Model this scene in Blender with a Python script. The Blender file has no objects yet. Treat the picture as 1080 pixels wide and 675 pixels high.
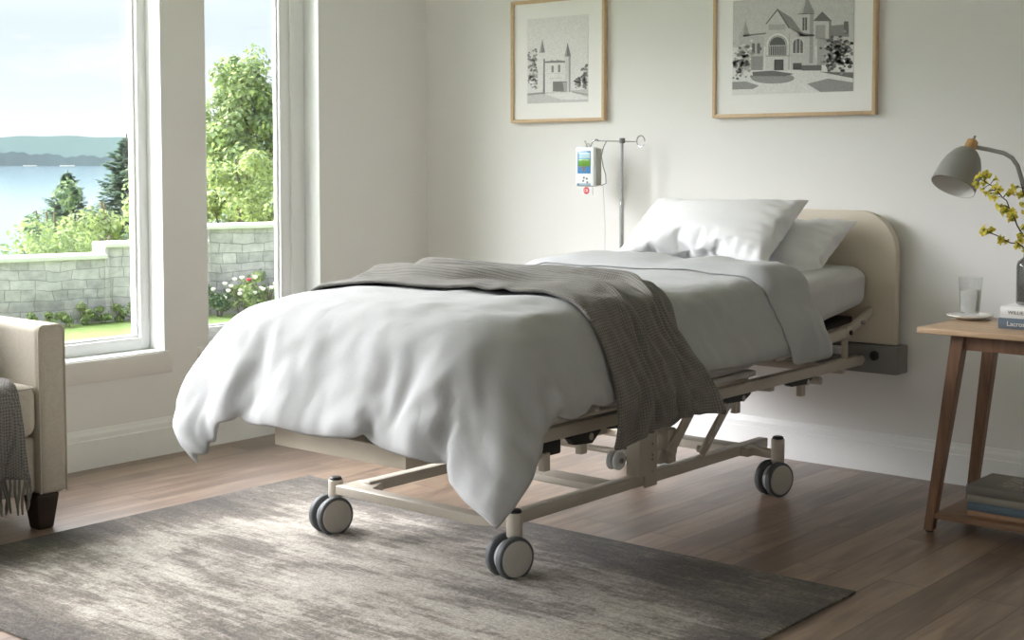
import bpy, bmesh, math, random
import numpy as np
from mathutils import Vector, Matrix, Euler
random.seed(11)
C = bpy.context.scene.collection
PI = math.pi
R = math.radians
YB = 5.466      # back wall plane
XW = -5.17      # window wall plane

# ------------------------------------------------------------------ materials
def srgb(r, g, b):
    f = lambda c: (c/255/12.92) if c/255 <= .04045 else ((c/255+.055)/1.055)**2.4
    return (f(r), f(g), f(b), 1)

class NT:
    def __init__(s, name):
        s.m = bpy.data.materials.new(name); s.m.use_nodes = True
        s.t = s.m.node_tree; s.t.nodes.clear()
        s.out = s.n('ShaderNodeOutputMaterial'); s.b = s.n('ShaderNodeBsdfPrincipled')
        s.l(s.b.outputs[0], s.out.inputs[0])
    def n(s, k, **kw):
        x = s.t.nodes.new(k)
        for a, v in kw.items(): setattr(x, a, v)
        return x
    def l(s, a, b): s.t.links.new(a, b)
    def coord(s, kind='Object', scale=(1, 1, 1), rot=(0, 0, 0), loc=(0, 0, 0)):
        c = s.n('ShaderNodeTexCoord'); m = s.n('ShaderNodeMapping')
        m.inputs['Scale'].default_value = scale; m.inputs['Rotation'].default_value = rot; m.inputs['Location'].default_value = loc
        s.l(c.outputs[kind], m.inputs[0]); return m.outputs[0]
    def noise(s, vec, scale=5, detail=4, rough=.6, dist=0):
        x = s.n('ShaderNodeTexNoise'); x.inputs['Scale'].default_value = scale; x.inputs['Detail'].default_value = detail
        x.inputs['Roughness'].default_value = rough; x.inputs['Distortion'].default_value = dist
        s.l(vec, x.inputs['Vector']); return x.outputs['Fac']
    def ramp(s, fac, stops):
        x = s.n('ShaderNodeValToRGB'); e = x.color_ramp.elements
        e[0].position, e[0].color = stops[0]; e[1].position, e[1].color = stops[-1]
        for p, c in stops[1:-1]:
            q = e.new(p); q.color = c
        s.l(fac, x.inputs[0]); return x.outputs[0]
    def mix(s, fac, a, b, mode='MIX'):
        x = s.n('ShaderNodeMix', data_type='RGBA', blend_type=mode)
        for i, v in ((0, fac), (6, a), (7, b)):
            if hasattr(v, 'is_output'): s.l(v, x.inputs[i])
            else: x.inputs[i].default_value = v
        return x.outputs[2]
    def math(s, op, a, b=0.0, c=0.0):
        x = s.n('ShaderNodeMath', operation=op)
        for i, v in enumerate((a, b, c)):
            if hasattr(v, 'is_output'): s.l(v, x.inputs[i])
            else: x.inputs[i].default_value = v
        return x.outputs[0]
    def bump(s, h, strength=.3, dist=.002, prev=None):
        x = s.n('ShaderNodeBump'); x.inputs['Strength'].default_value = strength; x.inputs['Distance'].default_value = dist
        s.l(h, x.inputs['Height'])
        if prev is not None: s.l(prev, x.inputs['Normal'])
        s.l(x.outputs[0], s.b.inputs['Normal']); return x.outputs[0]
    def set(s, **kw):
        for k, v in kw.items():
            k = k.replace('_', ' ')
            if hasattr(v, 'is_output'): s.l(v, s.b.inputs[k])
            else: s.b.inputs[k].default_value = v
        return s

def plain(name, col, rough=.5, metal=0, var=.04, scale=30, bump=0, **kw):
    t = NT(name); v = t.coord()
    f = t.noise(v, scale, 3)
    c = t.ramp(f, [(0.2, tuple(x*(1-var) for x in col[:3])+(1,)), (.8, tuple(min(1, x*(1+var)) for x in col[:3])+(1,))])
    t.set(Base_Color=c, Roughness=rough, Metallic=metal, **kw)
    if bump: t.bump(f, bump, .001)
    return t.m

M = {}
M['wall'] = plain('wall_paint', srgb(232, 232, 230), .85, var=.012, scale=3, bump=.05)
M['ceil'] = plain('ceiling_paint', srgb(238, 237, 233), .9, var=.01)
M['trim'] = plain('trim_paint', srgb(238, 239, 238), .4, var=.01)
M['apron'] = plain('sill_paint', srgb(225, 223, 218), .5, var=.01)
M['vinyl'] = plain('window_vinyl', srgb(236, 238, 238), .3, var=.01)
M['metal'] = plain('beige_painted_steel', srgb(186, 179, 166), .38, .1, var=.03)
M['bracket'] = plain('grey_plastic', srgb(120, 120, 118), .45)
M['black'] = plain('black_plastic', srgb(28, 27, 27), .45)
M['tyre'] = plain('grey_rubber', srgb(84, 87, 89), .6)
M['hub'] = plain('hub_plastic', srgb(176, 172, 164), .4)
M['chrome'] = plain('chrome', srgb(190, 190, 192), .22, 1)
M['lightgrey'] = plain('light_grey_plastic', srgb(205, 207, 208), .35)
M['deck'] = plain('deck_panel', srgb(214, 212, 205), .5)
M['headboard'] = plain('headboard_laminate', srgb(206, 197, 180), .45, var=.02, scale=8)
M['darkwood'] = plain('dark_stained_wood', srgb(52, 38, 30), .35, var=.2)
M['plate'] = plain('glazed_ceramic', srgb(226, 224, 219), .25)
M['lampgrey'] = plain('lamp_enamel', srgb(146, 146, 143), .42, var=.02)
M['lampin'] = plain('lamp_inner_enamel', srgb(214, 213, 208), .5)
M['white'] = plain('white_plastic', srgb(236, 239, 241), .3, var=.01)
M['paper'] = plain('paper', srgb(222, 218, 208), .8)
M['matboard'] = plain('mat_board', srgb(242, 242, 241), .9, var=.01)
M['oakframe'] = plain('light_oak_frame', srgb(205, 178, 143), .5, var=.1, scale=60)

def linen(name, col, scale=1.0, rough=.9, b=.35, var=.05, crease=0):
    t = NT(name)
    a = t.noise(t.coord(scale=(900*scale, 60*scale, 60*scale)), 1, 2)
    c = t.noise(t.coord(scale=(60*scale, 900*scale, 200*scale)), 1, 2)
    big = t.noise(t.coord(), 3, 3)
    w = t.math('ADD', a, c)
    f = t.math('MULTIPLY_ADD', big, .3, t.math('MULTIPLY', w, .35))
    th = t.noise(t.coord(scale=(420, 55, 120)), 1, 2); th2 = t.noise(t.coord(scale=(70, 420, 120)), 1, 2)
    f = t.math('ADD', f, t.math('MULTIPLY', t.math('SUBTRACT', t.math('ADD', th, th2), 1.0), .35))
    cc = t.ramp(f, [(.3, tuple(x*(1-var) for x in col[:3])+(1,)), (.7, tuple(min(1, x*(1+var)) for x in col[:3])+(1,))])
    t.set(Base_Color=cc, Roughness=rough, Sheen_Weight=.15)
    n1 = t.bump(w, b, .0008)
    if crease:
        cw = t.noise(t.coord(scale=(1, 1, .45)), 7, 2, .5, .25); ridge = t.math('ABSOLUTE', t.math('SUBTRACT', cw, .5)); t.bump(ridge, crease, .03, n1)
    return t.m
M['duvet'] = linen('duvet_linen', srgb(165, 167, 168), crease=.28)
M['sheet'] = linen('sheet_cotton', srgb(188, 188, 188), b=.1, var=.02, crease=.15)
M['pillow'] = linen('pillow_cotton', srgb(222, 223, 225), b=.1, var=.015, crease=.2)
M['chair'] = linen('chair_upholstery', srgb(176, 168, 154), .6, b=.5, var=.12)

def waffle():
    t = NT('waffle_knit'); u = t.n('ShaderNodeUVMap')
    sx = t.n('ShaderNodeSeparateXYZ'); t.l(u.outputs[0], sx.inputs[0])
    def w(o, k): return t.math('ABSOLUTE', t.math('SINE', t.math('MULTIPLY', o, k)))
    a = w(sx.outputs[0], PI*200); b = w(sx.outputs[1], PI*72)
    h = t.math('POWER', t.math('MULTIPLY', a, b), .8)
    n = t.noise(t.coord(), 30, 4)
    f = t.math('MULTIPLY_ADD', h, .6, t.math('MULTIPLY', n, .4))
    c = t.ramp(f, [(.1, srgb(78, 75, 71)), (.5, srgb(112, 109, 103)), (.95, srgb(140, 137, 131))])
    t.set(Base_Color=c, Roughness=.95, Sheen_Weight=.2); t.bump(h, .9, .003); return t.m
M['blanket'] = waffle()

def throwmat():
    t = NT('throw_weave'); v = t.coord(rot=(0, R(45), 0), scale=(1, 1, 1))
    ch = t.n('ShaderNodeTexChecker'); ch.inputs['Scale'].default_value = 130
    t.l(t.coord(rot=(R(45), 0, 0)), ch.inputs[0])
    ch.inputs[1].default_value = srgb(128, 124, 120); ch.inputs[2].default_value = srgb(92, 90, 88)
    t.set(Base_Color=ch.outputs[0], Roughness=.95); t.bump(ch.outputs[1], .5, .002); return t.m
M['throw'] = throwmat()
M['fringe'] = plain('throw_fringe', srgb(112, 108, 103), .95, var=.25, scale=80)

def floor_mat():
    t = NT('wood_planks')
    v = t.coord(rot=(0, 0, R(90)))
    br = t.n('ShaderNodeTexBrick'); br.offset = .37
    br.inputs['Scale'].default_value = 1; br.inputs['Brick Width'].default_value = 1.35; br.inputs['Row Height'].default_value = .145
    br.inputs['Mortar Size'].default_value = .0016; br.inputs['Mortar Smooth'].default_value = .2; br.inputs['Bias'].default_value = 0
    br.inputs['Color1'].default_value = (.2, .2, .2, 1); br.inputs['Color2'].default_value = (.8, .8, .8, 1); br.inputs['Mortar'].default_value = (0, 0, 0, 1)
    t.l(v, br.inputs['Vector'])
    # offset the grain by the plank tone so that every plank has its own figure
    cm = t.n('ShaderNodeCombineXYZ'); t.l(t.math('MULTIPLY', br.outputs[0], 37.0), cm.inputs[0]); t.l(t.math('MULTIPLY', br.outputs[0], 11.0), cm.inputs[2])
    va = t.n('ShaderNodeVectorMath', operation='ADD'); t.l(v, va.inputs[0]); t.l(cm.outputs[0], va.inputs[1])
    mp = t.n('ShaderNodeMapping'); mp.inputs['Scale'].default_value = (1.2, 14, 1); t.l(va.outputs[0], mp.inputs[0])
    g = t.noise(mp.outputs[0], 2.2, 8, .62, .6)
    mp2 = t.n('ShaderNodeMapping'); mp2.inputs['Scale'].default_value = (1.5, 5, 1); t.l(va.outputs[0], mp2.inputs[0])
    g2 = t.noise(mp2.outputs[0], 1.1, 3, .5, 1.2)
    f = t.math('ADD', t.math('MULTIPLY', g, .55), t.math('MULTIPLY', g2, .3)); f = t.math('ADD', f, t.math('MULTIPLY', br.outputs[0], .22))
    c = t.ramp(f, [(.3, srgb(76, 62, 52)), (.48, srgb(114, 95, 81)), (.6, srgb(144, 122, 105)), (.78, srgb(172, 150, 132))])
    c = t.mix(t.math('MULTIPLY', br.outputs[1], .75), c, srgb(38, 28, 22))
    t.set(Base_Color=c, Roughness=t.math('MULTIPLY_ADD', g, .18, .28), Specular_IOR_Level=.6, Coat_Weight=.35, Coat_Roughness=.32)
    b = t.bump(g, .12, .001)
    x = t.n('ShaderNodeBump'); x.inputs['Strength'].default_value = .5; x.inputs['Distance'].default_value = .002; x.invert = True
    t.l(br.outputs[1], x.inputs['Height']); t.l(b, x.inputs['Normal']); t.l(x.outputs[0], t.b.inputs['Normal'])
    return t.m
M['floor'] = floor_mat()

def wood(name, c0, c1, axis=0, rough=.45):
    t = NT(name); sc = [18, 18, 18]; sc[axis] = 1.6
    g = t.noise(t.coord(scale=tuple(sc)), 3, 7, .6, .5)
    t.set(Base_Color=t.ramp(g, [(.3, c0), (.7, c1)]), Roughness=rough); t.bump(g, .1, .001); return t.m
M['tabletop'] = wood('oak_tabletop', srgb(158, 131, 103), srgb(190, 162, 131), 0)
M['tableleg'] = wood('walnut_legs', srgb(98, 71, 52), srgb(134, 101, 77), 2)
M['tableshelf'] = wood('oak_shelf', srgb(112, 84, 63), srgb(142, 110, 84), 0)
M['lampwood'] = wood('lamp_collar_wood', srgb(176, 136, 84), srgb(212, 174, 120), 2)
M['bark'] = wood('bark', srgb(84, 74, 62), srgb(120, 108, 92), 2, .9)

def rug_mat():
    t = NT('distressed_rug')
    st = t.noise(t.coord(scale=(3.0, 15, 1)), 1.9, 10, .74, .6)
    st2 = t.noise(t.coord(scale=(30, 5, 1), loc=(3, 1, 0)), 1.5, 5, .65)
    big = t.noise(t.coord(scale=(1.0, 2.0, 1), loc=(1.7, 5.2, 0)), 1.5, 5, .6, .8)
    # the woven-in darker border band of the rug
    c = t.n('ShaderNodeTexCoord'); s = t.n('ShaderNodeSeparateXYZ'); t.l(c.outputs['Generated'], s.inputs[0])
    def edge(o): return t.math('MINIMUM', o, t.math('SUBTRACT', 1.0, o))
    ex = t.math('MULTIPLY', edge(s.outputs[0]), 2.45); ey = t.math('MULTIPLY', edge(s.outputs[1]), 1.83)
    e = t.math('MINIMUM', ex, ey)
    band = t.n('ShaderNodeMapRange'); band.inputs[1].default_value = .05; band.inputs[2].default_value = .42; band.inputs[3].default_value = .17; band.inputs[4].default_value = -.035
    t.l(e, band.inputs[0])
    f = t.math('ADD', t.math('MULTIPLY', st, .55), t.math('MULTIPLY', big, .62))
    f = t.math('ADD', f, t.math('MULTIPLY', st2, .16))
    f = t.math('SUBTRACT', t.math('ADD', f, band.outputs[0]), .06)
    col = t.ramp(f, [(.44, srgb(188, 184, 177)), (.56, srgb(162, 156, 148)), (.63, srgb(122, 116, 109)), (.74, srgb(88, 82, 77)), (.88, srgb(62, 57, 54))])
    fine = t.noise(t.coord(scale=(.6, 1, 1)), 170, 3, .8)
    col = t.mix(.8, col, t.ramp(fine, [(.35, srgb(70, 68, 66)), (.65, srgb(225, 222, 216))]), 'SOFT_LIGHT')
    t.set(Base_Color=col, Roughness=.97, Sheen_Weight=.1)
    b = t.bump(fine, .8, .004); t.bump(st, .25, .004, b); return t.m
M['rug'] = rug_mat()

def stone_mat():
    t = NT('limestone_blocks'); v0 = t.coord(rot=(R(90), 0, 0))
    n = t.n('ShaderNodeTexNoise'); n.inputs['Scale'].default_value = 2.5; t.l(v0, n.inputs['Vector'])
    va = t.n('ShaderNodeVectorMath', operation='MULTIPLY_ADD'); t.l(n.outputs['Color'], va.inputs[0]); va.inputs[1].default_value = (.12, .10, .12); t.l(v0, va.inputs[2])
    br = t.n('ShaderNodeTexBrick'); br.offset = .43; br.squash = .6; br.squash_frequency = 3
    for k, x in (('Scale', 1), ('Brick Width', .27), ('Row Height', .105), ('Mortar Size', .006), ('Mortar Smooth', .9), ('Bias', .1)): br.inputs[k].default_value = x
    br.inputs['Color1'].default_value = srgb(158, 155, 154); br.inputs['Color2'].default_value = srgb(196, 192, 190); br.inputs['Mortar'].default_value = srgb(138, 134, 132)
    t.l(va.outputs[0], br.inputs['Vector'])
    g = t.noise(t.coord(), 9, 5)
    g3 = t.noise(t.coord(scale=(1, 1, 1.7)), 3.2, 6, .7, .5)
    c = t.mix(.42, br.outputs[0], t.ramp(g3, [(.35, srgb(134, 132, 132)), (.65, srgb(200, 196, 194))]))
    c = t.mix(.5, c, t.ramp(g, [(.3, srgb(110, 108, 106)), (.7, srgb(228, 225, 220))]), 'SOFT_LIGHT')
    t.set(Base_Color=c, Roughness=.95)
    b = t.bump(g, .5, .02)
    x = t.n('ShaderNodeBump'); x.invert = True; x.inputs['Distance'].default_value = .005; t.l(br.outputs[1], x.inputs['Height']); t.l(b, x.inputs['Normal']); t.l(x.outputs[0], t.b.inputs['Normal'])
    return t.m
M['stone'] = stone_mat()
M['cap'] = plain('limestone_cap', srgb(214, 211, 205), .9, var=.06, scale=4)
M['grass'] = plain('lawn_grass', srgb(120, 142, 74), 1, var=.25, scale=12, bump=.6)
M['scrub'] = plain('slope_grass', srgb(158, 166, 108), 1, var=.25, scale=.8)
def leafmat(name, col, var=.3):
    t = NT(name); n = t.noise(t.coord(), 2.5, 3)
    c = t.ramp(n, [(.3, tuple(x*(1-var) for x in col[:3])+(1,)), (.7, tuple(min(1, x*(1+var)) for x in col[:3])+(1,))])
    t.set(Base_Color=c, Roughness=.7)
    tr = t.n('ShaderNodeBsdfTranslucent'); t.l(c, tr.inputs[0]); mx = t.n('ShaderNodeMixShader'); mx.inputs[0].default_value = .35
    t.l(t.b.outputs[0], mx.inputs[1]); t.l(tr.outputs[0], mx.inputs[2]); t.l(mx.outputs[0], t.out.inputs[0]); return t.m
M['leaf_light'] = leafmat('leaf_light', srgb(160, 176, 108))
M['leaf_mid'] = leafmat('leaf_mid', srgb(124, 144, 96))
M['leaf_dark'] = leafmat('leaf_dark', srgb(84, 106, 82))
M['needle'] = leafmat('conifer_needles', srgb(96, 120, 92), .3)
M['hill'] = plain('far_wooded_hill', srgb(112, 138, 128), 1, var=.08, scale=.01)
M['hilltree'] = plain('far_shore_trees', srgb(76, 100, 98), 1, var=.15, scale=.02)
M['sand'] = plain('far_beach', srgb(214, 202, 178), 1)
M['petal_white'] = plain('petal_white', srgb(240, 232, 225), .7)
M['petal_red'] = plain('petal_red', srgb(206, 62, 76), .7)
M['blossom'] = leafmat('forsythia_petal', srgb(232, 218, 96), .25)
M['bud'] = leafmat('bud_green', srgb(168, 178, 84), .25)
M['twig'] = plain('twig_bark', srgb(78, 62, 52), .8)

def water_mat():
    t = NT('lake_water'); n = t.noise(t.coord(scale=(.05, .05, 1)), 6, 6)
    t.set(Base_Color=srgb(98, 132, 150), Roughness=.07, IOR=1.33); t.bump(n, .15, .1); return t.m
M['lake'] = water_mat()

def glass_mat(name, tint=(1, 1, 1, 1), base=.03, ior=1.45):
    # thin clear glass: lets light straight through, mirrors by the Fresnel law
    t = NT(name); t.t.nodes.remove(t.b)
    tr = t.n('ShaderNodeBsdfTransparent'); tr.inputs[0].default_value = tint
    gl = t.n('ShaderNodeBsdfGlossy'); gl.inputs['Roughness'].default_value = .02
    lw = t.n('ShaderNodeLayerWeight'); lw.inputs[0].default_value = .5
    f0 = ((ior-1)/(ior+1))**2; fr = t.math('MULTIPLY_ADD', t.math('POWER', lw.outputs['Facing'], 5.0), 1-f0, f0)
    mx = t.n('ShaderNodeMixShader'); t.l(fr, mx.inputs[0]); t.l(tr.outputs[0], mx.inputs[1]); t.l(gl.outputs[0], mx.inputs[2]); t.l(mx.outputs[0], t.out.inputs[0]); return t.m
M['pane'] = glass_mat('window_glass', (.985, .99, .99, 1))
M['tumbler'] = glass_mat('tumbler_glass', (.97, .975, .975, 1), ior=1.5)
M['smoked'] = glass_mat('smoked_glass', (.66, .66, .65, 1), ior=1.5)
def water2():
    t = NT('drinking_water'); t.set(Base_Color=(1, 1, 1, 1), Roughness=.0, IOR=1.33, Transmission_Weight=1.0); return t.m
M['drink'] = water2()

# ------------------------------------------------------------------ geometry
class MB:
    def __init__(s): s.bm = bmesh.new(); s.mi = 0; s.mats = []
    def use(s, m):
        if m not in s.mats: s.mats.append(m)
        s.mi = s.mats.index(m); return s
    def _fin(s, geom_faces):
        for f in geom_faces: f.material_index = s.mi
    def box(s, x0, x1, y0, y1, z0, z1, bev=.003, seg=2, mat=None):
        bm2 = bmesh.new(); bmesh.ops.create_cube(bm2, size=1)
        for v in bm2.verts: v.co = Vector(((x0+x1)/2+v.co.x*(x1-x0), (y0+y1)/2+v.co.y*(y1-y0), (z0+z1)/2+v.co.z*(z1-z0)))
        if bev: bmesh.ops.bevel(bm2, geom=bm2.edges[:], offset=min(bev, .49*min(abs(x1-x0), abs(y1-y0), abs(z1-z0))), segments=seg, affect='EDGES', profile=.5)
        if mat is not None: bmesh.ops.transform(bm2, matrix=mat, verts=bm2.verts)
        s._merge(bm2); return s
    def _merge(s, bm2):
        for f in bm2.faces: f.material_index = s.mi
        me = bpy.data.meshes.new('t'); bm2.to_mesh(me); bm2.free(); s.bm.from_mesh(me); bpy.data.meshes.remove(me)
    def beam(s, a, b, w, h, bev=.003, up=(0, 0, 1)):
        a = Vector(a); b = Vector(b); d = b-a; L = d.length; z = d.normalized(); u = Vector(up)
        x = u.cross(z)
        if x.length < 1e-4: x = Vector((1, 0, 0)).cross(z)
        x.normalize(); y = z.cross(x)
        m = Matrix((x, y, z)).transposed().to_4x4(); m.translation = (a+b)/2
        return s.box(-w/2, w/2, -h/2, h/2, -L/2, L/2, bev, 2, m)
    def cyl(s, a, b, r, r2=None, n=24, bev=0):
        a = Vector(a); b = Vector(b); d = b-a; r2 = r if r2 is None else r2
        bm2 = bmesh.new(); bmesh.ops.create_cone(bm2, cap_ends=True, segments=n, radius1=r, radius2=r2, depth=d.length)
        if bev:
            es = [e for e in bm2.edges if len(e.link_faces) == 2 and any(len(f.verts) > 4 for f in e.link_faces)]
            bmesh.ops.bevel(bm2, geom=es, offset=bev, segments=3, affect='EDGES', profile=.5)
        q = d.to_track_quat('Z', 'Y').to_matrix().to_4x4(); q.translation = (a+b)/2
        bmesh.ops.transform(bm2, matrix=q, verts=bm2.verts); s._merge(bm2); return s
    def tube(s, pts, r, n=12, closed=False):
        pts = [Vector(p) for p in pts]; rr = r if hasattr(r, '__len__') else [r]*len(pts)
        bm2 = bmesh.new(); rings = []; N = len(pts); prevx = None
        for i, p in enumerate(pts):
            a = pts[(i-1) % N] if (closed or i > 0) else pts[i]; b = pts[(i+1) % N] if (closed or i < N-1) else pts[i]
            t = (b-a).normalized()
            if prevx is None:
                x = t.orthogonal().normalized()
            else:
                x = (prevx-t*prevx.dot(t)).normalized()
            prevx = x; y = t.cross(x)
            rings.append([bm2.verts.new(p+rr[i]*(x*math.cos(2*PI*k/n)+y*math.sin(2*PI*k/n))) for k in range(n)])
        for i in range(N if closed else N-1):
            A = rings[i]; B = rings[(i+1) % N]
            for k in range(n): bm2.faces.new((A[k], A[(k+1) % n], B[(k+1) % n], B[k]))
        if not closed: bm2.faces.new(rings[0][::-1]); bm2.faces.new(rings[-1])
        bmesh.ops.recalc_face_normals(bm2, faces=bm2.faces); s._merge(bm2); return s
    def lathe(s, prof, n=48, mat=None, closed=False):
        bm2 = bmesh.new(); rings = []
        for r, z in prof:
            if r < 1e-6: rings.append([bm2.verts.new((0, 0, z))])
            else: rings.append([bm2.verts.new((r*math.cos(2*PI*k/n), r*math.sin(2*PI*k/n), z)) for k in range(n)])
        seq = list(zip(rings, rings[1:])) + ([(rings[-1], rings[0])] if closed else [])
        for A, B in seq:
            for k in range(n):
                a = [A[0]] if len(A) == 1 else [A[k], A[(k+1) % n]]
                b = [B[0]] if len(B) == 1 else [B[(k+1) % n], B[k]]
                if len(a)+len(b) > 2: bm2.faces.new(a+b)
        bmesh.ops.recalc_face_normals(bm2, faces=bm2.faces)
        if mat is not None: bmesh.ops.transform(bm2, matrix=mat, verts=bm2.verts)
        s._merge(bm2); return s
    def prism(s, pts, axis, a, b, bev=0):
        """extrude a closed outline pts (2-D) along axis between a and b; axis x: pts=(y,z), y: (x,z), z: (x,y)"""
        f = {'x': lambda p, t: (t, p[0], p[1]), 'y': lambda p, t: (p[0], t, p[1]), 'z': lambda p, t: (p[0], p[1], t)}[axis]
        bm2 = bmesh.new(); A = [bm2.verts.new(f(p, a)) for p in pts]; B = [bm2.verts.new(f(p, b)) for p in pts]; n = len(pts)
        bm2.faces.new(A); bm2.faces.new(B[::-1])
        for k in range(n): bm2.faces.new((A[k], B[k], B[(k+1) % n], A[(k+1) % n]))
        bmesh.ops.recalc_face_normals(bm2, faces=bm2.faces)
        if bev:
            es = [e for e in bm2.edges if any(len(fc.verts) > 4 or n == 4 for fc in e.link_faces)]
            bmesh.ops.bevel(bm2, geom=es, offset=bev, segments=3, affect='EDGES', profile=.5)
        s._merge(bm2); return s
    def grid(s, rows, closed_u=False):
        vs = [[s.bm.verts.new(p) for p in r] for r in rows]
        for j in range(len(vs)-1):
            n = len(vs[j])
            for i in range(n if closed_u else n-1):
                f = s.bm.faces.new((vs[j][i], vs[j][(i+1) % n], vs[j+1][(i+1) % n], vs[j+1][i])); f.material_index = s.mi
        return s
    def build(s, name, m=None, parent=None, smooth=True, sub=0):
        me = bpy.data.meshes.new(name); s.bm.to_mesh(me); s.bm.free()
        for mm in (s.mats or [m]): me.materials.append(M[mm] if isinstance(mm, str) else mm)
        o = bpy.data.objects.new(name, me); C.objects.link(o)
        if smooth:
            for p in me.polygons: p.use_smooth = True
            try:
                me.set_sharp_from_angle(angle=R(35))
            except Exception: pass
        if parent is not None: adopt(o, parent)
        if sub: q = o.modifiers.new('sub', 'SUBSURF'); q.levels = q.render_levels = sub
        return o

def adopt(o, parent):
    o.parent = parent
    w = parent.matrix_basis if parent.parent is None else parent.parent.matrix_basis @ parent.matrix_basis
    # children are modelled in world coordinates
    o.matrix_parent_inverse = Matrix.Identity(4)
    loc = world_loc(parent)
    o.location = o.location - loc
def world_loc(o):
    v = Vector(o.location); p = o.parent
    while p is not None: v = v + Vector(p.location); p = p.parent
    return v
def thing(name, label, cat, loc=(0, 0, 0), group=None):
    o = bpy.data.objects.new(name, None); o.empty_display_size = .1; C.objects.link(o); o.location = loc
    o['label'] = label; o['category'] = cat
    if group: o['group'] = group
    return o
def tag(o, label, cat, group=None, kind=None):
    o['label'] = label; o['category'] = cat
    if group: o['group'] = group
    if kind: o['kind'] = kind
    return o
def struct(o): o['kind'] = 'structure'; return o

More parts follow.
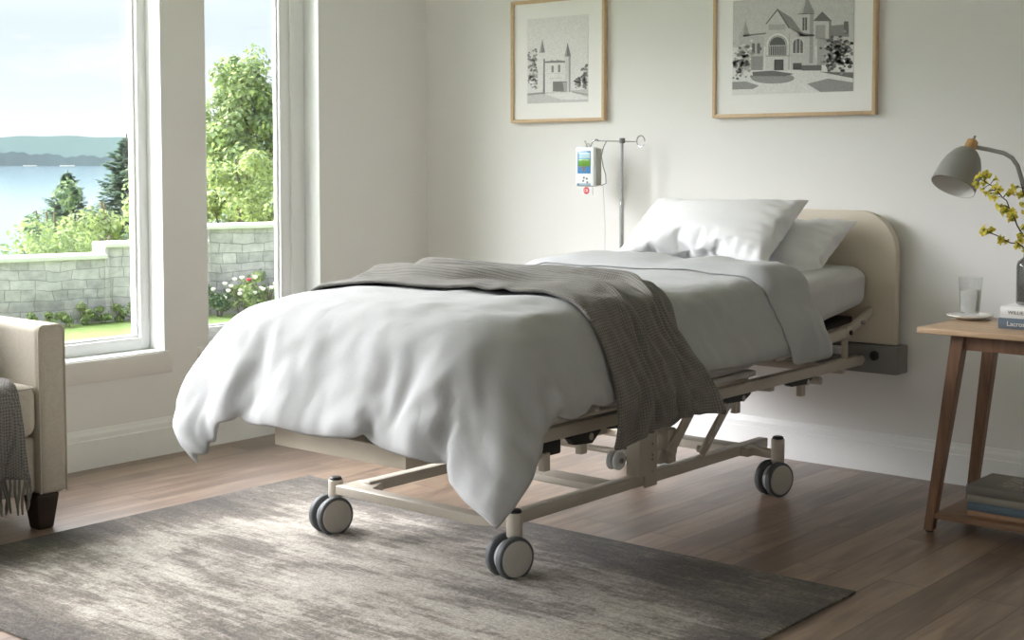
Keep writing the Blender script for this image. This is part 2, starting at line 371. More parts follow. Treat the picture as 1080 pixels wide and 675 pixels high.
# cloth coordinates 
# draped cloth: grid points as whole steps, each the change against its left and upper neighbours
DUVET = ((-3.6392, 2.7855, 0.3064), 0.0015, 58, 70, (
(0,12,7,6,7,10,13,12,-3,-27,28,4,0,1,18,19,20,16,2,12,21,20,20,21,20,20,21,20,21,21,21,20,21,21,21,21,19,5,5,20,20,21,21,22,22,23,21,10,14,-4,12,19,20,23,24,21,18,17,-26,-24,-1,-1,0,0,1,2,-5,35,-32,8,20,17,0,0,0,2,19,-13,-2,-1,1,
-1,0,1,0,0,0,0,-1,1,0,-1,0,-1,2,14,-5,-1,-2,-1,1,-2,1,-1,-3,1,-3,25,-16,-1,5,1,-1,0,1,-5,-29,3,-12,3,-5,-3,0,-6,26,2,15,5,-4,0,2,-2,0,2,-7,22,-4,-8,0,0,0,0,0,0,-1,0,1,-1,0,1,-1,0,-1,-6,19,-5,-1,-1,0,-2,-1,-1,-11,9,2,0,4,5,-1,-1,
-2,0,-1,2,-29,-2,4,-11,11,8,1,11,-3,8,7,-6,4,-2,-8,3,1,0,-1,-1,3,4,0,0,-2,0,-1,0,1,-1,0,1,0,-1,0,1,0,2,0,3,3,-1,-9,3,-1,-3,13,-12,4,-16,21,-1,-1,-3,1,1,0,1,-30,3,-4,18,4,3,-2,0,4,-2,-1,9,-5,-4,9,-5,-1,1,-1,-2,2,5,0,0,-1,0,0,0,0,0,
0,0,-2,1,0,-2,-1,6,1,2,-2,-1,0,1,0,2,-1,1,1,2,-2,-1,-4,2,-1,1,-4,3,-30,5,23,1,-8,0,1,0,1,1,1,-1,-6,9,-5,5,0,-1,8,-5,1,0,-3,1,2,0,1,-1,0,-1,0,0,1,0,1,1,1,-3,0,0,2,-1,5,-2,-2,0,1,7,-4,4,-2,-7,3,-2,-1,-5,6,-2,-20,18,-8,2,9,-10,5,-3,
-1,1,0,0,3,0,0,1,-1,1,1,5,-3,-2,2,-1,1,0,-1,1,0,1,-1,0,0,0,0,0,0,3,-2,0,1,1,0,0,2,-1,0,-10,5,2,0,4,-5,0,-1,2,-4,3,4,-16,5,2,-2,9,-10,3,0,0,-2,-1,6,0,-1,0,1,-1,-2,3,2,-2,1,0,1,-1,1,0,-1,0,1,0,1,0,0,-1,1,0,0,1,0,0,2,-1,0,1,-9,11,1,
0,1,-8,3,-3,2,-4,-3,-3,12,-19,0,-1,-2,1,10,-7,-1,1,3,-4,2,-1,3,0,0,0,2,-2,1,1,0,1,-1,1,0,0,1,-1,0,0,0,0,-1,2,-1,-1,3,0,-2,3,-1,1,0,0,3,2,-5,6,-11,9,-4,2,-4,-11,-3,4,0,6,-7,-6,5,-3,-3,8,-5,-1,0,5,-1,-2,3,-2,0,1,-1,2,-1,3,-1,0,0,0,
-1,1,0,0,0,0,0,0,0,0,1,0,0,1,0,0,2,0,-2,1,4,-1,3,-13,10,-1,2,-5,-2,6,1,-17,1,14,-11,-4,0,2,0,-9,6,0,-5,0,1,2,-1,1,1,-1,1,0,0,1,0,0,1,-1,1,0,-1,2,0,-1,0,0,1,-1,0,1,0,0,1,1,-1,1,0,0,1,2,-10,11,1,-1,-8,1,-10,1,9,-12,4,-3,6,6,-12,-2,
-2,7,-9,2,3,-3,-1,0,1,1,0,0,0,0,1,0,0,0,0,1,0,-1,1,0,0,0,0,0,0,1,0,0,0,0,1,-1,1,0,1,0,1,-7,10,-2,0,-8,6,-14,6,-1,0,-14,6,-3,11,0,3,-9,3,-12,2,-6,3,1,-1,0,0,0,0,1,0,0,0,0,1,0,0,-1,0,1,0,0,0,1,0,0,0,-1,0,0,1,0,0,1,0,0,0,-1,0,2,-2,2,
-2,6,-15,14,-6,7,-12,8,5,4,-1,0,-11,13,-11,9,-6,-1,-3,-1,2,0,0,0,0,0,0,0,0,0,0,0,0,1,0,0,0,0,0,0,0,0,0,1,0,0,-1,0,0,1,-1,0,1,0,0,1,1,0,2,-10,15,-4,3,-7,-23,19,11,-1,4,-25,14,-4,-1,-4,9,1,-7,2,0,0,0,0,0,0,0,0,0,0,0,0,1,0,0,0,0,0,
-1,1,0,0,0,0,0,0,0,0,1,-1,1,0,-1,1,-1,3,1,0,-9,10,-2,-13,-4,-4,34,-17,15,4,-35,11,-4,0,10,1,-8,3,6,-4,0,1,0,-1,1,0,0,0,0,0,0,0,-1,0,0,0,0,0,2,-1,0,0,0,0,0,0,0,1,-1,0,0,0,0,-1,0,-1,2,-3,3,-5,3,2,2,10,-10,-16,16,-24,15,-3,-4,-7,-3,
3,5,0,2,1,0,-1,0,1,-1,0,-1,0,0,0,1,0,0,0,0,0,0,0,-1,1,0,0,0,0,0,0,0,-1,0,0,1,-1,0,0,1,1,-1,-8,4,3,-2,13,5,-7,-25,24,3,18,0,0,-13,-2,-2,4,-1,-3,-7,5,0,-2,0,0,0,0,1,-1,0,0,-1,0,1,0,0,0,0,0,0,0,0,0,0,0,0,-1,1,0,0,0,-1,1,1,0,0,-3,-1,
10,-15,-4,-1,-1,6,5,19,-5,-13,-1,4,15,13,0,-4,-23,1,1,9,-3,1,0,0,0,0,0,-1,1,0,0,0,0,0,0,0,0,0,0,0,-1,0,1,0,0,0,1,-1,0,0,0,0,0,0,0,0,1,-2,-5,14,-9,3,-4,-7,-4,14,6,-9,1,-3,-6,3,1,0,11,5,2,-4,0,-4,3,0,0,0,0,1,-1,0,0,0,0,0,0,0,0,0,0,
0,0,0,-1,0,0,1,0,0,0,0,-1,0,0,0,1,0,-1,-3,4,-8,16,-13,9,3,0,-21,9,-3,-1,3,5,0,-3,6,-3,-2,-2,-2,1,1,0,0,0,0,0,-1,2,-1,0,0,0,0,0,0,0,0,0,0,0,0,0,0,0,-1,0,0,0,0,1,0,0,-1,0,-1,-1,4,-6,4,-5,12,-13,-3,2,16,-12,-2,-1,6,-6,3,2,1,6,-6,-5,
3,0,0,-2,1,0,0,0,0,-1,1,0,0,0,-1,1,0,0,0,0,0,0,0,0,0,0,0,0,0,0,0,0,0,-1,1,0,-1,-1,0,0,4,2,-12,9,0,-6,3,-7,-1,2,1,4,0,-1,-6,3,3,-3,-3,-1,2,1,-2,0,0,0,1,0,0,0,0,0,1,-1,0,0,0,0,0,0,0,0,0,0,0,0,0,0,0,-1,0,1,-1,1,0,-1,-2,5,-6,-1,10,
-12,1,6,-5,-5,1,3,-2,0,-2,6,-2,-1,-2,2,-2,-3,0,1,1,0,0,0,0,0,0,0,0,0,0,0,0,0,0,0,0,0,0,0,0,-1,0,1,0,0,0,1,-1,0,1,-2,2,-1,1,-2,0,-1,-3,9,-9,-3,3,12,2,2,2,-4,2,-1,1,-2,-4,1,0,2,-1,0,0,0,0,0,0,0,0,0,0,0,0,0,0,0,0,0,0,-1,0,0,0,1,0,0,
0,0,0,0,0,0,0,0,1,1,-2,-2,1,-1,-5,-1,11,-4,-6,6,2,1,-2,2,-2,1,0,-2,1,0,0,-3,1,0,1,0,0,0,0,0,0,0,0,0,0,0,0,0,0,0,-1,1,0,0,0,0,0,-1,1,0,0,0,0,0,-1,1,-1,3,-2,-2,-2,-1,3,-2,-2,-6,-1,11,2,1,-1,0,1,-1,3,-1,-1,-2,-2,2,-1,0,-1,1,-1,0,1,0,
0,0,0,0,-1,1,0,0,0,0,0,0,0,0,0,0,0,0,0,0,0,0,0,1,1,-2,0,-2,-1,4,0,0,-3,4,-10,10,1,-6,2,-1,3,0,0,-1,-1,-1,-1,0,1,-2,1,0,0,0,1,-1,0,0,0,0,0,0,0,0,-1,0,0,0,1,0,0,0,0,0,0,0,0,0,0,0,1,-1,0,1,-2,2,1,-4,2,-1,2,-8,9,-6,1,-1,2,2,-4,1,-1,1,
-2,0,2,0,0,1,-3,1,0,-1,0,1,0,0,0,0,0,0,0,-1,1,0,0,0,0,0,0,0,0,0,0,0,0,0,0,0,0,0,0,-1,1,1,-2,-3,-2,2,-1,1,-2,6,-2,0,0,-1,4,-1,-2,0,1,-1,1,1,-2,-1,1,0,0,0,0,0,0,0,0,0,0,0,0,0,0,0,0,0,0,0,0,0,0,0,0,0,0,0,0,-1,1,0,0,1,1,-5,1,3,0,-6,0,
3,0,-1,3,0,0,-1,1,-1,0,0,1,2,-1,0,-1,0,0,0,0,0,0,0,0,0,0,0,0,0,0,0,0,0,0,0,0,0,0,0,0,0,0,0,0,0,0,1,-1,0,0,1,0,-1,-1,0,1,0,1,0,-1,0,0,0,-1,0,0,2,-1,-1,1,1,1,-2,-1,-1,3,-1,0,1,0,-1,0,0,0,0,0,0,0,0,0,0,0,0,0,-1,0,1,0,0,0,0,-1,1,0,-1,
1,0,0,0,0,-1,0,2,-2,1,2,-1,0,-1,1,0,-1,1,-1,-1,5,0,-1,-1,-2,-1,4,-1,-1,-1,1,0,-1,1,-1,1,0,0,0,0,0,0,0,-1,0,1,-1,1,0,0,0,0,0,0,1,-1,0,0,-1,1,1,-1,0,1,-1,-1,0,2,-1,2,-2,1,-1,0,-1,0,2,0,-1,0,0,-2,1,3,-3,2,0,-1,0,-1,1,0,0,0,0,0,0,0,
-1,0,0,1,0,-1,1,0,0,0,0,0,0,0,0,0,-1,2,0,-1,-1,1,0,3,1,-1,-1,0,-1,-1,1,0,0,0,0,0,1,0,-1,-1,2,1,1,-1,-2,0,-1,1,-1,1,0,0,0,-1,1,0,0,0,0,0,0,0,0,0,0,0,0,-1,1,0,0,0,-1,0,1,-1,1,0,0,-1,0,1,-2,1,1,1,-1,1,-1,1,0,0,-1,2,-2,1,0,2,-4,2,-2,
1,1,-1,0,1,0,0,0,0,0,0,0,0,-1,0,1,0,0,0,0,0,0,0,0,0,0,-1,0,1,0,0,0,0,0,0,0,1,-1,-2,1,1,2,-3,1,-1,4,-3,1,1,0,0,0,2,0,-1,1,-4,2,-2,4,-2,0,0,0,-1,1,0,0,0,-1,0,1,0,0,0,0,0,0,0,0,0,0,0,-1,1,0,0,0,0,0,0,-1,0,0,0,1,1,1,-3,0,3,-4,2,-1,3,
-3,2,0,-1,2,-3,2,0,0,2,-4,3,-1,2,-2,0,0,0,-1,0,1,0,0,0,0,0,0,0,0,0,0,0,-1,0,1,0,1,-1,0,0,0,0,0,0,0,0,0,0,0,0,-2,3,-2,-1,2,-1,1,0,-1,1,-1,0,-1,1,0,0,-1,1,3,-3,-1,0,3,0,-1,0,0,0,0,0,0,0,0,0,0,0,0,0,0,-1,1,0,0,0,0,0,0,-1,1,0,0,0,0,0,
-1,0,1,-1,1,-1,1,0,3,-2,0,-1,3,-2,-1,1,0,-1,-1,0,0,2,2,1,-2,-2,0,0,1,0,0,0,-1,0,0,0,0,0,0,0,0,0,0,1,0,0,0,0,-1,1,0,0,0,0,0,0,0,0,1,-2,0,2,1,-1,-1,0,-1,2,-1,1,0,0,-1,1,-2,1,-1,1,1,1,-2,-1,1,2,0,-1,0,0,0,0,0,0,0,0,0,0,0,0,0,0,0,0,0,
0,0,0,0,0,0,0,0,0,0,0,0,0,-1,1,0,1,-1,-1,1,1,-1,-1,0,0,1,0,-1,0,1,0,-1,0,3,-4,0,2,2,-4,1,0,0,1,0,0,0,0,0,0,0,0,0,0,0,0,0,0,0,0,0,0,0,0,0,0,-1,1,0,0,0,0,0,1,-1,0,-2,2,-1,1,0,1,0,1,-5,3,0,-1,1,1,0,-2,-1,1,1,0,-2,5,-3,0,0,-1,0,0,0,0,
1,0,0,0,0,0,0,0,0,0,0,0,0,0,0,0,0,0,0,0,0,0,0,0,0,-1,1,-1,2,0,1,-2,-1,2,1,-2,3,-2,-1,1,0,-3,3,2,-1,1,-1,-3,3,-2,0,1,0,0,0,0,0,0,-1,0,0,1,0,0,0,0,0,0,0,0,-1,1,0,0,0,0,0,-1,0,0,0,0,1,1,-1,0,-1,0,-1,2,2,-3,-1,1,1,-1,-1,0,-2,2,-1,0,2,
-1,0,3,-2,0,0,0,0,0,0,0,0,0,0,0,0,-1,1,0,0,0,0,0,0,0,0,-1,1,0,0,0,0,0,0,0,0,0,0,0,-1,1,2,-2,0,0,-2,2,2,-1,0,-1,0,3,-1,-4,1,-1,1,1,1,-2,0,1,0,-1,0,0,0,1,0,0,0,0,0,0,-1,0,0,1,0,0,0,0,0,0,-1,1,0,0,0,0,0,0,0,0,0,0,0,0,1,-2,0,-2,4,-2,
-1,1,0,0,0,-4,1,5,-4,1,0,0,0,2,0,-1,0,0,0,0,0,-1,1,0,0,0,0,0,0,0,0,0,0,0,0,0,0,0,0,-1,0,1,0,0,0,0,0,0,0,-1,2,-1,0,1,0,-1,0,0,1,-1,0,0,0,-1,1,0,1,-2,0,-1,1,0,0,0,1,0,0,0,0,0,-1,0,1,0,0,0,0,0,0,-1,0,1,0,0,0,0,0,0,0,-1,1,0,0,0,0,0,0,
1,0,0,-4,2,1,2,-1,-1,-1,0,1,0,-1,2,-2,-1,2,0,0,2,-4,1,1,1,-2,1,0,0,0,0,0,0,-1,1,0,0,0,0,0,0,0,-1,1,0,0,0,0,0,0,0,-1,1,0,0,0,0,0,0,0,0,2,-2,-2,1,-1,3,0,2,-6,3,0,-1,1,0,1,0,-3,2,3,-4,0,-2,3,0,0,0,0,0,0,0,0,-1,0,1,0,0,0,0,0,0,-1,0,1,
0,0,0,0,0,0,-1,1,0,0,0,0,0,-1,1,0,2,-1,-1,2,-1,-1,-2,5,-3,0,1,0,1,-4,1,3,-1,0,1,-2,2,-1,-1,-1,1,0,0,0,0,0,0,0,-1,0,1,0,0,0,0,0,0,-1,0,1,0,0,0,0,0,-1,1,0,0,0,0,-2,0,2,0,2,-1,-1,1,0,0,-1,-1,1,2,-2,0,0,0,0,0,-1,-1,1,0,0,-1,1,-1,0,0,
1,0,0,0,0,0,0,0,0,0,0,0,0,0,0,0,-1,0,1,0,0,0,0,-1,1,0,0,-1,2,0,-3,1,2,2,-3,0,0,0,0,0,0,-2,4,-3,3,1,-2,-1,-1,3,-1,-3,1,2,-1,0,0,0,-1,1,0,0,0,0,0,-1,0,1,0,0,0,0,0,0,0,0,-1,1,0,0,0,0,0,0,0,1,0,-1,2,0,-2,-2,4,-1,0,0,0,-2,1,-1,0,0,0,0,
-2,1,0,2,0,-1,1,-1,0,0,0,0,0,-1,1,0,0,0,0,0,0,-1,0,0,1,0,0,0,0,0,0,0,0,0,0,0,0,0,0,0,0,0,-1,0,-1,3,-2,2,-1,2,-5,3,1,-1,-1,3,-1,-2,4,-2,2,-5,0,1,0,1,1,-1,0,0,0,0,-1,1,0,0,0,0,0,0,0,0,-1,0,1,0,0,0,0,-1,1,0,0,0,0,0,0,-1,-1,2,1,-1,1,
-2,2,0,1,-2,2,-2,0,1,0,-1,1,1,-4,0,2,2,-3,3,-1,-2,0,1,0,0,0,0,0,-1,0,0,1,0,0,0,0,0,0,0,-1,0,1,0,0,0,0,0,0,0,0,0,0,1,-1,-1,-1,1,2,-1,0,-2,1,0,2,0,1,0,1,-2,0,-1,-2,2,-1,3,2,-5,0,2,0,-1,1,0,0,0,0,0,0,0,-1,0,0,1,0,0,0,0,0,0,-1,0,1,0,
0,0,0,0,-1,1,0,0,1,0,0,0,-2,0,0,-1,0,0,3,-2,0,4,-4,2,-5,1,2,0,1,-2,-2,5,-2,-1,0,1,-1,0,0,1,0,0,0,0,0,0,0,-1,0,1,0,0,0,0,0,0,0,0,0,0,0,0,0,0,0,0,-1,0,2,-3,0,3,-4,2,2,-1,-1,1,0,-3,4,-4,3,-4,3,0,-2,1,3,-3,0,1,1,0,0,0,0,-1,0,1,0,0,0,
0,0,0,0,-1,0,1,0,0,0,0,-1,1,0,0,0,0,0,0,0,0,1,-1,-1,3,-1,-2,4,-2,-2,3,-2,-1,0,0,-3,4,-3,1,0,0,1,-2,1,3,-2,0,0,-1,0,0,1,0,0,-1,0,0,0,0,1,0,0,0,0,-1,1,0,0,0,0,0,0,0,0,0,0,0,0,0,-1,1,0,-2,3,2,-4,4,-3,-3,3,0,0,0,-1,0,0,1,-3,0,1,2,1,
-1,1,-2,0,1,0,0,-1,1,0,0,0,0,0,0,-1,0,1,0,0,0,-1,1,0,0,0,0,0,0,0,0,0,0,0,0,2,-2,-2,1,2,0,3,-3,3,0,-8,4,0,-2,3,-2,2,0,-2,0,-1,-1,1,0,1,1,-1,1,-1,1,0,-1,1,0,0,0,0,0,0,0,0,0,0,0,0,0,0,0,0,0,-1,1,0,0,0,0,0,1,-1,0,1,1,-3,-1,2,1,1,-2,
-1,0,-1,0,-1,0,-2,0,3,0,1,-1,0,0,-1,2,0,-1,1,-1,1,0,-1,0,0,0,1,0,0,0,-1,1,0,0,0,0,0,0,0,0,0,-1,1,0,0,0,0,-1,1,1,-1,0,-1,1,-2,3,-2,-1,5,-3,0,0,-3,0,1,2,1,-3,-1,2,0,0,1,-1,0,1,0,0,-1,1,0,0,0,0,-1,0,1,0,0,0,-1,1,0,0,0,0,0,0,0,0,0,0,
0,0,0,0,-1,1,1,-2,1,-1,0,-2,2,1,-1,0,-1,0,3,-1,-2,0,1,2,1,-1,-1,-1,0,0,0,-1,0,1,0,-1,1,0,0,0,0,0,-1,1,0,-1,1,-1,1,0,0,0,0,-1,1,0,-1,1,0,0,0,-1,1,0,0,1,0,-1,2,0,-2,0,0,-1,0,0,1,-4,6,-1,-4,1,0,2,1,0,-2,0,0,0,0,-1,1,0,-1,1,0,0,0,0,0,
-1,1,0,0,0,0,0,0,0,0,0,0,0,0,-1,1,-1,1,0,0,0,1,0,1,-1,-1,0,-5,2,2,-1,0,2,-6,7,-3,-2,3,1,1,-1,-1,-1,1,-1,0,0,0,0,0,0,0,-1,1,0,0,0,0,0,0,0,0,0,0,0,1,-1,0,0,-1,1,0,0,0,0,-1,0,0,0,1,-1,-3,4,-4,-1,7,-4,0,1,-1,-2,4,1,-3,3,1,-1,-3,1,0,2,
1,-2,0,0,-1,1,-1,0,0,0,-1,1,0,0,0,0,-1,1,0,0,0,-1,0,1,0,0,0,-1,0,1,-1,0,0,1,0,0,-2,4,1,-7,2,1,-5,7,-4,2,0,0,4,-4,3,-2,-1,-1,3,0,1,2,1,2,-8,0,1,-1,0,0,0,0,0,-1,0,0,0,1,0,-1,1,0,-1,1,0,0,0,0,0,-1,0,0,0,0,0,-1,1,-1,1,-6,4,6,0,-3,0,
-7,8,-3,-1,7,-1,2,1,0,0,0,0,0,-1,5,-4,-14,7,-1,0,0,0,0,0,0,0,0,0,0,1,-1,0,0,-1,0,0,0,-1,1,0,-1,0,1,0,-2,0,0,0,0,-3,4,-3,2,-4,-3,-4,2,3,3,-3,8,),
(0,-4,-6,-7,-7,-5,4,9,6,17,-2,-7,-5,-8,-8,-7,-3,13,14,-8,-3,-4,-5,-5,-6,-4,-1,1,4,3,2,1,0,-1,1,2,10,15,-4,1,0,-3,-4,-4,-3,6,9,18,14,-9,-14,-12,-12,-8,-2,0,1,3,11,-17,-2,-2,-1,-2,-4,-4,16,-26,21,3,1,1,-2,-1,2,-3,-15,29,-6,-4,1,-1,1,
0,1,2,-1,1,0,0,-1,-2,-2,4,-13,-8,26,-3,-9,5,0,-4,1,-2,4,0,-26,21,-4,0,9,3,0,-1,2,15,13,3,-8,6,-4,0,3,-10,-13,30,-28,16,-7,-3,6,-3,-2,-6,17,-17,23,-9,-1,0,0,2,0,1,3,-1,-1,1,-1,5,-4,-10,8,8,-13,-13,20,-12,6,-4,3,-4,7,-25,28,-17,-2,
13,4,0,7,-5,5,0,14,0,5,-10,12,-1,-10,12,-13,-9,20,-22,15,-2,-12,9,1,-2,1,2,-4,4,5,0,-4,3,-1,1,-2,0,1,-1,2,-4,2,5,-9,-1,-17,24,-17,19,-18,9,-4,10,-23,25,-6,-15,16,1,-8,12,-9,5,3,1,13,2,-3,4,-7,8,-4,0,9,-16,0,12,-13,-5,16,-10,6,-3,
0,5,-15,9,3,1,-1,2,-2,2,-3,2,-1,0,-7,7,3,-8,12,-16,11,-3,-4,3,0,6,0,-13,6,-1,-2,1,8,-6,12,-11,7,-2,2,-1,12,-3,7,1,-6,-1,2,-8,-2,14,-14,4,-7,16,-10,9,-2,-2,-8,5,3,6,-13,4,3,-3,4,-1,-3,2,0,-3,5,-7,1,12,-13,13,0,-15,6,0,5,-12,10,5,
-9,-9,5,3,1,12,-11,9,-12,12,-3,2,11,2,-9,3,10,-11,8,-5,4,-12,12,-7,2,2,-1,6,-7,4,-4,-6,12,-12,5,4,3,-3,4,-9,5,-3,3,1,-4,4,2,-12,10,-13,6,1,2,0,0,1,-9,4,6,6,-22,25,-1,-16,13,-13,15,-2,2,-1,11,-7,6,5,-2,5,-9,3,-9,12,-15,7,7,-3,0,-4,
9,-3,2,-5,-3,-1,1,1,3,5,-5,-1,2,0,-7,4,3,0,-4,0,-6,4,0,1,3,-2,3,0,-2,-8,14,-8,6,0,-13,17,-13,14,-5,4,1,0,-14,24,0,0,-6,4,10,-5,-3,-9,13,-15,4,4,4,3,-5,7,-9,4,-4,0,3,-4,6,-2,1,-2,-2,2,3,-8,1,0,-1,5,0,4,-6,2,5,-6,0,1,6,-2,-3,-6,12,
-15,18,-12,11,-6,6,0,0,0,22,-3,0,-9,7,-4,-6,11,-4,-5,-8,15,-1,-9,10,-7,3,-1,-3,-6,1,6,5,1,-10,1,-1,5,-2,1,1,3,-2,2,-2,-2,3,-3,-4,4,1,-7,9,-1,1,1,-6,4,-8,16,-6,4,-5,7,-1,-2,-1,3,21,-6,4,1,-1,1,-1,-10,9,0,-6,-6,4,4,-4,3,-3,-3,5,1,
-2,0,-1,-1,6,-3,0,2,3,-10,0,4,1,-3,3,2,1,-5,0,1,-4,3,-1,5,0,3,-2,-4,8,-8,0,2,7,-1,0,1,-3,-3,20,1,-1,-3,2,-2,0,4,-7,4,2,-5,-2,2,0,1,1,-1,-1,-3,-1,6,-2,0,0,1,0,0,-3,3,-1,-2,4,-2,0,1,-2,1,1,0,-2,1,-1,2,-1,1,-2,6,-7,3,-1,5,-2,0,2,-1,
0,-14,20,1,-4,0,-4,7,-1,0,1,-6,4,1,-1,0,0,1,1,-1,1,-1,-2,0,0,2,-2,1,1,-1,-1,0,0,0,0,0,1,0,0,0,1,0,-1,0,0,1,-1,1,0,-1,2,-2,2,-4,3,-3,2,-6,7,1,20,-2,0,0,1,0,2,-1,0,1,-3,1,1,-1,0,1,0,1,-1,0,1,-1,1,-2,1,0,0,1,-1,0,0,-1,0,0,0,2,-1,1,0,
0,-1,-1,1,0,0,0,0,-1,0,0,-2,3,-7,5,-2,5,-14,14,19,0,-1,0,3,-1,0,-2,3,0,-1,0,1,0,1,-1,-1,0,1,1,-1,0,-1,1,1,0,-1,0,1,-1,-1,1,-1,1,0,0,-1,2,-1,-1,1,0,0,0,0,-1,1,-2,-2,1,3,-3,3,-2,-3,-4,3,0,14,-6,6,5,-2,-1,4,1,-3,2,1,0,0,1,0,-1,0,0,0,
0,1,0,0,-1,-1,1,-1,-1,0,2,1,0,-1,1,0,-2,1,-1,0,1,0,1,0,0,0,0,0,0,-1,1,-1,0,0,0,0,-10,8,-14,-8,27,1,1,-1,-1,-3,2,2,0,1,0,0,0,1,0,0,0,0,-1,0,0,0,0,1,-1,1,0,0,-1,0,0,1,-1,0,1,0,0,0,0,0,0,-1,1,0,0,-1,0,1,-2,1,0,0,-4,-6,8,-4,-6,13,-16,
-1,12,13,0,-1,-1,2,1,-1,2,0,-1,-1,1,0,0,0,0,0,1,-1,0,-1,0,1,0,0,0,0,0,0,0,0,0,0,0,0,0,0,-1,1,0,0,-1,0,1,-1,-1,0,-2,-3,0,5,2,-11,2,14,0,5,2,-11,2,6,-1,-1,3,2,0,1,0,0,0,0,0,0,0,0,-1,1,0,0,0,-1,1,0,0,0,0,0,0,0,0,0,-1,1,0,0,0,1,-1,-1,
1,0,-1,1,-1,-2,2,0,1,-2,-3,5,-3,19,0,-2,-8,4,2,0,6,1,-2,2,-1,-1,2,0,0,0,0,0,0,0,0,0,0,0,0,0,0,0,0,0,0,0,0,0,0,0,0,-1,1,0,0,0,0,0,0,0,-1,0,1,-2,-1,3,-3,-2,0,1,4,20,0,1,1,-1,0,0,0,1,0,-1,1,0,0,0,0,0,0,0,0,0,0,-1,0,1,0,0,-1,0,0,1,0,
0,0,0,0,0,0,0,0,0,0,0,0,0,0,0,0,-1,0,1,-1,-2,2,0,0,-4,4,20,0,2,-2,2,0,0,-2,1,0,0,1,0,0,0,0,0,0,0,0,0,0,0,0,0,0,0,0,0,0,-1,0,1,0,0,0,0,0,0,0,0,0,0,0,0,0,0,0,0,-1,-1,-1,1,0,0,1,0,-1,20,2,-1,1,-1,0,0,1,-1,1,0,-1,1,0,0,0,0,0,0,-1,1,0,
0,0,-1,1,0,0,0,0,0,0,-1,1,0,0,0,0,0,0,0,0,0,0,0,0,0,0,0,-1,1,-1,-2,2,1,-1,1,-4,21,0,1,-1,0,0,1,-1,1,-1,1,0,0,0,0,0,0,0,-1,1,-1,0,1,0,0,-1,1,0,0,0,0,0,0,0,0,0,0,0,0,0,0,0,0,0,0,0,-1,1,-1,1,-1,1,0,-3,2,0,0,-6,21,1,0,-1,1,0,-1,1,-1,
1,-1,1,-1,0,1,0,0,0,1,-1,0,0,-1,1,0,0,-1,1,0,0,0,0,0,-1,0,0,1,0,0,-1,1,0,0,0,0,-1,1,-1,0,1,0,0,-1,0,-2,1,1,-1,22,-1,0,1,-1,1,0,-1,1,-1,1,-1,1,0,-1,1,0,0,-1,1,0,0,0,0,0,0,0,-1,1,0,0,0,0,0,0,0,0,0,0,0,-1,1,-1,0,1,0,0,0,0,-1,0,0,1,0,
-1,-3,-1,4,21,1,-1,0,1,-1,0,1,-1,1,-1,1,0,0,0,-1,1,-1,1,0,0,0,0,-1,1,0,0,0,0,0,0,0,0,0,0,0,-1,1,0,0,0,0,0,0,-1,1,-1,0,1,-1,0,0,0,-2,2,-1,-1,3,21,0,1,0,-1,1,0,-1,1,0,0,0,0,0,0,0,-1,1,0,0,0,0,0,0,0,0,0,0,-1,1,0,0,0,0,0,0,0,-1,1,0,0,
0,0,0,0,-1,1,-1,-1,2,0,-1,0,0,-1,1,0,0,22,-1,0,0,0,0,0,1,-1,0,1,0,-1,1,0,0,0,0,0,0,0,0,0,0,-1,1,0,0,0,-1,1,0,0,0,0,0,0,0,-1,1,0,-1,0,1,0,0,0,0,0,-1,-1,2,-1,0,-1,2,0,0,21,0,0,1,0,0,0,-1,1,0,-1,0,1,-1,0,1,0,0,0,0,0,0,0,0,0,-1,0,1,0,
0,-1,1,0,0,0,0,0,0,0,-1,0,1,0,-1,1,0,-1,0,1,-1,1,-2,0,2,0,-1,0,0,21,1,0,-1,1,-1,0,1,0,0,0,0,0,0,0,-1,0,0,0,1,0,0,0,0,0,0,0,0,0,0,0,-1,0,1,0,0,0,0,0,0,0,-1,1,0,-1,1,0,0,0,0,-1,1,0,-1,1,0,0,-1,22,-1,0,1,-1,1,0,0,-1,0,1,0,0,0,0,0,0,
0,0,-1,0,0,0,1,0,0,0,-1,1,0,0,0,0,-1,0,1,0,0,0,0,0,0,-1,1,0,-1,0,1,0,0,0,0,-1,1,-1,0,0,1,21,1,0,-1,0,0,0,0,1,0,0,0,0,-1,1,0,0,0,0,0,0,0,0,-1,1,0,0,0,0,0,0,0,0,0,0,-1,1,-1,0,0,0,1,0,-1,1,0,0,0,0,0,0,-1,1,-1,1,0,0,-1,22,0,0,0,0,-1,
1,0,0,-1,0,0,0,1,-1,0,0,0,1,0,0,0,0,0,0,0,0,0,-1,1,0,0,0,0,0,0,-1,1,0,0,0,0,0,0,-1,1,0,-1,-1,0,1,1,0,0,0,0,0,0,21,0,0,1,0,0,-1,0,0,1,0,0,0,0,0,0,0,0,-1,1,0,0,0,0,-1,0,1,0,0,-1,0,1,0,0,0,0,0,0,0,0,0,-1,1,0,0,-1,0,1,-1,1,0,-1,1,0,
-1,0,0,0,22,0,0,-1,1,-1,1,0,-1,1,0,0,0,0,0,-1,0,1,0,-1,0,1,0,0,0,0,-1,1,0,0,0,-1,0,1,0,0,0,0,0,0,0,0,-1,1,0,0,0,-1,1,-1,0,1,-1,1,-1,1,0,-1,21,0,1,0,-1,1,-1,0,1,-1,0,1,-1,0,0,1,0,-1,1,0,0,-1,0,1,0,0,0,-1,1,0,0,0,0,0,0,0,0,0,0,0,0,
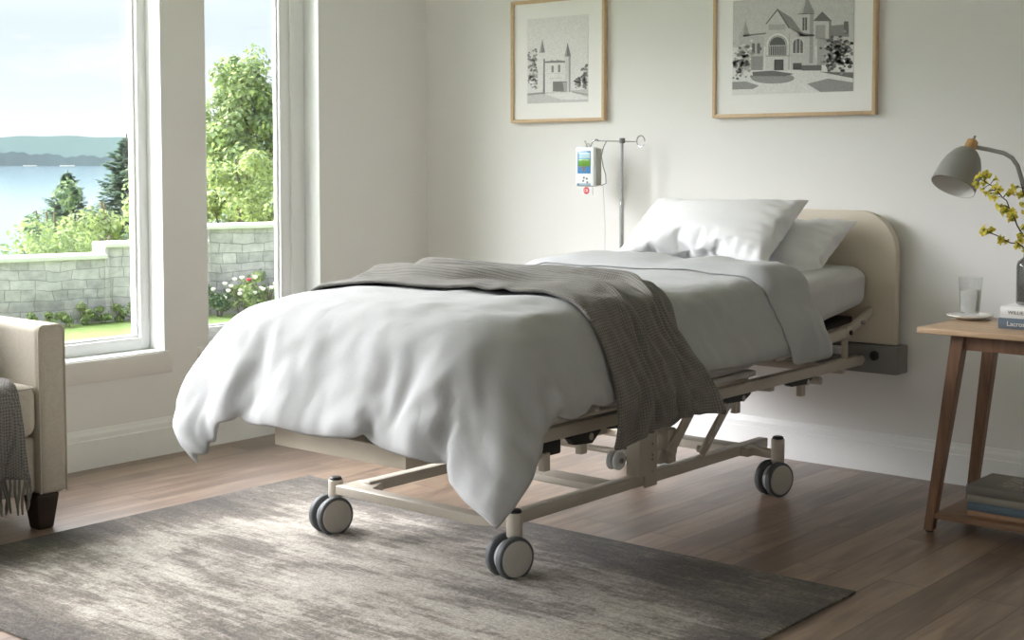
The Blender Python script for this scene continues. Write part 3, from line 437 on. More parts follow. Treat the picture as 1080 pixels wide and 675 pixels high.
0,0,-1,0,1,0,0,0,0,0,-1,1,-1,1,-1,1,0,22,0,-1,0,0,1,0,0,0,0,0,-1,1,0,0,0,0,0,-1,1,0,0,0,-1,1,0,0,0,-1,0,1,0,0,-1,1,0,0,0,0,-1,0,1,0,0,0,-1,0,1,-1,1,-1,1,0,0,0,0,-1,0,21,1,0,0,0,-1,0,0,0,0,0,0,0,0,0,0,0,1,0,-1,1,0,0,0,0,0,0,0,0,0,
-1,1,0,0,-1,1,0,-1,0,1,0,-1,1,0,0,0,0,-1,2,-1,0,-1,-1,1,0,0,0,1,22,-1,0,0,1,0,-1,1,-1,0,1,0,0,0,0,0,0,-1,1,0,-1,0,1,0,-1,1,0,0,0,0,0,-1,1,0,0,-1,0,1,0,0,0,0,-1,0,1,0,0,-1,0,0,1,0,0,0,0,0,0,-1,21,1,0,0,-1,0,1,-1,1,0,-1,0,0,1,0,0,0,
0,-1,1,0,0,-1,1,0,-1,0,1,0,0,0,0,-1,1,0,0,0,0,0,0,0,0,0,0,-1,1,0,0,0,0,-1,1,0,-1,0,1,0,0,22,-1,0,0,0,1,0,-1,0,0,1,0,0,-1,0,0,1,0,0,-1,1,0,0,0,0,0,0,-1,0,1,0,0,0,-1,1,0,0,0,0,0,0,0,0,0,0,-1,0,1,-1,1,0,-1,1,0,0,-2,1,0,21,1,0,0,0,-1,
0,1,0,0,-1,0,0,0,1,0,-1,1,0,0,-1,1,0,-1,1,0,0,0,0,-1,0,1,0,0,-1,0,0,0,1,0,0,0,0,0,0,0,0,0,0,-1,1,0,-1,0,0,1,-2,2,22,0,0,-1,0,1,-1,0,1,0,-1,0,1,0,-1,1,0,-1,1,0,0,-1,1,0,-1,1,0,0,0,0,0,-1,1,0,0,0,0,0,-1,0,0,0,0,0,0,0,1,0,0,0,-1,1,
-1,0,0,0,1,-1,21,0,0,0,1,-1,1,0,-1,0,1,0,-1,1,0,-1,1,0,-1,1,0,0,-1,1,0,-1,0,1,0,0,0,0,-1,0,0,1,0,0,0,0,0,0,0,0,0,0,-1,0,0,1,0,0,0,0,0,0,0,0,21,1,-1,1,-1,0,1,0,0,0,0,0,0,-1,1,0,-1,1,0,-1,1,0,0,-1,1,0,0,-1,0,1,0,0,0,0,0,-1,0,1,0,0,
0,0,0,0,0,0,0,0,0,-1,0,-1,1,0,0,0,1,-1,22,-2,1,0,1,0,-1,0,0,0,0,1,0,0,-1,1,0,-1,1,0,-1,1,0,0,-1,1,0,0,0,-1,0,1,0,0,0,0,0,-1,0,1,0,0,0,0,0,0,-1,1,0,0,0,0,0,0,0,0,-1,1,21,0,0,1,-1,0,1,0,0,0,0,-1,0,1,0,0,0,0,-1,1,0,-1,1,0,0,-1,0,1,0,
0,0,-1,0,0,1,0,0,0,0,-1,0,0,0,0,0,0,1,-1,0,0,1,0,0,0,0,0,0,-1,21,1,0,-1,1,0,-1,0,1,0,0,0,0,-1,1,-1,0,1,0,-1,1,0,-1,0,1,0,0,-1,1,0,0,0,0,0,-1,0,1,0,0,0,0,0,0,0,0,0,0,0,0,0,-1,0,0,0,0,0,0,1,22,0,0,0,-1,1,0,0,-1,0,0,1,0,0,-1,1,0,-1,
1,0,-1,1,0,0,-1,1,0,0,-1,0,1,0,0,0,0,0,-1,0,0,1,0,0,-1,0,0,0,0,1,0,-1,1,0,0,0,0,-1,0,0,21,0,1,-1,1,-1,0,0,0,1,0,-1,1,0,0,-1,1,0,-1,1,0,-1,0,1,0,-1,0,1,0,0,-1,0,1,0,0,0,0,0,0,-1,0,0,1,0,0,0,0,-1,0,1,-1,1,0,-1,0,1,0,-1,21,0,0,0,0,1,
-1,0,1,-1,1,0,-1,1,0,0,0,0,0,-1,1,0,0,-1,1,0,0,-1,1,0,0,0,-1,0,0,0,0,1,0,0,0,0,0,0,0,0,0,0,0,0,0,-1,0,1,0,0,0,0,22,-1,0,1,-1,-1,2,0,-1,1,0,0,0,-1,0,1,-1,0,1,0,-1,0,1,0,-1,1,0,0,-1,0,1,0,0,0,0,0,0,-1,0,1,0,0,-1,0,0,0,0,0,0,0,0,0,0,
0,1,-1,0,0,21,1,-1,1,0,0,-1,1,0,0,-1,0,0,1,0,-1,1,0,-1,1,0,0,-1,1,0,-1,1,0,0,0,-1,0,0,1,0,0,0,0,0,-1,0,0,1,0,0,0,0,0,0,0,0,0,0,0,-1,1,-1,0,22,0,0,-1,0,1,0,-1,0,0,0,1,0,-1,0,1,-1,1,0,-1,0,1,0,-1,1,0,-1,0,1,0,0,0,0,-1,0,0,1,0,0,0,0,
0,0,0,0,-1,0,1,-1,0,0,0,1,0,0,0,0,-1,21,0,1,-1,1,-1,0,0,1,-1,1,-1,0,0,1,0,0,-1,0,1,0,-1,1,0,-1,1,0,0,-1,1,0,0,0,0,0,0,-1,0,1,0,0,0,0,-1,0,1,0,-1,1,0,0,0,-1,0,0,0,0,1,21,1,-1,1,-1,1,-1,1,-1,1,-1,1,0,0,0,-1,1,0,0,-1,1,0,-1,1,0,-1,0,
1,0,-1,0,0,1,0,0,0,0,0,-1,0,0,0,0,1,0,0,0,0,0,0,-1,0,1,-1,1,-1,1,-1,21,-1,1,1,-1,0,1,-1,1,0,-1,0,0,1,-1,1,-1,1,0,0,-1,1,0,-1,1,0,0,-1,1,0,0,0,-1,0,0,0,1,0,0,0,0,0,0,0,0,0,-1,0,0,0,1,0,-1,1,-1,1,0,-1,22,-1,1,-2,2,-2,1,1,-1,-1,2,-1,
1,-1,1,-1,1,-1,1,0,0,-1,1,0,-1,0,1,0,-1,1,0,0,0,0,0,0,0,-1,0,0,1,0,0,-1,0,0,1,0,0,-1,0,1,-1,1,0,0,0,0,21,1,-2,2,-1,1,0,0,0,0,-1,1,-1,1,-1,1,-1,0,0,0,1,0,-1,1,0,0,-1,1,0,0,0,0,0,0,0,0,-1,1,0,0,-1,0,0,1,0,0,0,0,0,0,0,-2,2,-2,2,-1,0,
0,22,0,0,-1,1,0,-1,0,0,1,0,-1,1,-1,1,-1,1,0,0,0,-1,1,0,-1,1,0,0,0,0,-1,1,0,-1,0,0,0,0,0,1,0,0,0,0,0,0,0,-1,0,0,0,0,1,-1,1,-2,1,0,1,21,0,1,0,0,0,-1,0,1,-1,0,1,-1,1,-1,1,-1,1,-1,1,0,-1,1,0,-1,0,1,-1,1,0,-1,0,1,0,0,0,0,0,-1,0,0,0,1,
0,0,-1,1,-1,0,1,-1,0,0,1,-1,0,0,0,22,0,-1,0,-2,1,2,0,0,-1,1,-1,1,-1,1,-1,1,-1,1,-1,1,0,-1,1,0,0,-1,1,-1,1,0,0,0,0,0,0,-1,1,-1,1,0,0,-1,0,0,1,0,0,0,-1,1,-1,0,0,1,0,-1,1,21,0,0,0,1,-1,0,0,-1,2,-1,1,-1,1,-1,1,-1,1,-1,1,-1,1,0,-1,1,0,
0,0,0,-1,1,0,-1,0,0,0,1,-1,1,-1,0,0,1,0,0,0,-1,1,-1,1,-1,1,0,-1,1,-1,1,-1,22,0,0,0,0,0,-1,-1,0,0,1,0,1,-1,1,-1,1,-1,1,0,0,-1,1,0,-1,0,1,-1,1,0,-1,0,1,0,0,0,0,0,0,0,0,0,-1,1,-1,0,1,-1,1,-1,1,-1,0,-1,1,1,0,0,21,1,-1,0,-1,1,0,0,1,0,
-1,1,0,0,-1,1,-1,1,0,-1,1,0,-1,1,0,0,-1,1,-1,1,0,0,0,0,-1,0,0,0,0,1,0,0,0,-1,1,0,-1,1,-1,1,-1,1,-1,1,-2,0,1,0,22,-1,0,-1,2,-1,0,1,-3,1,1,0,0,1,0,-1,1,-1,0,1,0,0,0,-1,0,0,1,0,0,0,0,0,-1,0,1,0,0,0,0,-1,0,1,0,0,0,-1,1,-1,1,-1,-1,2,
-3,-2,4,1,0,0,21,-1,1,0,0,0,-1,-1,3,-1,1,0,0,0,0,0,-1,1,-1,0,0,0,1,0,0,0,-1,0,1,-1,0,0,1,-1,0,0,0,0,1,0,0,-1,0,0,0,1,0,0,-2,1,1,-3,2,1,-7,7,-1,0,22,0,-2,3,-1,0,1,0,-1,0,-2,1,-3,-3,7,0,1,-1,1,0,-1,1,-1,0,0,0,0,0,0,0,0,0,0,0,0,0,0,
0,-1,0,1,0,0,0,0,-1,0,-1,1,-9,9,2,0,-1,1,-9,7,1,21,1,2,-3,0,-1,0,0,0,-1,2,-3,6,4,-4,1,-1,1,0,-1,1,-1,0,0,0,0,0,0,-1,0,1,0,-1,1,0,0,0,0,0,1,-1,0,1,0,0,1,-1,-1,-5,3,-17,-16,18,8,7,3,-5,2,),
(0,7,8,8,7,4,3,3,10,17,-11,10,14,13,11,7,5,3,16,-16,-2,0,2,3,3,2,0,-2,-2,-2,-1,1,1,2,2,1,4,14,-21,-7,-4,-3,0,0,-1,-2,-4,-2,9,-18,-12,-10,-10,-8,-9,-9,-11,-10,15,10,0,0,1,1,-1,0,-5,-12,22,1,-1,-1,-1,0,0,0,-17,18,0,-1,0,0,0,-1,1,0,0,
0,0,0,0,0,0,0,-4,-13,15,1,0,1,0,-1,0,0,1,-2,-25,17,6,0,1,0,0,-1,0,-12,16,0,4,0,1,2,1,3,0,-4,6,-2,-2,-2,0,-1,0,-1,-3,0,-3,7,0,-1,0,0,-1,0,-1,1,0,-1,1,-2,1,3,-2,-8,8,0,-1,3,-1,2,-1,1,-2,-5,5,0,-1,-1,-1,0,-4,4,-4,0,17,0,-1,4,-1,2,5,
-3,6,2,-11,7,-5,-1,1,-1,-1,1,-1,-1,2,-2,-3,0,3,-2,1,-1,1,0,0,0,-1,2,0,-4,6,0,-2,-3,4,-6,8,-1,1,-5,-1,0,2,1,-3,0,3,-5,4,-4,0,-1,16,0,2,0,2,-1,3,2,-6,10,-2,-9,7,-2,-6,5,-3,1,0,-5,7,-1,-2,1,-1,0,1,-2,2,-1,1,0,3,-3,-3,4,-9,10,-3,1,2,
-1,-1,-3,0,5,-1,0,-1,-1,-3,2,-8,7,-3,2,-1,0,18,-1,-2,-1,4,2,0,3,2,-8,7,-1,-4,-3,4,-3,1,1,3,-1,-2,-4,7,-2,0,1,-2,1,1,-1,0,1,-3,3,0,-6,7,-8,-1,9,-1,-1,-3,4,-3,-4,5,0,1,-3,0,-7,7,-5,7,-6,0,0,17,1,1,0,-4,4,-2,2,-2,5,-4,2,0,0,0,-5,5,
-2,2,2,-6,6,-2,-1,-3,3,-4,6,-2,1,-1,-1,2,-2,-1,4,-3,4,-1,0,-1,1,-1,0,1,0,-2,-5,6,-10,1,9,-6,6,-7,1,-1,0,18,-1,1,-3,1,-4,6,0,3,-5,5,-1,-3,1,1,2,-6,2,-2,4,2,0,0,-1,-1,-4,4,1,-2,0,3,-1,-1,-1,2,0,1,0,0,0,-1,0,-2,1,1,2,-8,5,-3,0,4,-8,
8,-8,3,-2,-1,-1,12,5,0,1,0,0,-6,5,2,2,-6,5,1,-1,-2,-1,2,-4,6,-3,2,0,0,1,-3,2,0,-1,2,-1,-2,4,-1,0,0,0,0,-3,3,-1,-3,3,1,-2,-3,2,1,1,-6,6,-9,8,-7,4,-4,-3,0,2,3,4,5,5,-3,2,3,-8,4,4,3,-7,1,5,-5,4,-1,0,1,2,0,-2,-4,0,5,0,0,-1,0,0,-1,-2,
2,-1,1,1,-2,2,1,-1,-1,3,-5,2,-1,-1,2,-1,2,-10,6,-3,3,-4,-1,0,0,0,2,3,2,3,1,-3,1,9,-6,0,5,3,-1,-2,2,-2,2,1,-2,0,0,1,1,0,-3,1,0,-1,-2,6,0,-2,0,1,-1,-2,-1,3,0,0,2,-3,2,-3,-1,-2,1,2,-7,7,0,-1,-7,0,-5,2,6,3,6,0,0,-8,11,4,0,-6,9,-3,-2,
5,0,0,0,-1,-1,1,1,2,1,-5,1,1,-1,1,0,0,1,-2,1,2,-4,2,0,-1,1,0,-1,0,2,0,1,-3,2,-2,2,-8,7,-3,1,-7,4,-7,4,-1,2,5,6,-1,-6,0,-3,7,-3,9,0,6,-4,-1,4,-1,-1,-1,-1,1,-1,0,3,1,0,-3,3,-1,-2,0,4,-1,0,0,-1,0,-1,1,-1,0,0,0,1,-1,-1,1,-1,0,-1,2,-3,
3,-4,5,-6,6,-3,6,-5,-9,5,0,1,1,3,-12,9,-5,3,2,5,-1,-2,1,1,-1,-1,-1,1,0,-1,0,-1,3,0,-1,1,-1,0,-1,2,1,0,0,0,-5,4,-3,0,-1,1,4,-1,-1,1,0,-1,1,0,0,3,-6,6,-1,0,-6,-1,0,5,1,-6,6,-5,7,0,3,-6,0,4,1,-4,0,-2,2,3,0,-3,-1,1,1,0,-2,-2,0,3,0,-2,
2,2,-3,3,0,-2,3,-2,-2,0,3,0,-1,1,0,-1,0,0,3,2,-1,-7,5,-2,-5,-2,-3,5,8,6,-2,0,4,3,0,-5,0,5,-4,-4,4,0,-1,0,1,-2,1,2,-2,-2,0,1,1,1,-1,2,3,-1,-3,-2,1,-1,-3,3,2,0,2,-1,-3,0,-2,0,2,0,-1,0,-2,5,-3,2,-5,4,0,0,10,-4,9,8,-15,12,0,1,4,2,-2,
-3,0,-1,-2,0,0,-2,1,0,-2,1,3,0,1,-1,0,0,1,-5,-4,2,4,-1,1,0,0,1,0,1,-2,0,0,-3,1,4,-2,0,-1,1,3,-3,-4,3,3,-1,3,3,-8,0,-21,-16,19,0,0,-1,0,2,-7,1,3,6,-10,2,3,3,-5,0,2,-1,2,1,-3,2,-3,-1,2,-2,1,1,-3,0,0,0,3,-2,0,3,-3,1,1,3,1,-4,2,1,2,1,
-6,-2,6,-8,-2,-4,1,6,4,-6,-1,-1,0,0,-5,1,1,2,12,0,-1,-12,8,-2,1,-3,1,2,-1,0,-1,-4,1,-3,4,0,-2,6,-1,-3,2,-1,2,-2,-1,1,0,-3,6,-2,0,1,-3,-1,-1,5,1,0,1,-3,-4,6,-2,3,-3,-6,-4,9,-1,1,0,0,5,0,0,-1,0,-7,-2,5,1,7,-8,1,2,-3,-3,1,2,1,-2,1,1,
1,-2,-2,1,1,1,0,-4,4,-1,-1,0,-1,1,4,-2,-1,0,1,1,-1,1,-2,-1,-2,4,-5,8,-6,8,1,1,-9,1,2,-1,2,-3,-1,1,-2,0,3,1,5,-5,-1,2,0,-4,2,0,2,-4,2,3,2,-3,-3,2,-1,2,-1,-2,-1,3,-1,-1,0,-2,1,2,-2,2,2,0,-2,-3,-2,4,-2,0,6,-5,3,-5,9,-9,-1,1,4,1,1,1,
-2,3,-1,-1,-3,-2,5,4,-7,1,0,4,0,-1,-1,2,-2,3,-1,0,-3,0,1,-1,0,-1,1,1,0,0,-2,3,-2,2,-1,-2,2,0,-1,1,-1,1,2,-2,-1,-1,1,0,5,2,-10,7,0,-3,3,3,2,0,0,-3,0,0,5,-4,-2,2,4,1,-5,-2,3,1,-1,2,1,-1,-2,0,2,-1,0,-2,-1,0,1,-1,2,-1,0,-2,2,-2,2,-1,
2,2,-4,0,2,1,-4,3,0,-2,-2,6,-6,1,7,-8,1,7,-4,8,1,1,0,0,0,-4,1,1,0,-1,1,3,2,-2,-5,2,2,1,-1,-2,2,-2,3,-1,-1,0,1,1,-3,1,0,0,-2,1,-2,3,1,0,-3,0,2,2,-3,2,0,-6,5,1,2,-1,0,-2,-1,4,-4,-5,7,-10,2,0,-1,2,-2,0,-1,1,3,-1,0,-5,2,-1,1,1,-1,-1,
1,0,-3,2,-2,1,0,1,1,0,2,-3,1,-2,2,1,2,-1,-3,2,4,-1,-1,0,-1,-4,5,-1,1,1,-1,-2,1,1,-6,1,9,-2,-7,-2,2,0,1,-1,2,-4,0,2,0,-1,-3,6,-2,-2,3,-1,1,-4,-3,1,4,-3,0,1,1,1,-1,-2,-1,4,0,-2,-1,1,1,1,-2,1,-1,0,4,-1,2,0,-5,3,-1,3,-1,-3,-1,0,3,-2,
-2,-2,-1,4,3,-1,0,0,-2,3,-5,1,0,2,3,-8,2,6,-3,-2,1,3,-3,1,-3,2,0,-1,1,0,-2,4,-2,0,2,0,1,-3,-2,0,3,0,-2,3,0,0,-1,3,1,-6,2,-3,-2,8,0,0,-2,4,-7,6,0,-3,2,1,-3,-1,-1,1,2,0,1,-1,-2,3,-1,-1,3,-2,-4,0,2,-1,1,0,-1,4,-3,0,1,-2,3,0,-2,5,-3,
-1,0,-3,1,1,-1,0,-3,5,4,-3,-1,5,-8,7,2,-7,4,-1,2,-6,6,-6,3,0,2,-1,3,-1,0,-3,3,-1,-2,-1,-1,0,2,-2,-1,6,2,-4,1,-1,-1,2,1,-5,4,-2,1,-2,0,0,2,-1,3,-1,-2,-2,2,-1,3,-1,-1,-5,0,7,1,-5,1,3,-2,-2,-3,3,0,0,-3,8,-2,0,2,0,-4,1,3,0,-2,1,-1,-3,
4,0,1,-2,2,-4,0,-1,-1,2,3,-3,1,4,-3,1,1,0,-1,2,-3,-2,0,2,0,0,0,1,-1,-1,4,-1,-3,-3,4,1,4,-10,2,4,2,-7,-1,3,1,-1,4,0,2,0,0,0,-1,0,-2,-1,0,1,1,1,-1,-2,2,-3,-2,4,2,-1,1,0,-3,-1,3,-2,0,0,4,-5,3,-2,-1,1,2,3,-3,0,2,0,0,0,1,-3,-4,7,-1,-2,
1,-2,1,0,2,0,-2,1,-1,1,1,0,0,-3,1,2,0,-2,-1,3,1,0,-5,3,-2,6,-4,2,-5,0,1,4,1,-1,-2,0,-2,4,-2,3,-2,-1,0,-1,2,1,-2,2,0,2,-3,0,1,0,0,-3,1,0,-2,4,-2,0,2,-1,2,-3,1,0,1,0,0,1,-6,0,0,1,3,2,-6,3,0,5,-4,-4,9,-3,2,-2,-1,-3,4,-4,-1,2,2,1,0,
-1,-2,2,0,2,-3,-1,1,-2,0,-1,2,1,-2,2,4,-2,0,1,-3,-2,0,4,-1,2,-3,2,0,0,1,-1,-2,0,1,0,1,2,-2,-3,6,-5,1,2,1,0,-5,1,4,1,-3,3,-5,3,-1,2,1,-3,1,1,-1,2,-2,-3,3,-1,2,-1,-2,2,0,1,1,-2,-5,4,0,5,2,-1,-2,-2,-1,-1,1,1,0,0,-1,0,0,-1,3,0,-3,-1,
0,0,2,2,2,-2,2,-1,-1,-2,3,-1,1,-1,0,0,0,-3,0,4,-1,0,1,-2,1,-2,0,0,-1,0,3,-2,-2,-1,4,2,1,-5,0,1,-2,2,0,3,-2,1,0,-1,2,0,0,0,0,0,0,-3,5,-2,1,0,-2,2,1,-5,0,3,3,-2,-5,1,0,1,2,2,-1,2,-2,-3,1,-2,3,-1,2,0,-3,1,2,0,-1,-2,2,0,1,-2,0,3,-1,
-4,1,2,3,-4,3,-2,4,-2,-1,1,1,-1,0,-3,-2,3,-1,4,-1,2,-5,2,0,3,-3,3,-1,1,1,-1,0,-3,-2,1,3,0,1,-3,2,0,-4,2,1,0,-1,2,-1,0,-2,2,-2,2,-4,1,-1,1,2,4,1,-5,1,2,-4,3,-2,4,-3,1,0,1,-2,4,-2,-1,0,-2,4,-3,1,-2,3,-2,5,-2,-1,1,-2,-1,-1,0,3,-2,0,
1,0,0,-1,0,-1,1,0,2,2,-4,1,-1,1,-2,1,1,0,-2,3,-1,0,0,-4,6,-4,0,1,-1,2,2,-2,1,1,0,3,-3,0,0,1,0,-3,2,3,-2,-7,1,-1,1,-1,2,0,1,1,2,-2,0,2,-1,-1,3,-2,1,0,-2,-1,3,0,-1,1,0,-3,1,1,-1,0,1,-2,-2,5,-4,4,-2,2,-1,5,-2,0,-5,5,-1,1,-1,-1,3,0,1,
0,-3,-4,1,1,5,1,-1,0,-1,-1,-1,2,2,-2,-1,0,0,-1,0,1,-2,-1,1,2,2,-1,-4,-1,4,-2,-1,1,2,-1,0,2,0,1,-4,0,5,1,-3,-1,0,-2,2,-1,3,-1,-1,1,0,2,-2,3,-3,0,-3,3,0,0,-3,-1,2,-1,2,2,-1,-1,-3,3,1,-1,1,-1,0,0,1,1,-3,-1,0,1,3,0,-3,2,-2,2,-1,0,-2,
-1,2,-1,4,-5,5,-2,-1,0,3,-2,-1,0,0,2,0,1,0,-1,0,3,-2,-4,6,1,-3,-3,4,1,2,-3,-3,4,0,-4,2,-2,0,0,0,1,-1,0,-1,0,1,1,-1,1,-3,2,0,-2,5,-3,0,0,2,0,2,-1,2,-2,-1,-3,3,0,0,0,0,0,4,-7,3,1,0,-2,0,-2,6,0,-1,-3,1,3,-7,4,-2,-1,2,-2,2,2,0,-1,-1,
1,0,-1,0,0,1,0,1,2,-2,1,-1,1,0,-2,-2,3,-1,1,0,1,-2,-1,-1,5,-4,3,-1,1,-2,-1,5,1,-5,3,-3,1,0,1,3,-4,-4,0,0,3,2,-5,4,-1,-1,1,0,0,1,1,-2,0,-1,0,1,1,1,-2,0,0,1,-3,3,-3,5,-4,1,2,0,-2,0,-2,0,0,0,3,2,-3,-1,0,0,-1,2,4,-5,-2,0,4,-1,2,-1,4,
-1,-1,0,-1,0,-1,-3,2,0,1,-2,3,0,0,-4,0,1,2,0,0,-2,0,0,1,-1,0,-1,1,0,3,-2,2,1,-1,-2,-2,0,3,0,0,-3,-1,2,-3,6,1,-3,1,0,-4,3,3,-1,-2,0,1,-2,-1,4,1,1,-3,-2,-1,2,0,0,0,2,0,-1,-1,1,-1,0,0,-1,0,1,0,0,-2,0,1,1,0,1,-4,0,0,0,1,1,2,0,-3,1,0,
3,-1,-1,1,-4,4,-2,-1,-2,5,-3,0,1,0,0,1,3,0,-7,6,-1,-1,0,0,-2,0,0,1,2,-1,-2,-2,2,0,0,-1,2,0,1,-1,-1,1,0,0,0,0,-2,4,-1,2,-1,-2,0,2,-3,2,-1,-1,2,1,-3,4,-3,0,2,-1,0,0,0,-1,-1,1,-1,1,1,-2,0,-2,4,0,2,-2,-2,1,0,-3,1,0,0,3,-2,1,1,-1,0,-1,
-1,0,1,2,-1,0,0,0,0,-1,3,-2,1,0,-1,-2,2,1,-1,0,-2,3,2,-2,2,-8,2,3,0,-1,0,0,-1,-1,1,0,-1,3,0,-1,-1,-1,-2,5,0,-2,-2,3,-3,-1,1,-1,1,1,0,1,-2,3,1,0,-1,-2,1,-1,-1,0,2,0,-2,0,1,2,0,1,0,-3,1,2,1,-2,0,-1,0,3,-3,-3,2,-1,3,1,3,-6,0,1,0,-2,
3,-5,0,7,-3,-4,5,1,0,-4,1,2,1,-1,-1,-2,0,-1,3,-2,0,0,0,2,1,-2,0,1,-1,0,3,-2,-3,-1,2,-1,1,1,-1,-1,0,1,-1,1,1,-1,4,-2,-2,3,0,-3,-3,5,-1,-1,-1,1,-4,8,-1,-6,0,1,0,1,-2,2,2,-1,-1,2,2,-1,-2,1,-2,3,-1,2,0,-1,1,0,-1,-1,1,0,-3,4,2,-2,-2,
-1,0,-1,1,1,2,-1,-1,-4,-1,6,-1,3,-1,-2,1,-1,2,-3,0,-2,-2,2,0,0,0,0,1,0,1,0,1,-1,1,1,1,-3,0,1,1,-1,0,-2,2,-1,-1,0,0,-1,1,-1,1,1,2,-3,1,3,-2,0,-2,1,0,1,-2,-1,1,3,-1,-5,1,3,4,-4,-2,2,-1,2,-2,-2,2,-6,7,-6,-1,4,1,2,-5,2,4,-1,-4,2,2,2,
-1,0,-1,0,0,-3,-1,2,1,1,-3,3,-1,1,-3,0,-1,4,0,-2,2,1,-2,1,0,-2,0,3,0,-1,1,1,0,-4,-2,6,0,-2,1,-2,0,-2,0,2,-1,2,-2,3,-1,0,-2,-3,3,-2,1,1,-1,0,1,-1,2,-1,1,4,-2,0,2,-2,0,-2,0,0,1,0,0,-2,1,0,1,-3,3,-2,0,1,0,-1,-1,2,-1,-2,0,1,2,-3,3,0,
2,-3,1,-1,0,1,-5,2,4,-5,2,-2,7,2,-4,0,-3,-1,4,1,-5,0,-2,5,-1,-1,0,0,-1,1,1,1,0,0,1,-1,1,0,-2,3,-3,1,0,1,-1,0,0,-2,1,-3,2,3,0,0,-2,2,1,2,-4,1,-2,-3,1,0,1,-2,-1,6,2,-5,-4,4,-3,1,7,-4,-3,1,5,1,-2,-3,2,0,1,-1,-1,1,-1,1,-1,1,-1,1,-1,0,
0,-3,4,3,-2,-3,1,0,0,0,1,-1,-1,-2,1,4,-1,0,-5,2,1,1,0,-2,-1,-1,5,-1,2,2,-5,4,-5,-2,6,1,-4,3,1,-3,-2,1,1,-1,-2,1,0,0,2,0,2,-3,1,-2,0,1,0,1,2,-1,-2,-4,4,2,-2,0,-1,2,0,2,-1,1,0,-5,0,1,-1,-1,0,4,0,-2,-2,4,-3,7,-2,-1,-1,-3,4,2,-7,4,2,
-3,0,-1,0,0,3,2,0,-2,0,0,-1,-1,0,1,-1,1,0,-1,2,-1,-3,2,0,3,-4,2,1,-2,2,1,-2,-2,1,2,-5,2,5,-7,3,3,-2,0,-1,0,2,-4,5,-3,5,-6,2,3,0,-5,6,-2,-1,0,1,1,-2,-2,0,0,1,-2,2,-1,2,0,-2,-1,0,0,1,1,-1,0,1,-2,2,1,1,-4,-1,3,-1,0,0,2,-3,-1,5,-3,-3,
7,-4,-2,5,-4,0,-1,1,4,-5,3,-1,-1,0,0,3,-1,-6,3,-2,3,2,0,2,-1,-2,-2,-1,2,0,1,-3,0,1,1,1,0,0,0,-1,1,0,5,-3,-4,-1,0,3,-1,-1,1,1,-3,1,2,-4,6,2,-6,7,-4,-6,3,0,0,0,0,0,1,-1,6,-1,-3,-3,-2,2,-2,6,0,-4,1,-1,4,-1,-1,-1,1,-1,-1,0,0,-1,1,0,1,
0,-2,0,1,-1,-3,3,2,-1,3,-1,-2,3,-3,1,3,0,-7,3,4,0,3,-5,4,0,-7,0,0,0,-2,4,-3,0,2,0,3,1,-1,-1,-1,-5,1,-2,4,2,-3,0,1,0,0,1,0,1,0,0,-1,-1,-1,0,-1,4,-1,0,-3,-2,1,1,0,2,2,-2,1,1,-1,-1,3,1,-8,-2,5,3,0,-2,0,-1,0,1,1,-1,4,0,-3,0,-2,1,1,0,
2,-5,-2,3,-3,0,0,2,0,2,-1,0,0,-1,-1,0,2,-1,0,-2,5,-4,0,2,1,-3,-1,5,1,-4,0,-2,0,0,2,1,-2,0,0,2,-4,5,-2,-1,2,-1,1,-1,2,2,-3,-2,-2,6,2,-3,-1,2,-5,6,-1,-2,0,1,0,-2,1,-1,1,-1,0,1,1,-2,-1,2,-1,2,-5,3,1,-1,2,1,0,-6,-2,2,-1,4,2,-1,-3,3,0,
-3,1,-1,0,-4,5,0,-1,0,0,1,-2,0,2,0,-3,-4,-1,1,3,0,3,-3,2,0,0,-2,2,1,-1,-1,0,0,1,2,-1,1,-2,-1,0,1,0,1,3,-2,-1,-1,-1,1,-1,1,4,-2,-4,-1,2,0,2,1,0,-1,4,1,-7,2,-1,0,0,-1,0,2,-6,0,8,-2,-1,-2,-4,1,4,1,-2,2,-1,2,-2,-1,0,2,-1,1,2,-2,-1,0,
-1,0,2,-2,4,0,-3,0,0,1,0,-2,2,-1,-3,0,4,-2,1,0,3,0,1,-2,-1,-2,-3,1,2,0,0,-1,3,-8,5,3,-5,-1,-5,0,4,3,-2,3,-1,-2,1,-3,2,1,1,-1,0,2,-5,0,2,4,0,0,-3,1,-1,-2,1,7,-1,-1,-3,2,-2,1,-1,-1,1,-1,-1,-1,2,-1,-3,6,-7,-2,12,-3,0,-1,0,1,-3,-1,1,
-3,-3,0,8,0,-2,-4,-1,2,2,1,-3,1,-3,1,1,1,2,-2,5,1,-1,-5,2,0,0,0,1,3,-1,-6,-1,2,4,-2,-1,-2,1,2,-3,2,2,-2,-5,8,2,-9,2,3,-10,12,-2,1,0,-1,-8,5,-2,2,3,2,-6,-2,-3,1,-3,-3,10,0,4,0,0,-2,-1,0,0,2,-1,0,0,1,-2,-1,1,1,0,-1,1,2,2,-2,-4,-1,1,
-1,0,-1,0,-2,-1,0,1,-7,9,9,0,-5,-1,-11,14,0,0,-16,3,-2,-1,-1,1,-1,0,-1,3,-4,3,14,-14,0,-1,0,1,1,0,0,1,0,1,0,0,-1,0,-1,0,0,0,0,0,0,0,0,1,1,-1,0,0,0,0,1,-3,-1,-3,1,-7,4,5,3,3,3,-7,15,)))
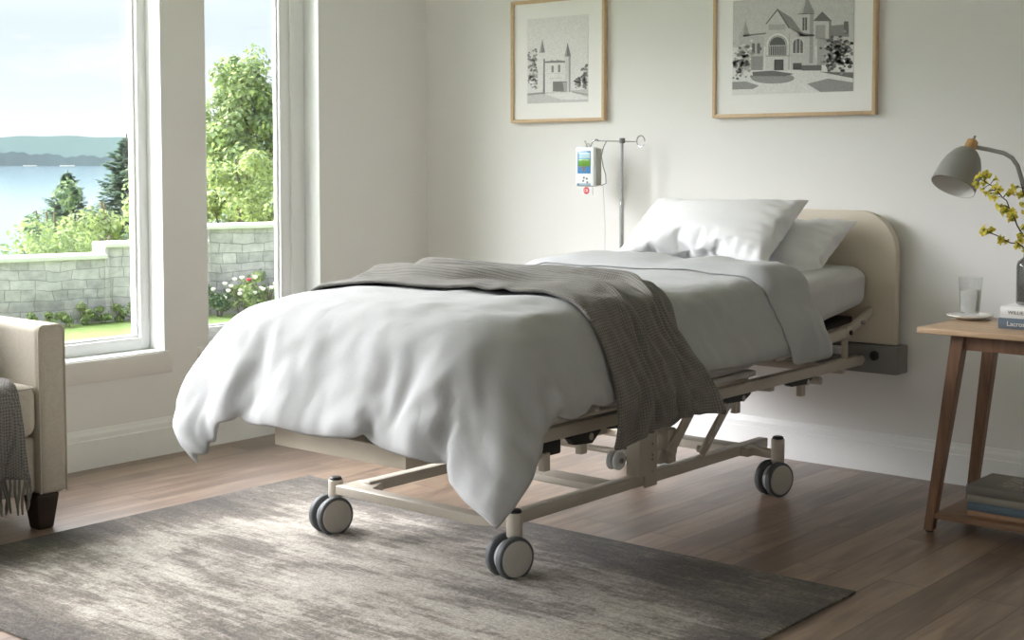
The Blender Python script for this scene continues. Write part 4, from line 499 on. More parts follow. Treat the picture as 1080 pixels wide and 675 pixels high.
BLANKET = ((-3.8351, 3.3129, 0.5786), 0.0015, 84, 40, (
(0,9,3,6,5,7,7,9,6,7,7,7,9,11,14,14,15,15,16,15,16,15,16,15,15,16,15,16,15,16,15,15,16,15,15,16,15,15,15,16,15,15,16,15,14,15,15,15,15,14,14,15,16,15,15,16,15,15,15,15,15,16,14,13,12,11,10,10,8,7,7,7,6,6,5,4,3,2,0,2,-1,-3,-4,-5,6,
-7,3,-2,1,1,1,-3,1,-1,0,1,0,0,-1,0,0,0,0,0,-1,1,-1,0,1,-1,0,0,0,-1,0,1,-1,0,0,0,0,0,0,0,0,0,-1,0,2,0,0,0,0,1,0,0,-1,0,1,-1,0,0,1,0,0,0,0,0,0,1,0,-2,0,0,0,-1,-1,1,1,1,1,0,-1,-3,2,2,2,0,-1,4,-1,0,0,-1,-1,0,-1,1,0,0,1,-1,-1,1,0,0,-1,
1,0,-1,1,0,0,0,0,-1,0,0,0,-1,0,1,0,-1,1,0,0,0,0,0,1,-1,0,0,1,-1,-1,1,1,-1,1,0,-1,0,0,1,0,0,0,-2,1,0,2,0,0,0,-1,-1,0,1,0,-2,1,0,0,2,-1,-2,-1,1,1,5,-1,-1,0,1,0,-1,0,0,0,-1,1,0,0,3,1,-1,0,1,-1,-1,0,1,-1,0,0,0,0,1,-1,1,0,-1,0,-1,0,-1,
-1,1,0,-1,0,1,-1,2,-1,0,-1,1,1,-1,1,1,-1,1,0,0,0,0,-1,1,0,0,-1,2,-1,0,1,1,-1,0,-1,-1,1,-1,-3,0,0,1,4,-1,-3,-2,1,2,-1,-1,0,0,0,1,-1,1,1,2,0,1,2,-1,-1,-1,-2,0,0,0,1,-2,1,-1,-1,1,0,-1,2,-1,-1,3,-1,-1,-2,1,0,0,0,1,0,0,0,0,1,0,0,0,0,0,
0,0,1,-1,0,1,0,-1,1,-1,1,0,0,-1,1,-1,-2,1,3,0,-1,-2,-1,1,1,0,2,-3,0,1,-1,0,0,0,5,2,-2,-1,3,1,0,-1,-1,-2,0,-1,-2,-2,1,1,-1,-1,1,0,0,0,-1,1,-1,0,0,0,0,0,1,-1,1,1,2,-2,1,-1,1,-1,1,-1,1,-1,-1,1,0,1,0,-1,0,0,-1,1,0,0,0,0,-1,1,-1,1,0,0,
-1,0,-2,-2,-1,3,2,1,-1,0,1,-1,-2,2,-1,0,0,1,1,1,7,-4,4,1,-4,-3,0,0,2,0,-3,1,-1,1,-3,1,2,0,-1,-1,0,1,0,0,1,0,0,0,-1,1,0,-1,0,0,1,1,-1,0,0,0,-1,1,-1,0,1,-1,1,-1,1,1,-1,0,0,0,0,-1,1,0,0,-1,1,0,-1,1,-3,0,3,-3,0,-5,1,4,3,1,0,1,-4,-3,1,
1,1,1,2,2,-2,2,-2,2,-2,0,2,1,-4,0,0,0,2,0,1,-1,0,-1,1,1,-1,0,1,0,0,-1,1,0,0,0,0,0,0,1,-1,1,1,0,-1,0,0,0,0,0,-1,0,0,0,0,0,1,-1,0,0,0,1,-1,0,0,0,-1,1,2,-3,1,-2,1,1,-2,4,-5,-4,0,1,1,2,7,0,-6,2,4,2,-3,-3,0,1,-1,-3,3,5,2,1,0,-2,-2,0,0,
1,0,-4,-1,-1,0,1,0,0,0,0,0,0,0,0,0,0,0,1,0,-1,1,0,-1,0,0,0,0,0,0,1,0,0,-1,1,-1,0,0,1,0,-1,0,0,-1,1,0,1,-1,-2,1,2,1,0,-5,3,1,-2,6,1,-3,-2,-3,0,-3,4,6,-1,4,0,-1,-4,0,0,1,2,2,0,-3,-5,7,3,3,-6,-1,0,-1,0,-4,2,0,-1,1,0,-1,1,0,0,0,1,0,
-1,0,0,0,1,-1,0,1,0,-1,0,0,-1,0,0,0,1,0,0,0,1,-1,0,1,0,0,-1,1,0,0,-1,0,0,-1,1,0,-2,0,0,-1,4,-1,1,2,2,2,-5,0,0,2,7,-4,-4,-1,0,1,2,1,2,-1,-4,-2,-4,-1,2,2,6,-5,-1,-4,4,3,-1,0,1,-1,0,0,0,0,0,0,-1,1,0,1,-1,0,-1,1,0,0,0,2,0,0,0,0,-1,0,
-1,1,-1,1,-1,1,0,-1,0,1,0,0,-1,0,0,1,0,0,0,-1,-3,2,-1,1,-3,1,1,-1,1,3,7,2,-1,-1,-6,-6,-2,-1,3,1,0,1,-2,-1,0,-2,4,-8,-3,0,0,5,0,5,-5,3,1,1,-1,1,0,1,-1,0,0,0,0,0,0,0,0,0,1,-1,0,0,0,0,0,1,0,0,0,0,1,-1,0,-1,0,0,0,1,0,-1,1,0,0,0,0,-1,
0,0,0,2,7,1,-1,1,-3,-5,-3,0,-2,-3,-1,5,1,1,-2,2,-1,-2,-5,-4,2,0,0,-2,-2,1,1,3,-3,-3,0,0,0,2,5,1,0,-1,1,-1,1,-1,0,1,0,0,0,-1,1,-1,1,0,-1,-1,1,-1,0,0,0,-1,1,0,1,0,-1,0,1,0,1,-1,0,0,1,0,0,0,1,0,0,0,-1,-1,-1,-1,2,2,1,0,1,3,1,0,0,-1,
-5,-8,-3,0,7,4,3,2,-2,-6,-4,0,-1,0,0,0,1,0,3,3,1,1,2,1,0,0,0,0,0,0,0,0,1,-1,0,-1,1,0,-1,1,-1,0,0,1,-2,0,0,-1,0,0,0,0,-1,0,1,0,0,0,0,1,0,0,-1,1,0,1,0,1,0,2,2,0,-1,0,-5,-5,0,-2,0,-1,3,3,2,4,3,1,-6,-7,-3,2,3,4,5,-3,-7,-1,2,0,0,3,1,2,
1,0,0,1,1,0,1,0,0,0,-1,0,0,0,-1,0,0,0,-1,0,1,-1,1,0,1,-1,2,-1,0,0,0,-1,-1,0,0,0,0,0,0,1,-1,0,1,0,1,0,0,0,0,0,2,-1,1,1,1,1,2,0,-4,-1,-1,-1,-4,-2,-1,0,3,3,7,-2,-7,-4,-1,2,4,-12,4,-1,0,0,2,1,3,0,0,1,1,1,1,1,-1,-1,-1,0,-1,0,-1,0,1,0,
0,0,1,0,0,0,0,1,0,1,0,1,1,0,-1,1,0,-1,0,1,-1,0,0,-1,1,0,0,-1,0,0,0,0,-1,0,-1,0,0,-1,1,0,1,4,4,3,0,0,-1,-3,-3,-5,-2,-3,4,7,-1,-2,-2,-5,0,-9,-1,0,0,4,-1,-1,-1,2,4,3,3,-1,-2,-2,1,-2,0,0,1,0,0,0,-1,1,0,1,0,1,-1,1,0,0,0,1,-1,1,-1,0,1,
1,0,1,0,-1,1,0,-1,1,-1,-1,0,1,-1,-1,0,-1,1,-1,0,-1,-1,0,-3,-1,-1,1,3,2,5,2,-1,0,3,0,-4,0,-8,3,8,1,-2,0,-7,-8,2,3,-2,-2,3,3,3,3,1,-1,-4,-3,-2,-1,-1,1,0,1,1,1,0,1,1,0,1,0,-1,0,1,0,-1,-1,0,0,0,-1,1,0,0,0,0,1,-1,0,0,0,1,-1,0,1,-2,-1,
1,-1,0,1,-2,1,0,1,-1,1,3,0,2,-4,-4,-2,1,2,2,-1,1,5,2,0,-2,-6,4,5,2,-4,-1,-8,3,0,4,5,4,2,0,-3,-6,-3,-1,1,3,2,0,0,0,0,0,-1,1,-1,0,-1,0,-1,0,0,-1,0,0,1,-1,-1,1,0,-1,0,0,0,0,-1,1,1,-1,1,-1,0,1,-1,1,0,0,1,0,-1,1,0,-1,0,1,-2,0,1,-2,5,2,
-3,-4,-2,2,5,-4,-3,4,2,6,0,-9,-3,6,6,-4,-1,6,5,4,-1,-4,-2,0,3,4,2,-1,-4,-3,-6,1,0,1,0,-1,0,-1,0,-2,0,-1,0,2,-1,0,0,0,0,1,-1,0,0,-1,0,1,0,-1,0,0,-2,1,-1,1,1,0,0,0,0,0,1,0,0,1,-1,0,0,0,3,-5,-1,1,-1,3,4,3,0,-4,3,2,-6,-8,-2,2,10,6,-2,
-9,-1,10,17,-1,-1,-1,2,3,1,-3,-5,-4,-6,-5,0,-2,7,-1,1,-1,-2,0,1,1,0,0,0,0,-2,-2,2,1,-1,0,0,-1,1,-1,0,2,-1,-1,-1,2,0,1,1,-1,0,0,-1,0,1,0,0,0,0,0,0,-1,1,0,-1,0,-1,5,0,-5,-3,-4,0,0,3,9,-1,2,5,2,-1,-4,-7,4,3,3,-1,-5,18,-1,-2,-2,-2,-3,
-3,-3,-2,0,0,0,3,-1,-3,-1,-1,1,2,-1,-1,0,0,1,0,0,4,-2,-3,0,1,0,-1,1,0,1,-1,0,1,1,0,-1,1,-1,0,1,0,-1,1,-1,0,0,1,-1,0,-1,1,0,0,-1,1,0,-2,0,2,4,-2,-2,-3,-2,-3,-2,3,3,0,-3,6,-1,6,-4,1,1,0,-1,10,-7,-2,0,-2,0,-1,0,0,0,2,5,-4,1,1,-2,1,0,
-1,0,-1,-1,0,0,1,0,-2,2,1,-1,0,0,1,-1,0,0,1,-1,0,0,0,0,0,0,0,0,0,0,0,1,-1,0,0,0,0,0,0,0,-1,2,-1,-1,2,-3,-1,2,0,3,0,0,-2,-4,-1,-1,-1,3,-1,3,-2,2,-3,1,4,1,2,0,-3,-1,0,-4,-2,0,0,0,1,0,6,-1,0,3,-1,0,0,-1,1,0,0,0,-1,0,1,0,0,1,-1,0,-1,
1,0,-1,1,0,0,0,0,0,0,0,0,0,0,0,0,-1,1,0,0,0,0,0,0,0,-1,0,1,0,-2,4,-3,-2,5,0,1,-1,1,-2,-6,-2,4,5,-4,4,-5,-3,4,-2,-1,8,0,0,3,-2,0,0,0,1,1,-1,0,-3,-3,5,-2,1,1,0,-1,0,-1,0,0,1,0,0,0,0,0,0,0,0,0,0,0,0,-1,1,0,-1,0,1,-1,1,0,-1,1,0,-1,1,
-1,1,-1,1,-1,0,0,0,1,-2,0,1,0,-2,5,-2,-2,-1,1,-1,1,3,3,-3,-1,-3,6,-3,4,-1,0,3,-7,-3,-4,4,0,1,0,1,2,1,1,2,-2,1,-3,-3,0,0,0,0,0,0,-2,1,0,-1,1,0,-1,1,0,-1,0,1,0,-1,0,1,0,-1,0,1,0,-1,0,0,0,1,-1,1,0,-1,1,-1,1,-1,1,0,-1,0,1,0,0,-1,2,-1,
0,3,0,0,0,2,0,2,-1,-3,1,2,-4,2,2,5,-2,0,-1,-5,-6,2,0,0,0,3,0,1,1,0,3,2,1,-8,2,-1,0,0,1,1,-1,-2,0,1,-1,0,1,-1,0,0,1,-1,0,1,0,0,0,0,0,-1,1,0,0,0,0,-1,1,-1,1,0,-1,1,-1,1,-1,0,1,0,-1,2,-1,0,0,0,-1,-1,-1,-1,0,1,2,3,2,1,-4,3,1,0,0,-3,
-1,4,5,-4,-10,0,1,0,1,0,1,0,-1,2,1,-1,3,7,-6,0,0,-1,0,1,2,-1,1,-1,1,0,-1,1,0,0,-1,1,0,-1,1,-1,0,1,0,0,0,0,0,0,0,0,0,0,-1,1,0,-1,0,0,0,1,-1,0,0,-1,1,1,0,1,0,-3,0,1,0,1,-2,-4,1,8,3,-3,-9,0,2,4,0,-5,7,6,-8,-1,-1,0,-1,0,1,-1,1,0,0,1,
-1,2,4,0,0,0,0,0,2,2,0,1,-1,1,0,-1,0,0,1,-1,0,0,-1,1,0,-1,1,0,-1,1,0,0,0,1,-1,0,0,-1,1,0,0,0,0,-1,0,1,0,0,0,-1,-1,1,1,7,1,0,0,0,-1,-2,-6,-6,2,2,8,-6,-5,2,7,-4,-6,3,-2,-1,-1,-1,-1,0,-2,1,0,-1,-1,0,3,2,2,1,-2,1,0,1,0,1,-1,0,0,0,0,0,
1,0,-1,0,0,1,0,-1,1,0,-1,0,1,0,0,0,0,0,-1,1,0,0,-1,1,0,-1,1,0,0,-1,0,1,1,1,0,-3,-2,-2,1,-2,2,-2,6,3,2,-4,-8,-2,6,9,-1,-10,3,10,-6,-8,5,-1,-1,0,-1,-1,0,0,-1,0,1,2,0,-1,-1,-1,1,0,0,-1,0,-1,1,-1,0,-1,0,0,-1,0,0,1,0,-1,0,1,-1,1,0,1,
-1,-1,1,0,0,0,1,0,0,0,1,-1,1,0,0,1,0,0,1,-1,-1,1,2,3,0,-6,-3,1,-2,1,-4,1,4,6,-1,-4,-6,1,8,3,-11,3,11,0,-1,1,1,1,1,0,1,-1,-1,1,1,0,-1,-1,0,-1,-1,-2,1,0,0,0,-2,0,0,0,0,-1,0,1,0,0,0,1,1,0,0,0,1,-1,1,1,-1,0,1,0,0,0,0,1,-1,1,0,0,0,0,1,
0,0,0,-1,-1,-2,0,0,5,3,2,0,-1,-7,-4,-5,4,10,3,-5,-6,-1,8,4,-11,3,10,-6,1,2,0,2,1,0,0,3,-1,0,0,2,1,1,0,-1,-3,-4,-1,0,1,2,0,1,1,0,1,0,-1,0,-1,1,0,-1,0,1,-1,0,1,0,-1,1,0,-1,0,0,0,1,-1,1,-1,0,1,-1,0,-1,1,-1,-2,-1,-1,0,0,-1,-1,0,1,3,2,
8,-1,-4,-6,1,5,6,0,-7,2,4,1,-8,2,2,1,-1,1,0,0,0,2,0,2,-1,0,-2,-3,-1,-1,1,2,-1,0,1,-1,0,1,0,0,0,1,0,0,1,0,0,0,0,-1,0,0,0,0,-1,1,-1,0,0,0,0,0,-1,0,0,0,0,-1,1,-1,0,-1,-1,-1,2,0,1,-1,2,2,-2,-1,-4,-1,2,5,6,-2,-5,-1,1,6,-1,-4,2,6,1,-6,
11,-1,1,-1,-1,-1,-1,-2,-3,-3,-2,-2,-2,0,-1,3,0,2,4,2,-1,0,0,-1,0,-1,1,0,0,1,-1,1,0,-1,0,1,-1,1,-1,0,0,-1,1,0,0,-1,1,-1,1,0,-1,1,-1,0,-1,0,0,-1,0,1,0,2,0,1,1,0,1,0,1,-2,-5,0,4,6,0,-5,-1,0,6,-4,-3,4,2,3,8,-1,-3,-2,-4,-2,-2,-2,1,1,3,
3,1,1,-3,1,1,0,0,0,0,0,0,0,0,0,-1,0,0,0,0,0,-1,1,0,-1,1,-1,0,0,0,0,0,0,0,1,-1,0,-1,0,0,-1,1,0,0,0,0,0,1,0,0,-1,0,0,-1,-3,1,1,2,5,4,-3,-4,0,5,4,-1,-4,0,4,-1,-5,1,3,-5,-2,-1,-1,1,2,5,6,4,1,-3,-2,-2,-1,-1,-1,-1,1,1,-1,1,0,-1,1,-1,0,
1,-1,-1,0,1,-1,0,-1,1,0,0,0,1,-1,1,0,-1,0,0,0,0,0,0,0,0,0,-1,1,-1,0,1,1,-1,1,0,0,0,0,-3,2,-2,1,1,0,2,1,1,-3,-2,4,5,2,-1,1,2,1,1,-2,-9,3,3,4,7,3,0,-1,-4,-4,-1,-3,1,-1,5,-3,1,-2,0,0,0,0,1,-1,0,0,0,0,1,-1,0,0,0,1,0,0,-1,1,0,0,-1,1,0,
0,0,-1,0,1,0,0,-1,0,0,0,0,0,0,-1,0,1,0,0,-1,0,2,1,2,-2,-5,-3,-1,3,2,3,0,-3,0,2,1,0,1,3,3,3,7,2,2,-3,-5,0,-3,-3,-3,3,0,2,-2,0,-1,2,-1,2,-1,0,0,0,0,1,0,1,-1,1,0,0,0,0,1,-1,0,0,1,-1,0,0,1,-1,1,-1,0,0,0,-2,0,0,1,0,0,-1,1,0,-1,2,0,-2,
-1,0,1,-1,1,1,0,-1,-2,-2,-4,-1,1,1,0,-1,0,0,-1,1,0,1,0,2,10,-2,-7,-2,-1,-5,-2,-2,4,0,3,1,2,1,-1,-1,1,0,1,0,0,0,0,-1,1,0,0,0,0,1,-1,1,-1,1,0,0,0,0,-1,0,0,0,0,0,1,0,-1,-1,0,-1,0,0,0,0,0,0,0,-1,1,1,-1,-1,-1,1,0,1,1,-1,3,1,1,-5,-5,-3,
1,3,-3,-1,3,-4,2,-2,1,4,),
(0,-2,-1,-2,-1,0,-1,-1,-1,0,-1,0,0,0,1,1,1,2,1,2,2,2,2,2,3,2,2,2,3,2,3,2,3,2,2,2,3,2,2,2,2,2,1,2,3,3,1,-1,0,0,0,0,0,-1,0,0,-1,0,-1,-1,-1,-1,-1,-1,-1,-1,0,0,0,0,0,0,-1,0,0,-1,0,-1,0,0,0,0,0,0,11,2,0,1,1,0,0,1,1,-1,1,0,1,0,0,1,1,0,1,
0,1,0,1,0,-1,1,0,0,0,1,-1,1,-1,0,1,0,-1,0,0,0,-1,0,0,-1,-1,-1,-1,0,0,1,0,0,-1,0,-2,0,0,-1,0,-1,0,-1,0,-1,0,0,0,-1,0,0,0,0,0,0,-1,1,0,0,1,-1,1,0,0,0,16,0,1,1,1,0,1,0,0,2,0,0,0,1,0,0,0,1,0,0,0,0,-1,0,0,-1,0,0,0,-1,0,-1,0,0,-1,-1,0,
0,-1,-1,1,-1,-1,0,-1,-2,1,0,0,0,-1,-1,0,0,1,-1,0,0,0,0,0,0,0,0,0,0,-1,1,0,0,0,-1,1,0,0,0,0,1,-1,1,-1,0,1,-1,22,1,0,0,0,0,1,0,0,-1,0,1,-1,0,1,-1,0,-1,-1,0,-1,0,0,-1,0,-1,-1,-1,-1,-1,-1,1,-2,0,0,0,0,-1,0,-1,-1,0,2,-1,-2,0,0,3,-2,-1,
2,0,0,0,0,0,0,0,0,0,0,0,0,0,0,0,0,0,0,0,0,1,0,0,0,0,0,1,0,0,0,0,0,1,24,-1,1,0,-1,0,-1,0,0,-1,0,-1,-1,-2,1,-2,-1,-1,1,-1,-1,-1,0,0,-1,0,0,-1,-1,0,2,-2,1,0,-1,2,-2,0,0,2,0,-1,0,0,1,1,-2,-1,3,-1,-1,1,0,0,0,0,-1,0,0,0,-1,1,-1,1,0,0,0,
0,1,0,0,0,0,1,0,1,0,-1,1,0,0,1,-1,1,21,-2,-1,1,-2,-2,-1,0,-1,1,-1,0,0,-1,-3,1,0,0,0,1,0,0,0,1,-1,0,1,1,0,1,-2,0,1,1,0,0,0,0,0,-1,-1,1,-1,1,0,-1,1,-1,-1,1,-1,0,0,0,-1,0,0,0,-1,0,0,-1,1,-1,0,1,0,0,-1,1,1,0,1,-1,1,-1,1,0,0,0,1,-1,0,
0,14,-1,-1,-1,-1,0,-1,-1,3,0,0,0,1,1,-2,2,-1,2,0,0,1,1,0,0,1,1,0,0,0,0,0,1,0,-1,0,-2,1,0,0,0,0,-1,-1,-1,0,0,-1,0,-1,0,-1,-1,0,0,0,0,0,-1,0,0,0,0,-1,0,0,0,0,-1,0,0,-1,2,0,1,-1,0,0,1,-1,1,-1,1,0,-1,11,1,0,-1,2,0,1,0,0,0,1,1,0,1,1,
-2,2,1,1,0,1,0,0,0,0,0,-1,1,-1,-1,0,0,0,-1,0,-1,0,-2,0,-1,0,0,-1,0,0,-1,1,-1,0,-1,0,0,-1,0,0,0,0,-1,0,0,-1,0,-1,1,-1,0,1,0,-1,-1,1,0,-2,-1,2,1,0,-1,2,-1,0,-1,1,1,15,2,0,0,0,1,-1,1,-1,2,1,0,0,0,1,-1,0,1,0,-1,-1,-1,-2,-3,-3,-3,-1,
-2,0,-1,0,0,-1,1,0,3,2,3,2,0,-1,0,0,0,-1,1,-1,0,0,0,0,0,0,0,0,0,0,0,-1,-1,1,-1,1,-2,0,-1,0,0,1,-1,-1,-2,2,0,1,0,0,1,-1,1,-1,0,0,0,20,-1,1,0,0,0,1,-1,1,-2,0,-1,2,0,-1,1,-2,-3,-4,-1,-1,-1,0,0,0,0,0,0,1,0,-1,-1,-1,-3,-1,-2,-1,1,1,4,
3,2,2,0,0,0,0,0,0,0,0,0,0,0,1,-1,1,0,0,0,-1,0,-1,0,0,0,-1,0,0,0,-1,0,0,1,-2,2,-1,0,0,-2,1,1,1,0,20,0,-1,0,0,0,-1,-1,-1,1,-1,0,-3,2,-3,3,-2,-3,1,1,-1,-1,-1,0,2,0,0,0,-1,-1,0,-2,-2,0,0,0,-2,-2,-2,-1,1,2,1,2,3,2,2,1,1,1,1,0,1,0,0,1,
-1,0,0,0,-1,0,-1,0,-1,0,0,0,-1,0,0,0,-1,0,0,-2,-1,0,0,1,0,-1,-1,1,17,-1,0,0,0,-1,0,-1,-4,-4,-1,0,6,-1,3,-5,3,1,1,-1,-1,1,0,0,-1,1,0,0,-1,1,-1,0,1,0,-1,0,0,0,-1,-2,-1,-2,1,0,0,1,1,2,1,0,2,1,1,0,0,1,0,1,0,-1,0,-1,0,-2,-1,-3,-1,-1,0,
2,1,0,0,-2,0,-1,2,-1,0,0,0,0,-1,-2,11,2,0,-1,-1,0,0,0,0,0,-2,1,-4,0,3,3,0,0,0,-1,1,-1,0,0,0,0,0,-1,1,-1,0,0,0,-1,1,1,1,-1,1,1,0,0,-1,1,0,-1,0,0,0,0,0,0,0,1,1,-1,0,-1,-1,0,-1,0,-1,0,-1,0,-1,0,0,-1,-1,0,-1,1,0,2,-3,-1,2,2,0,-1,0,0,
-3,8,-1,0,0,0,-1,2,1,2,4,0,0,1,-1,0,-1,0,-1,1,-2,0,-1,0,0,-1,-1,-1,-1,0,-1,1,0,2,-2,1,1,1,2,0,0,1,1,0,0,1,0,-1,0,1,0,0,0,0,0,0,0,-1,-1,-2,-2,-2,-1,-1,2,1,1,2,-1,-1,0,-1,1,0,0,-3,2,2,-2,-1,2,1,0,0,-7,3,5,2,3,2,2,0,1,1,0,-1,1,-1,0,
-1,0,-1,-2,-2,-2,-1,0,-1,-2,-2,-2,-1,0,0,1,-1,1,0,4,-3,2,1,-1,2,2,1,2,0,1,0,1,1,0,0,0,1,1,0,1,0,0,0,0,-1,0,-1,-1,-1,-2,-1,1,-1,1,0,0,0,0,-1,1,1,0,0,0,0,-1,0,2,1,-2,-3,6,4,-2,1,2,2,2,1,0,0,0,-2,-2,-3,-3,-3,-2,-2,0,-2,-1,-1,1,0,0,1,
-1,0,-1,0,-1,1,-2,1,-2,1,0,0,2,1,-1,1,0,0,0,0,1,1,0,0,0,1,1,0,1,0,1,1,2,0,0,2,1,1,-1,0,-1,0,1,1,0,2,-1,0,1,0,0,1,0,0,-1,1,8,-6,-3,2,4,0,0,2,3,0,-1,-2,-6,-5,-3,-2,-1,-1,0,0,0,0,-1,-1,-1,0,0,1,0,0,2,1,2,0,1,1,0,0,1,-1,-2,-2,-2,-2,
-1,-1,-1,-1,0,-1,0,0,1,0,-1,1,1,1,1,3,3,4,4,3,0,3,0,-1,0,2,-1,-1,0,1,1,0,-1,1,1,-1,0,2,0,-1,9,1,-1,-2,2,3,1,-2,-5,-5,-6,-6,-3,-1,-1,0,-1,0,-1,0,2,2,3,3,3,4,4,2,3,2,2,2,0,1,1,0,1,0,-1,0,-3,-1,0,-1,-1,-1,-1,0,-1,0,-1,0,-1,-1,-1,1,
-2,1,0,2,0,1,1,-2,1,-2,0,1,1,-1,1,1,0,-2,1,0,1,-1,0,1,0,-1,1,1,12,2,1,1,-1,-5,-6,-7,-6,-6,-3,-1,0,3,2,3,5,4,6,5,2,3,2,2,2,1,1,1,1,0,-1,0,1,-1,0,-1,-1,0,-1,-2,0,0,-1,0,-1,0,0,-1,-1,0,0,-1,0,0,-1,-1,1,0,0,-2,-1,-2,2,-2,-1,-1,0,0,1,
0,0,-1,0,2,-2,1,1,-1,-1,1,0,0,-1,2,20,-1,-6,-7,-10,-8,-4,-2,1,7,8,9,8,4,0,2,1,2,-1,-1,2,-1,0,0,-1,-2,0,0,-1,-1,0,-1,-1,0,-1,-1,-1,-1,-1,1,-1,1,-1,-1,2,-1,-1,1,0,-1,1,0,-1,1,1,-1,-1,0,0,-1,-1,0,-5,5,0,-1,0,0,-1,-1,-1,3,-1,-2,2,1,
-2,1,0,-2,1,3,0,-3,6,-10,-5,-2,2,8,7,8,6,2,0,0,-1,-1,2,-1,-1,-2,-1,0,-3,0,0,-1,1,-1,-1,0,0,1,-1,-1,-1,1,-1,1,0,-2,1,-1,2,-3,3,-1,-1,1,1,-1,1,0,-1,0,0,0,0,0,0,0,-1,0,0,-1,1,-5,0,4,0,-2,-1,0,2,0,1,0,-2,-1,1,1,2,0,0,-2,2,1,5,3,4,4,3,
0,1,-1,-1,0,-1,-1,-2,-1,-1,-1,-1,1,0,-1,1,0,-1,1,-1,1,0,0,-2,1,1,1,0,-1,1,0,-1,1,-1,1,-1,1,-3,3,-1,0,0,0,-1,0,0,0,0,-1,0,1,0,-1,0,0,0,-1,0,2,-1,-3,1,2,1,0,-1,-3,2,2,0,-1,2,-1,0,1,0,0,-1,1,14,2,0,-1,-1,0,-1,-1,0,-1,0,-2,2,-1,0,1,
-2,0,2,0,2,0,0,0,0,1,-1,-1,3,-1,0,0,1,-1,0,0,1,-1,0,-1,-1,0,0,-1,1,-1,-1,0,0,0,0,0,0,0,0,0,0,0,0,-1,0,1,-3,1,1,0,0,-1,0,1,0,0,-1,0,1,0,0,0,0,0,-1,0,1,-1,13,-1,0,-1,0,-2,-1,0,0,0,0,3,0,1,1,1,1,1,-1,1,0,0,1,0,0,0,1,-1,-1,0,0,0,-1,1,
-1,0,-1,0,-1,-1,1,-1,0,-1,-1,0,0,0,0,0,0,0,0,-1,1,0,0,0,0,0,-1,-1,2,-4,1,1,-3,0,0,-1,1,1,1,-2,1,1,-1,1,-1,0,1,-1,1,0,13,1,-1,1,0,1,0,0,0,0,1,-1,-1,2,0,0,2,-1,1,0,-2,1,0,0,0,0,-1,1,-1,-1,0,-1,1,-1,0,-1,-1,0,0,0,0,0,0,0,0,-1,0,0,0,
0,-1,0,0,1,-1,0,1,0,-1,-1,0,-1,0,2,-4,-1,1,0,0,0,-1,2,-1,1,-1,1,0,0,-1,-1,1,1,-1,2,15,1,0,0,1,0,0,0,-1,0,0,0,1,-3,3,-1,1,0,-1,0,0,0,0,-1,0,-1,1,-1,0,0,-1,1,-1,0,0,-1,1,0,-1,1,-1,0,0,0,0,0,0,0,0,0,1,0,0,0,0,0,0,0,0,-1,-1,0,-1,0,0,
-2,0,-1,0,1,-1,0,0,1,0,0,-1,1,-1,-1,0,0,1,-1,14,0,1,0,0,0,0,0,0,1,0,-1,-1,0,0,1,-1,0,0,-1,-5,3,0,1,0,0,-1,1,1,0,1,-1,0,0,0,0,0,-1,2,-1,0,1,0,0,0,1,1,0,0,0,0,1,0,0,1,0,-1,0,-1,1,-2,0,-3,1,-1,0,1,1,-1,-2,0,-2,1,0,1,-2,0,-1,0,0,-2,1,
-2,2,9,0,0,0,0,1,1,0,0,-1,1,-1,1,2,-9,5,-3,-2,0,1,0,0,0,0,1,1,2,-1,1,1,0,1,0,0,1,1,0,1,-1,0,1,0,0,1,1,1,0,1,0,1,0,0,1,0,0,0,0,-1,-1,-1,0,-1,-1,-3,-1,3,-1,-2,0,-1,1,-1,-2,0,-1,1,-1,-2,1,1,0,-1,1,-2,10,-1,-1,0,-1,0,0,0,0,0,1,-1,-3,
-2,4,-6,2,1,0,-1,4,-2,-1,0,0,1,0,2,0,2,1,1,1,2,0,0,1,0,1,0,0,-1,1,-1,0,-1,0,1,1,-1,1,0,0,2,0,-1,1,-1,0,-1,-1,0,-2,-3,0,-5,-2,1,0,1,-2,2,2,-2,1,2,-1,0,0,0,0,0,-1,0,14,-1,0,-1,1,-1,-1,0,0,0,-3,2,1,1,2,-2,-1,-1,0,1,2,-1,1,0,0,0,0,0,
0,-2,1,0,1,-1,0,1,-1,1,-1,1,0,1,-1,1,-1,0,-3,-3,0,4,0,0,-3,-3,1,3,-5,1,0,-4,-1,-2,4,6,1,-2,0,0,-1,0,1,0,-1,0,-2,-2,4,0,-1,0,1,-2,2,0,16,0,0,1,-1,0,0,0,0,0,0,0,0,-1,-1,1,-1,0,-1,1,-1,-1,0,-2,0,0,0,0,1,1,0,0,-1,0,0,0,1,-1,1,0,-1,-2,
0,-1,0,0,3,1,-2,-4,-1,-1,3,1,-2,-3,6,-4,-1,3,0,-1,-3,-6,2,7,3,-1,0,-1,-1,-1,1,0,0,0,-2,1,1,-1,0,2,-3,1,17,0,0,-1,0,0,0,-1,0,0,-1,-1,0,0,0,-1,-1,-1,0,-2,-2,-1,-2,3,0,0,0,1,0,2,0,0,1,1,0,0,0,0,0,0,1,1,0,0,0,0,0,0,1,0,0,0,-1,0,-1,1,
-4,1,-1,-1,0,1,0,1,-2,-4,-4,-1,2,1,3,1,-2,1,0,0,1,1,-1,0,-1,1,1,-3,14,0,0,0,0,0,-1,0,-1,0,-1,0,-1,0,-3,-2,-2,-5,-3,-3,0,-2,1,-1,0,0,2,1,2,0,1,1,0,0,1,1,0,1,0,1,0,1,1,1,1,0,0,1,1,1,0,0,0,0,1,-2,0,0,0,0,-1,0,1,0,2,-3,2,1,-2,-1,-3,0,
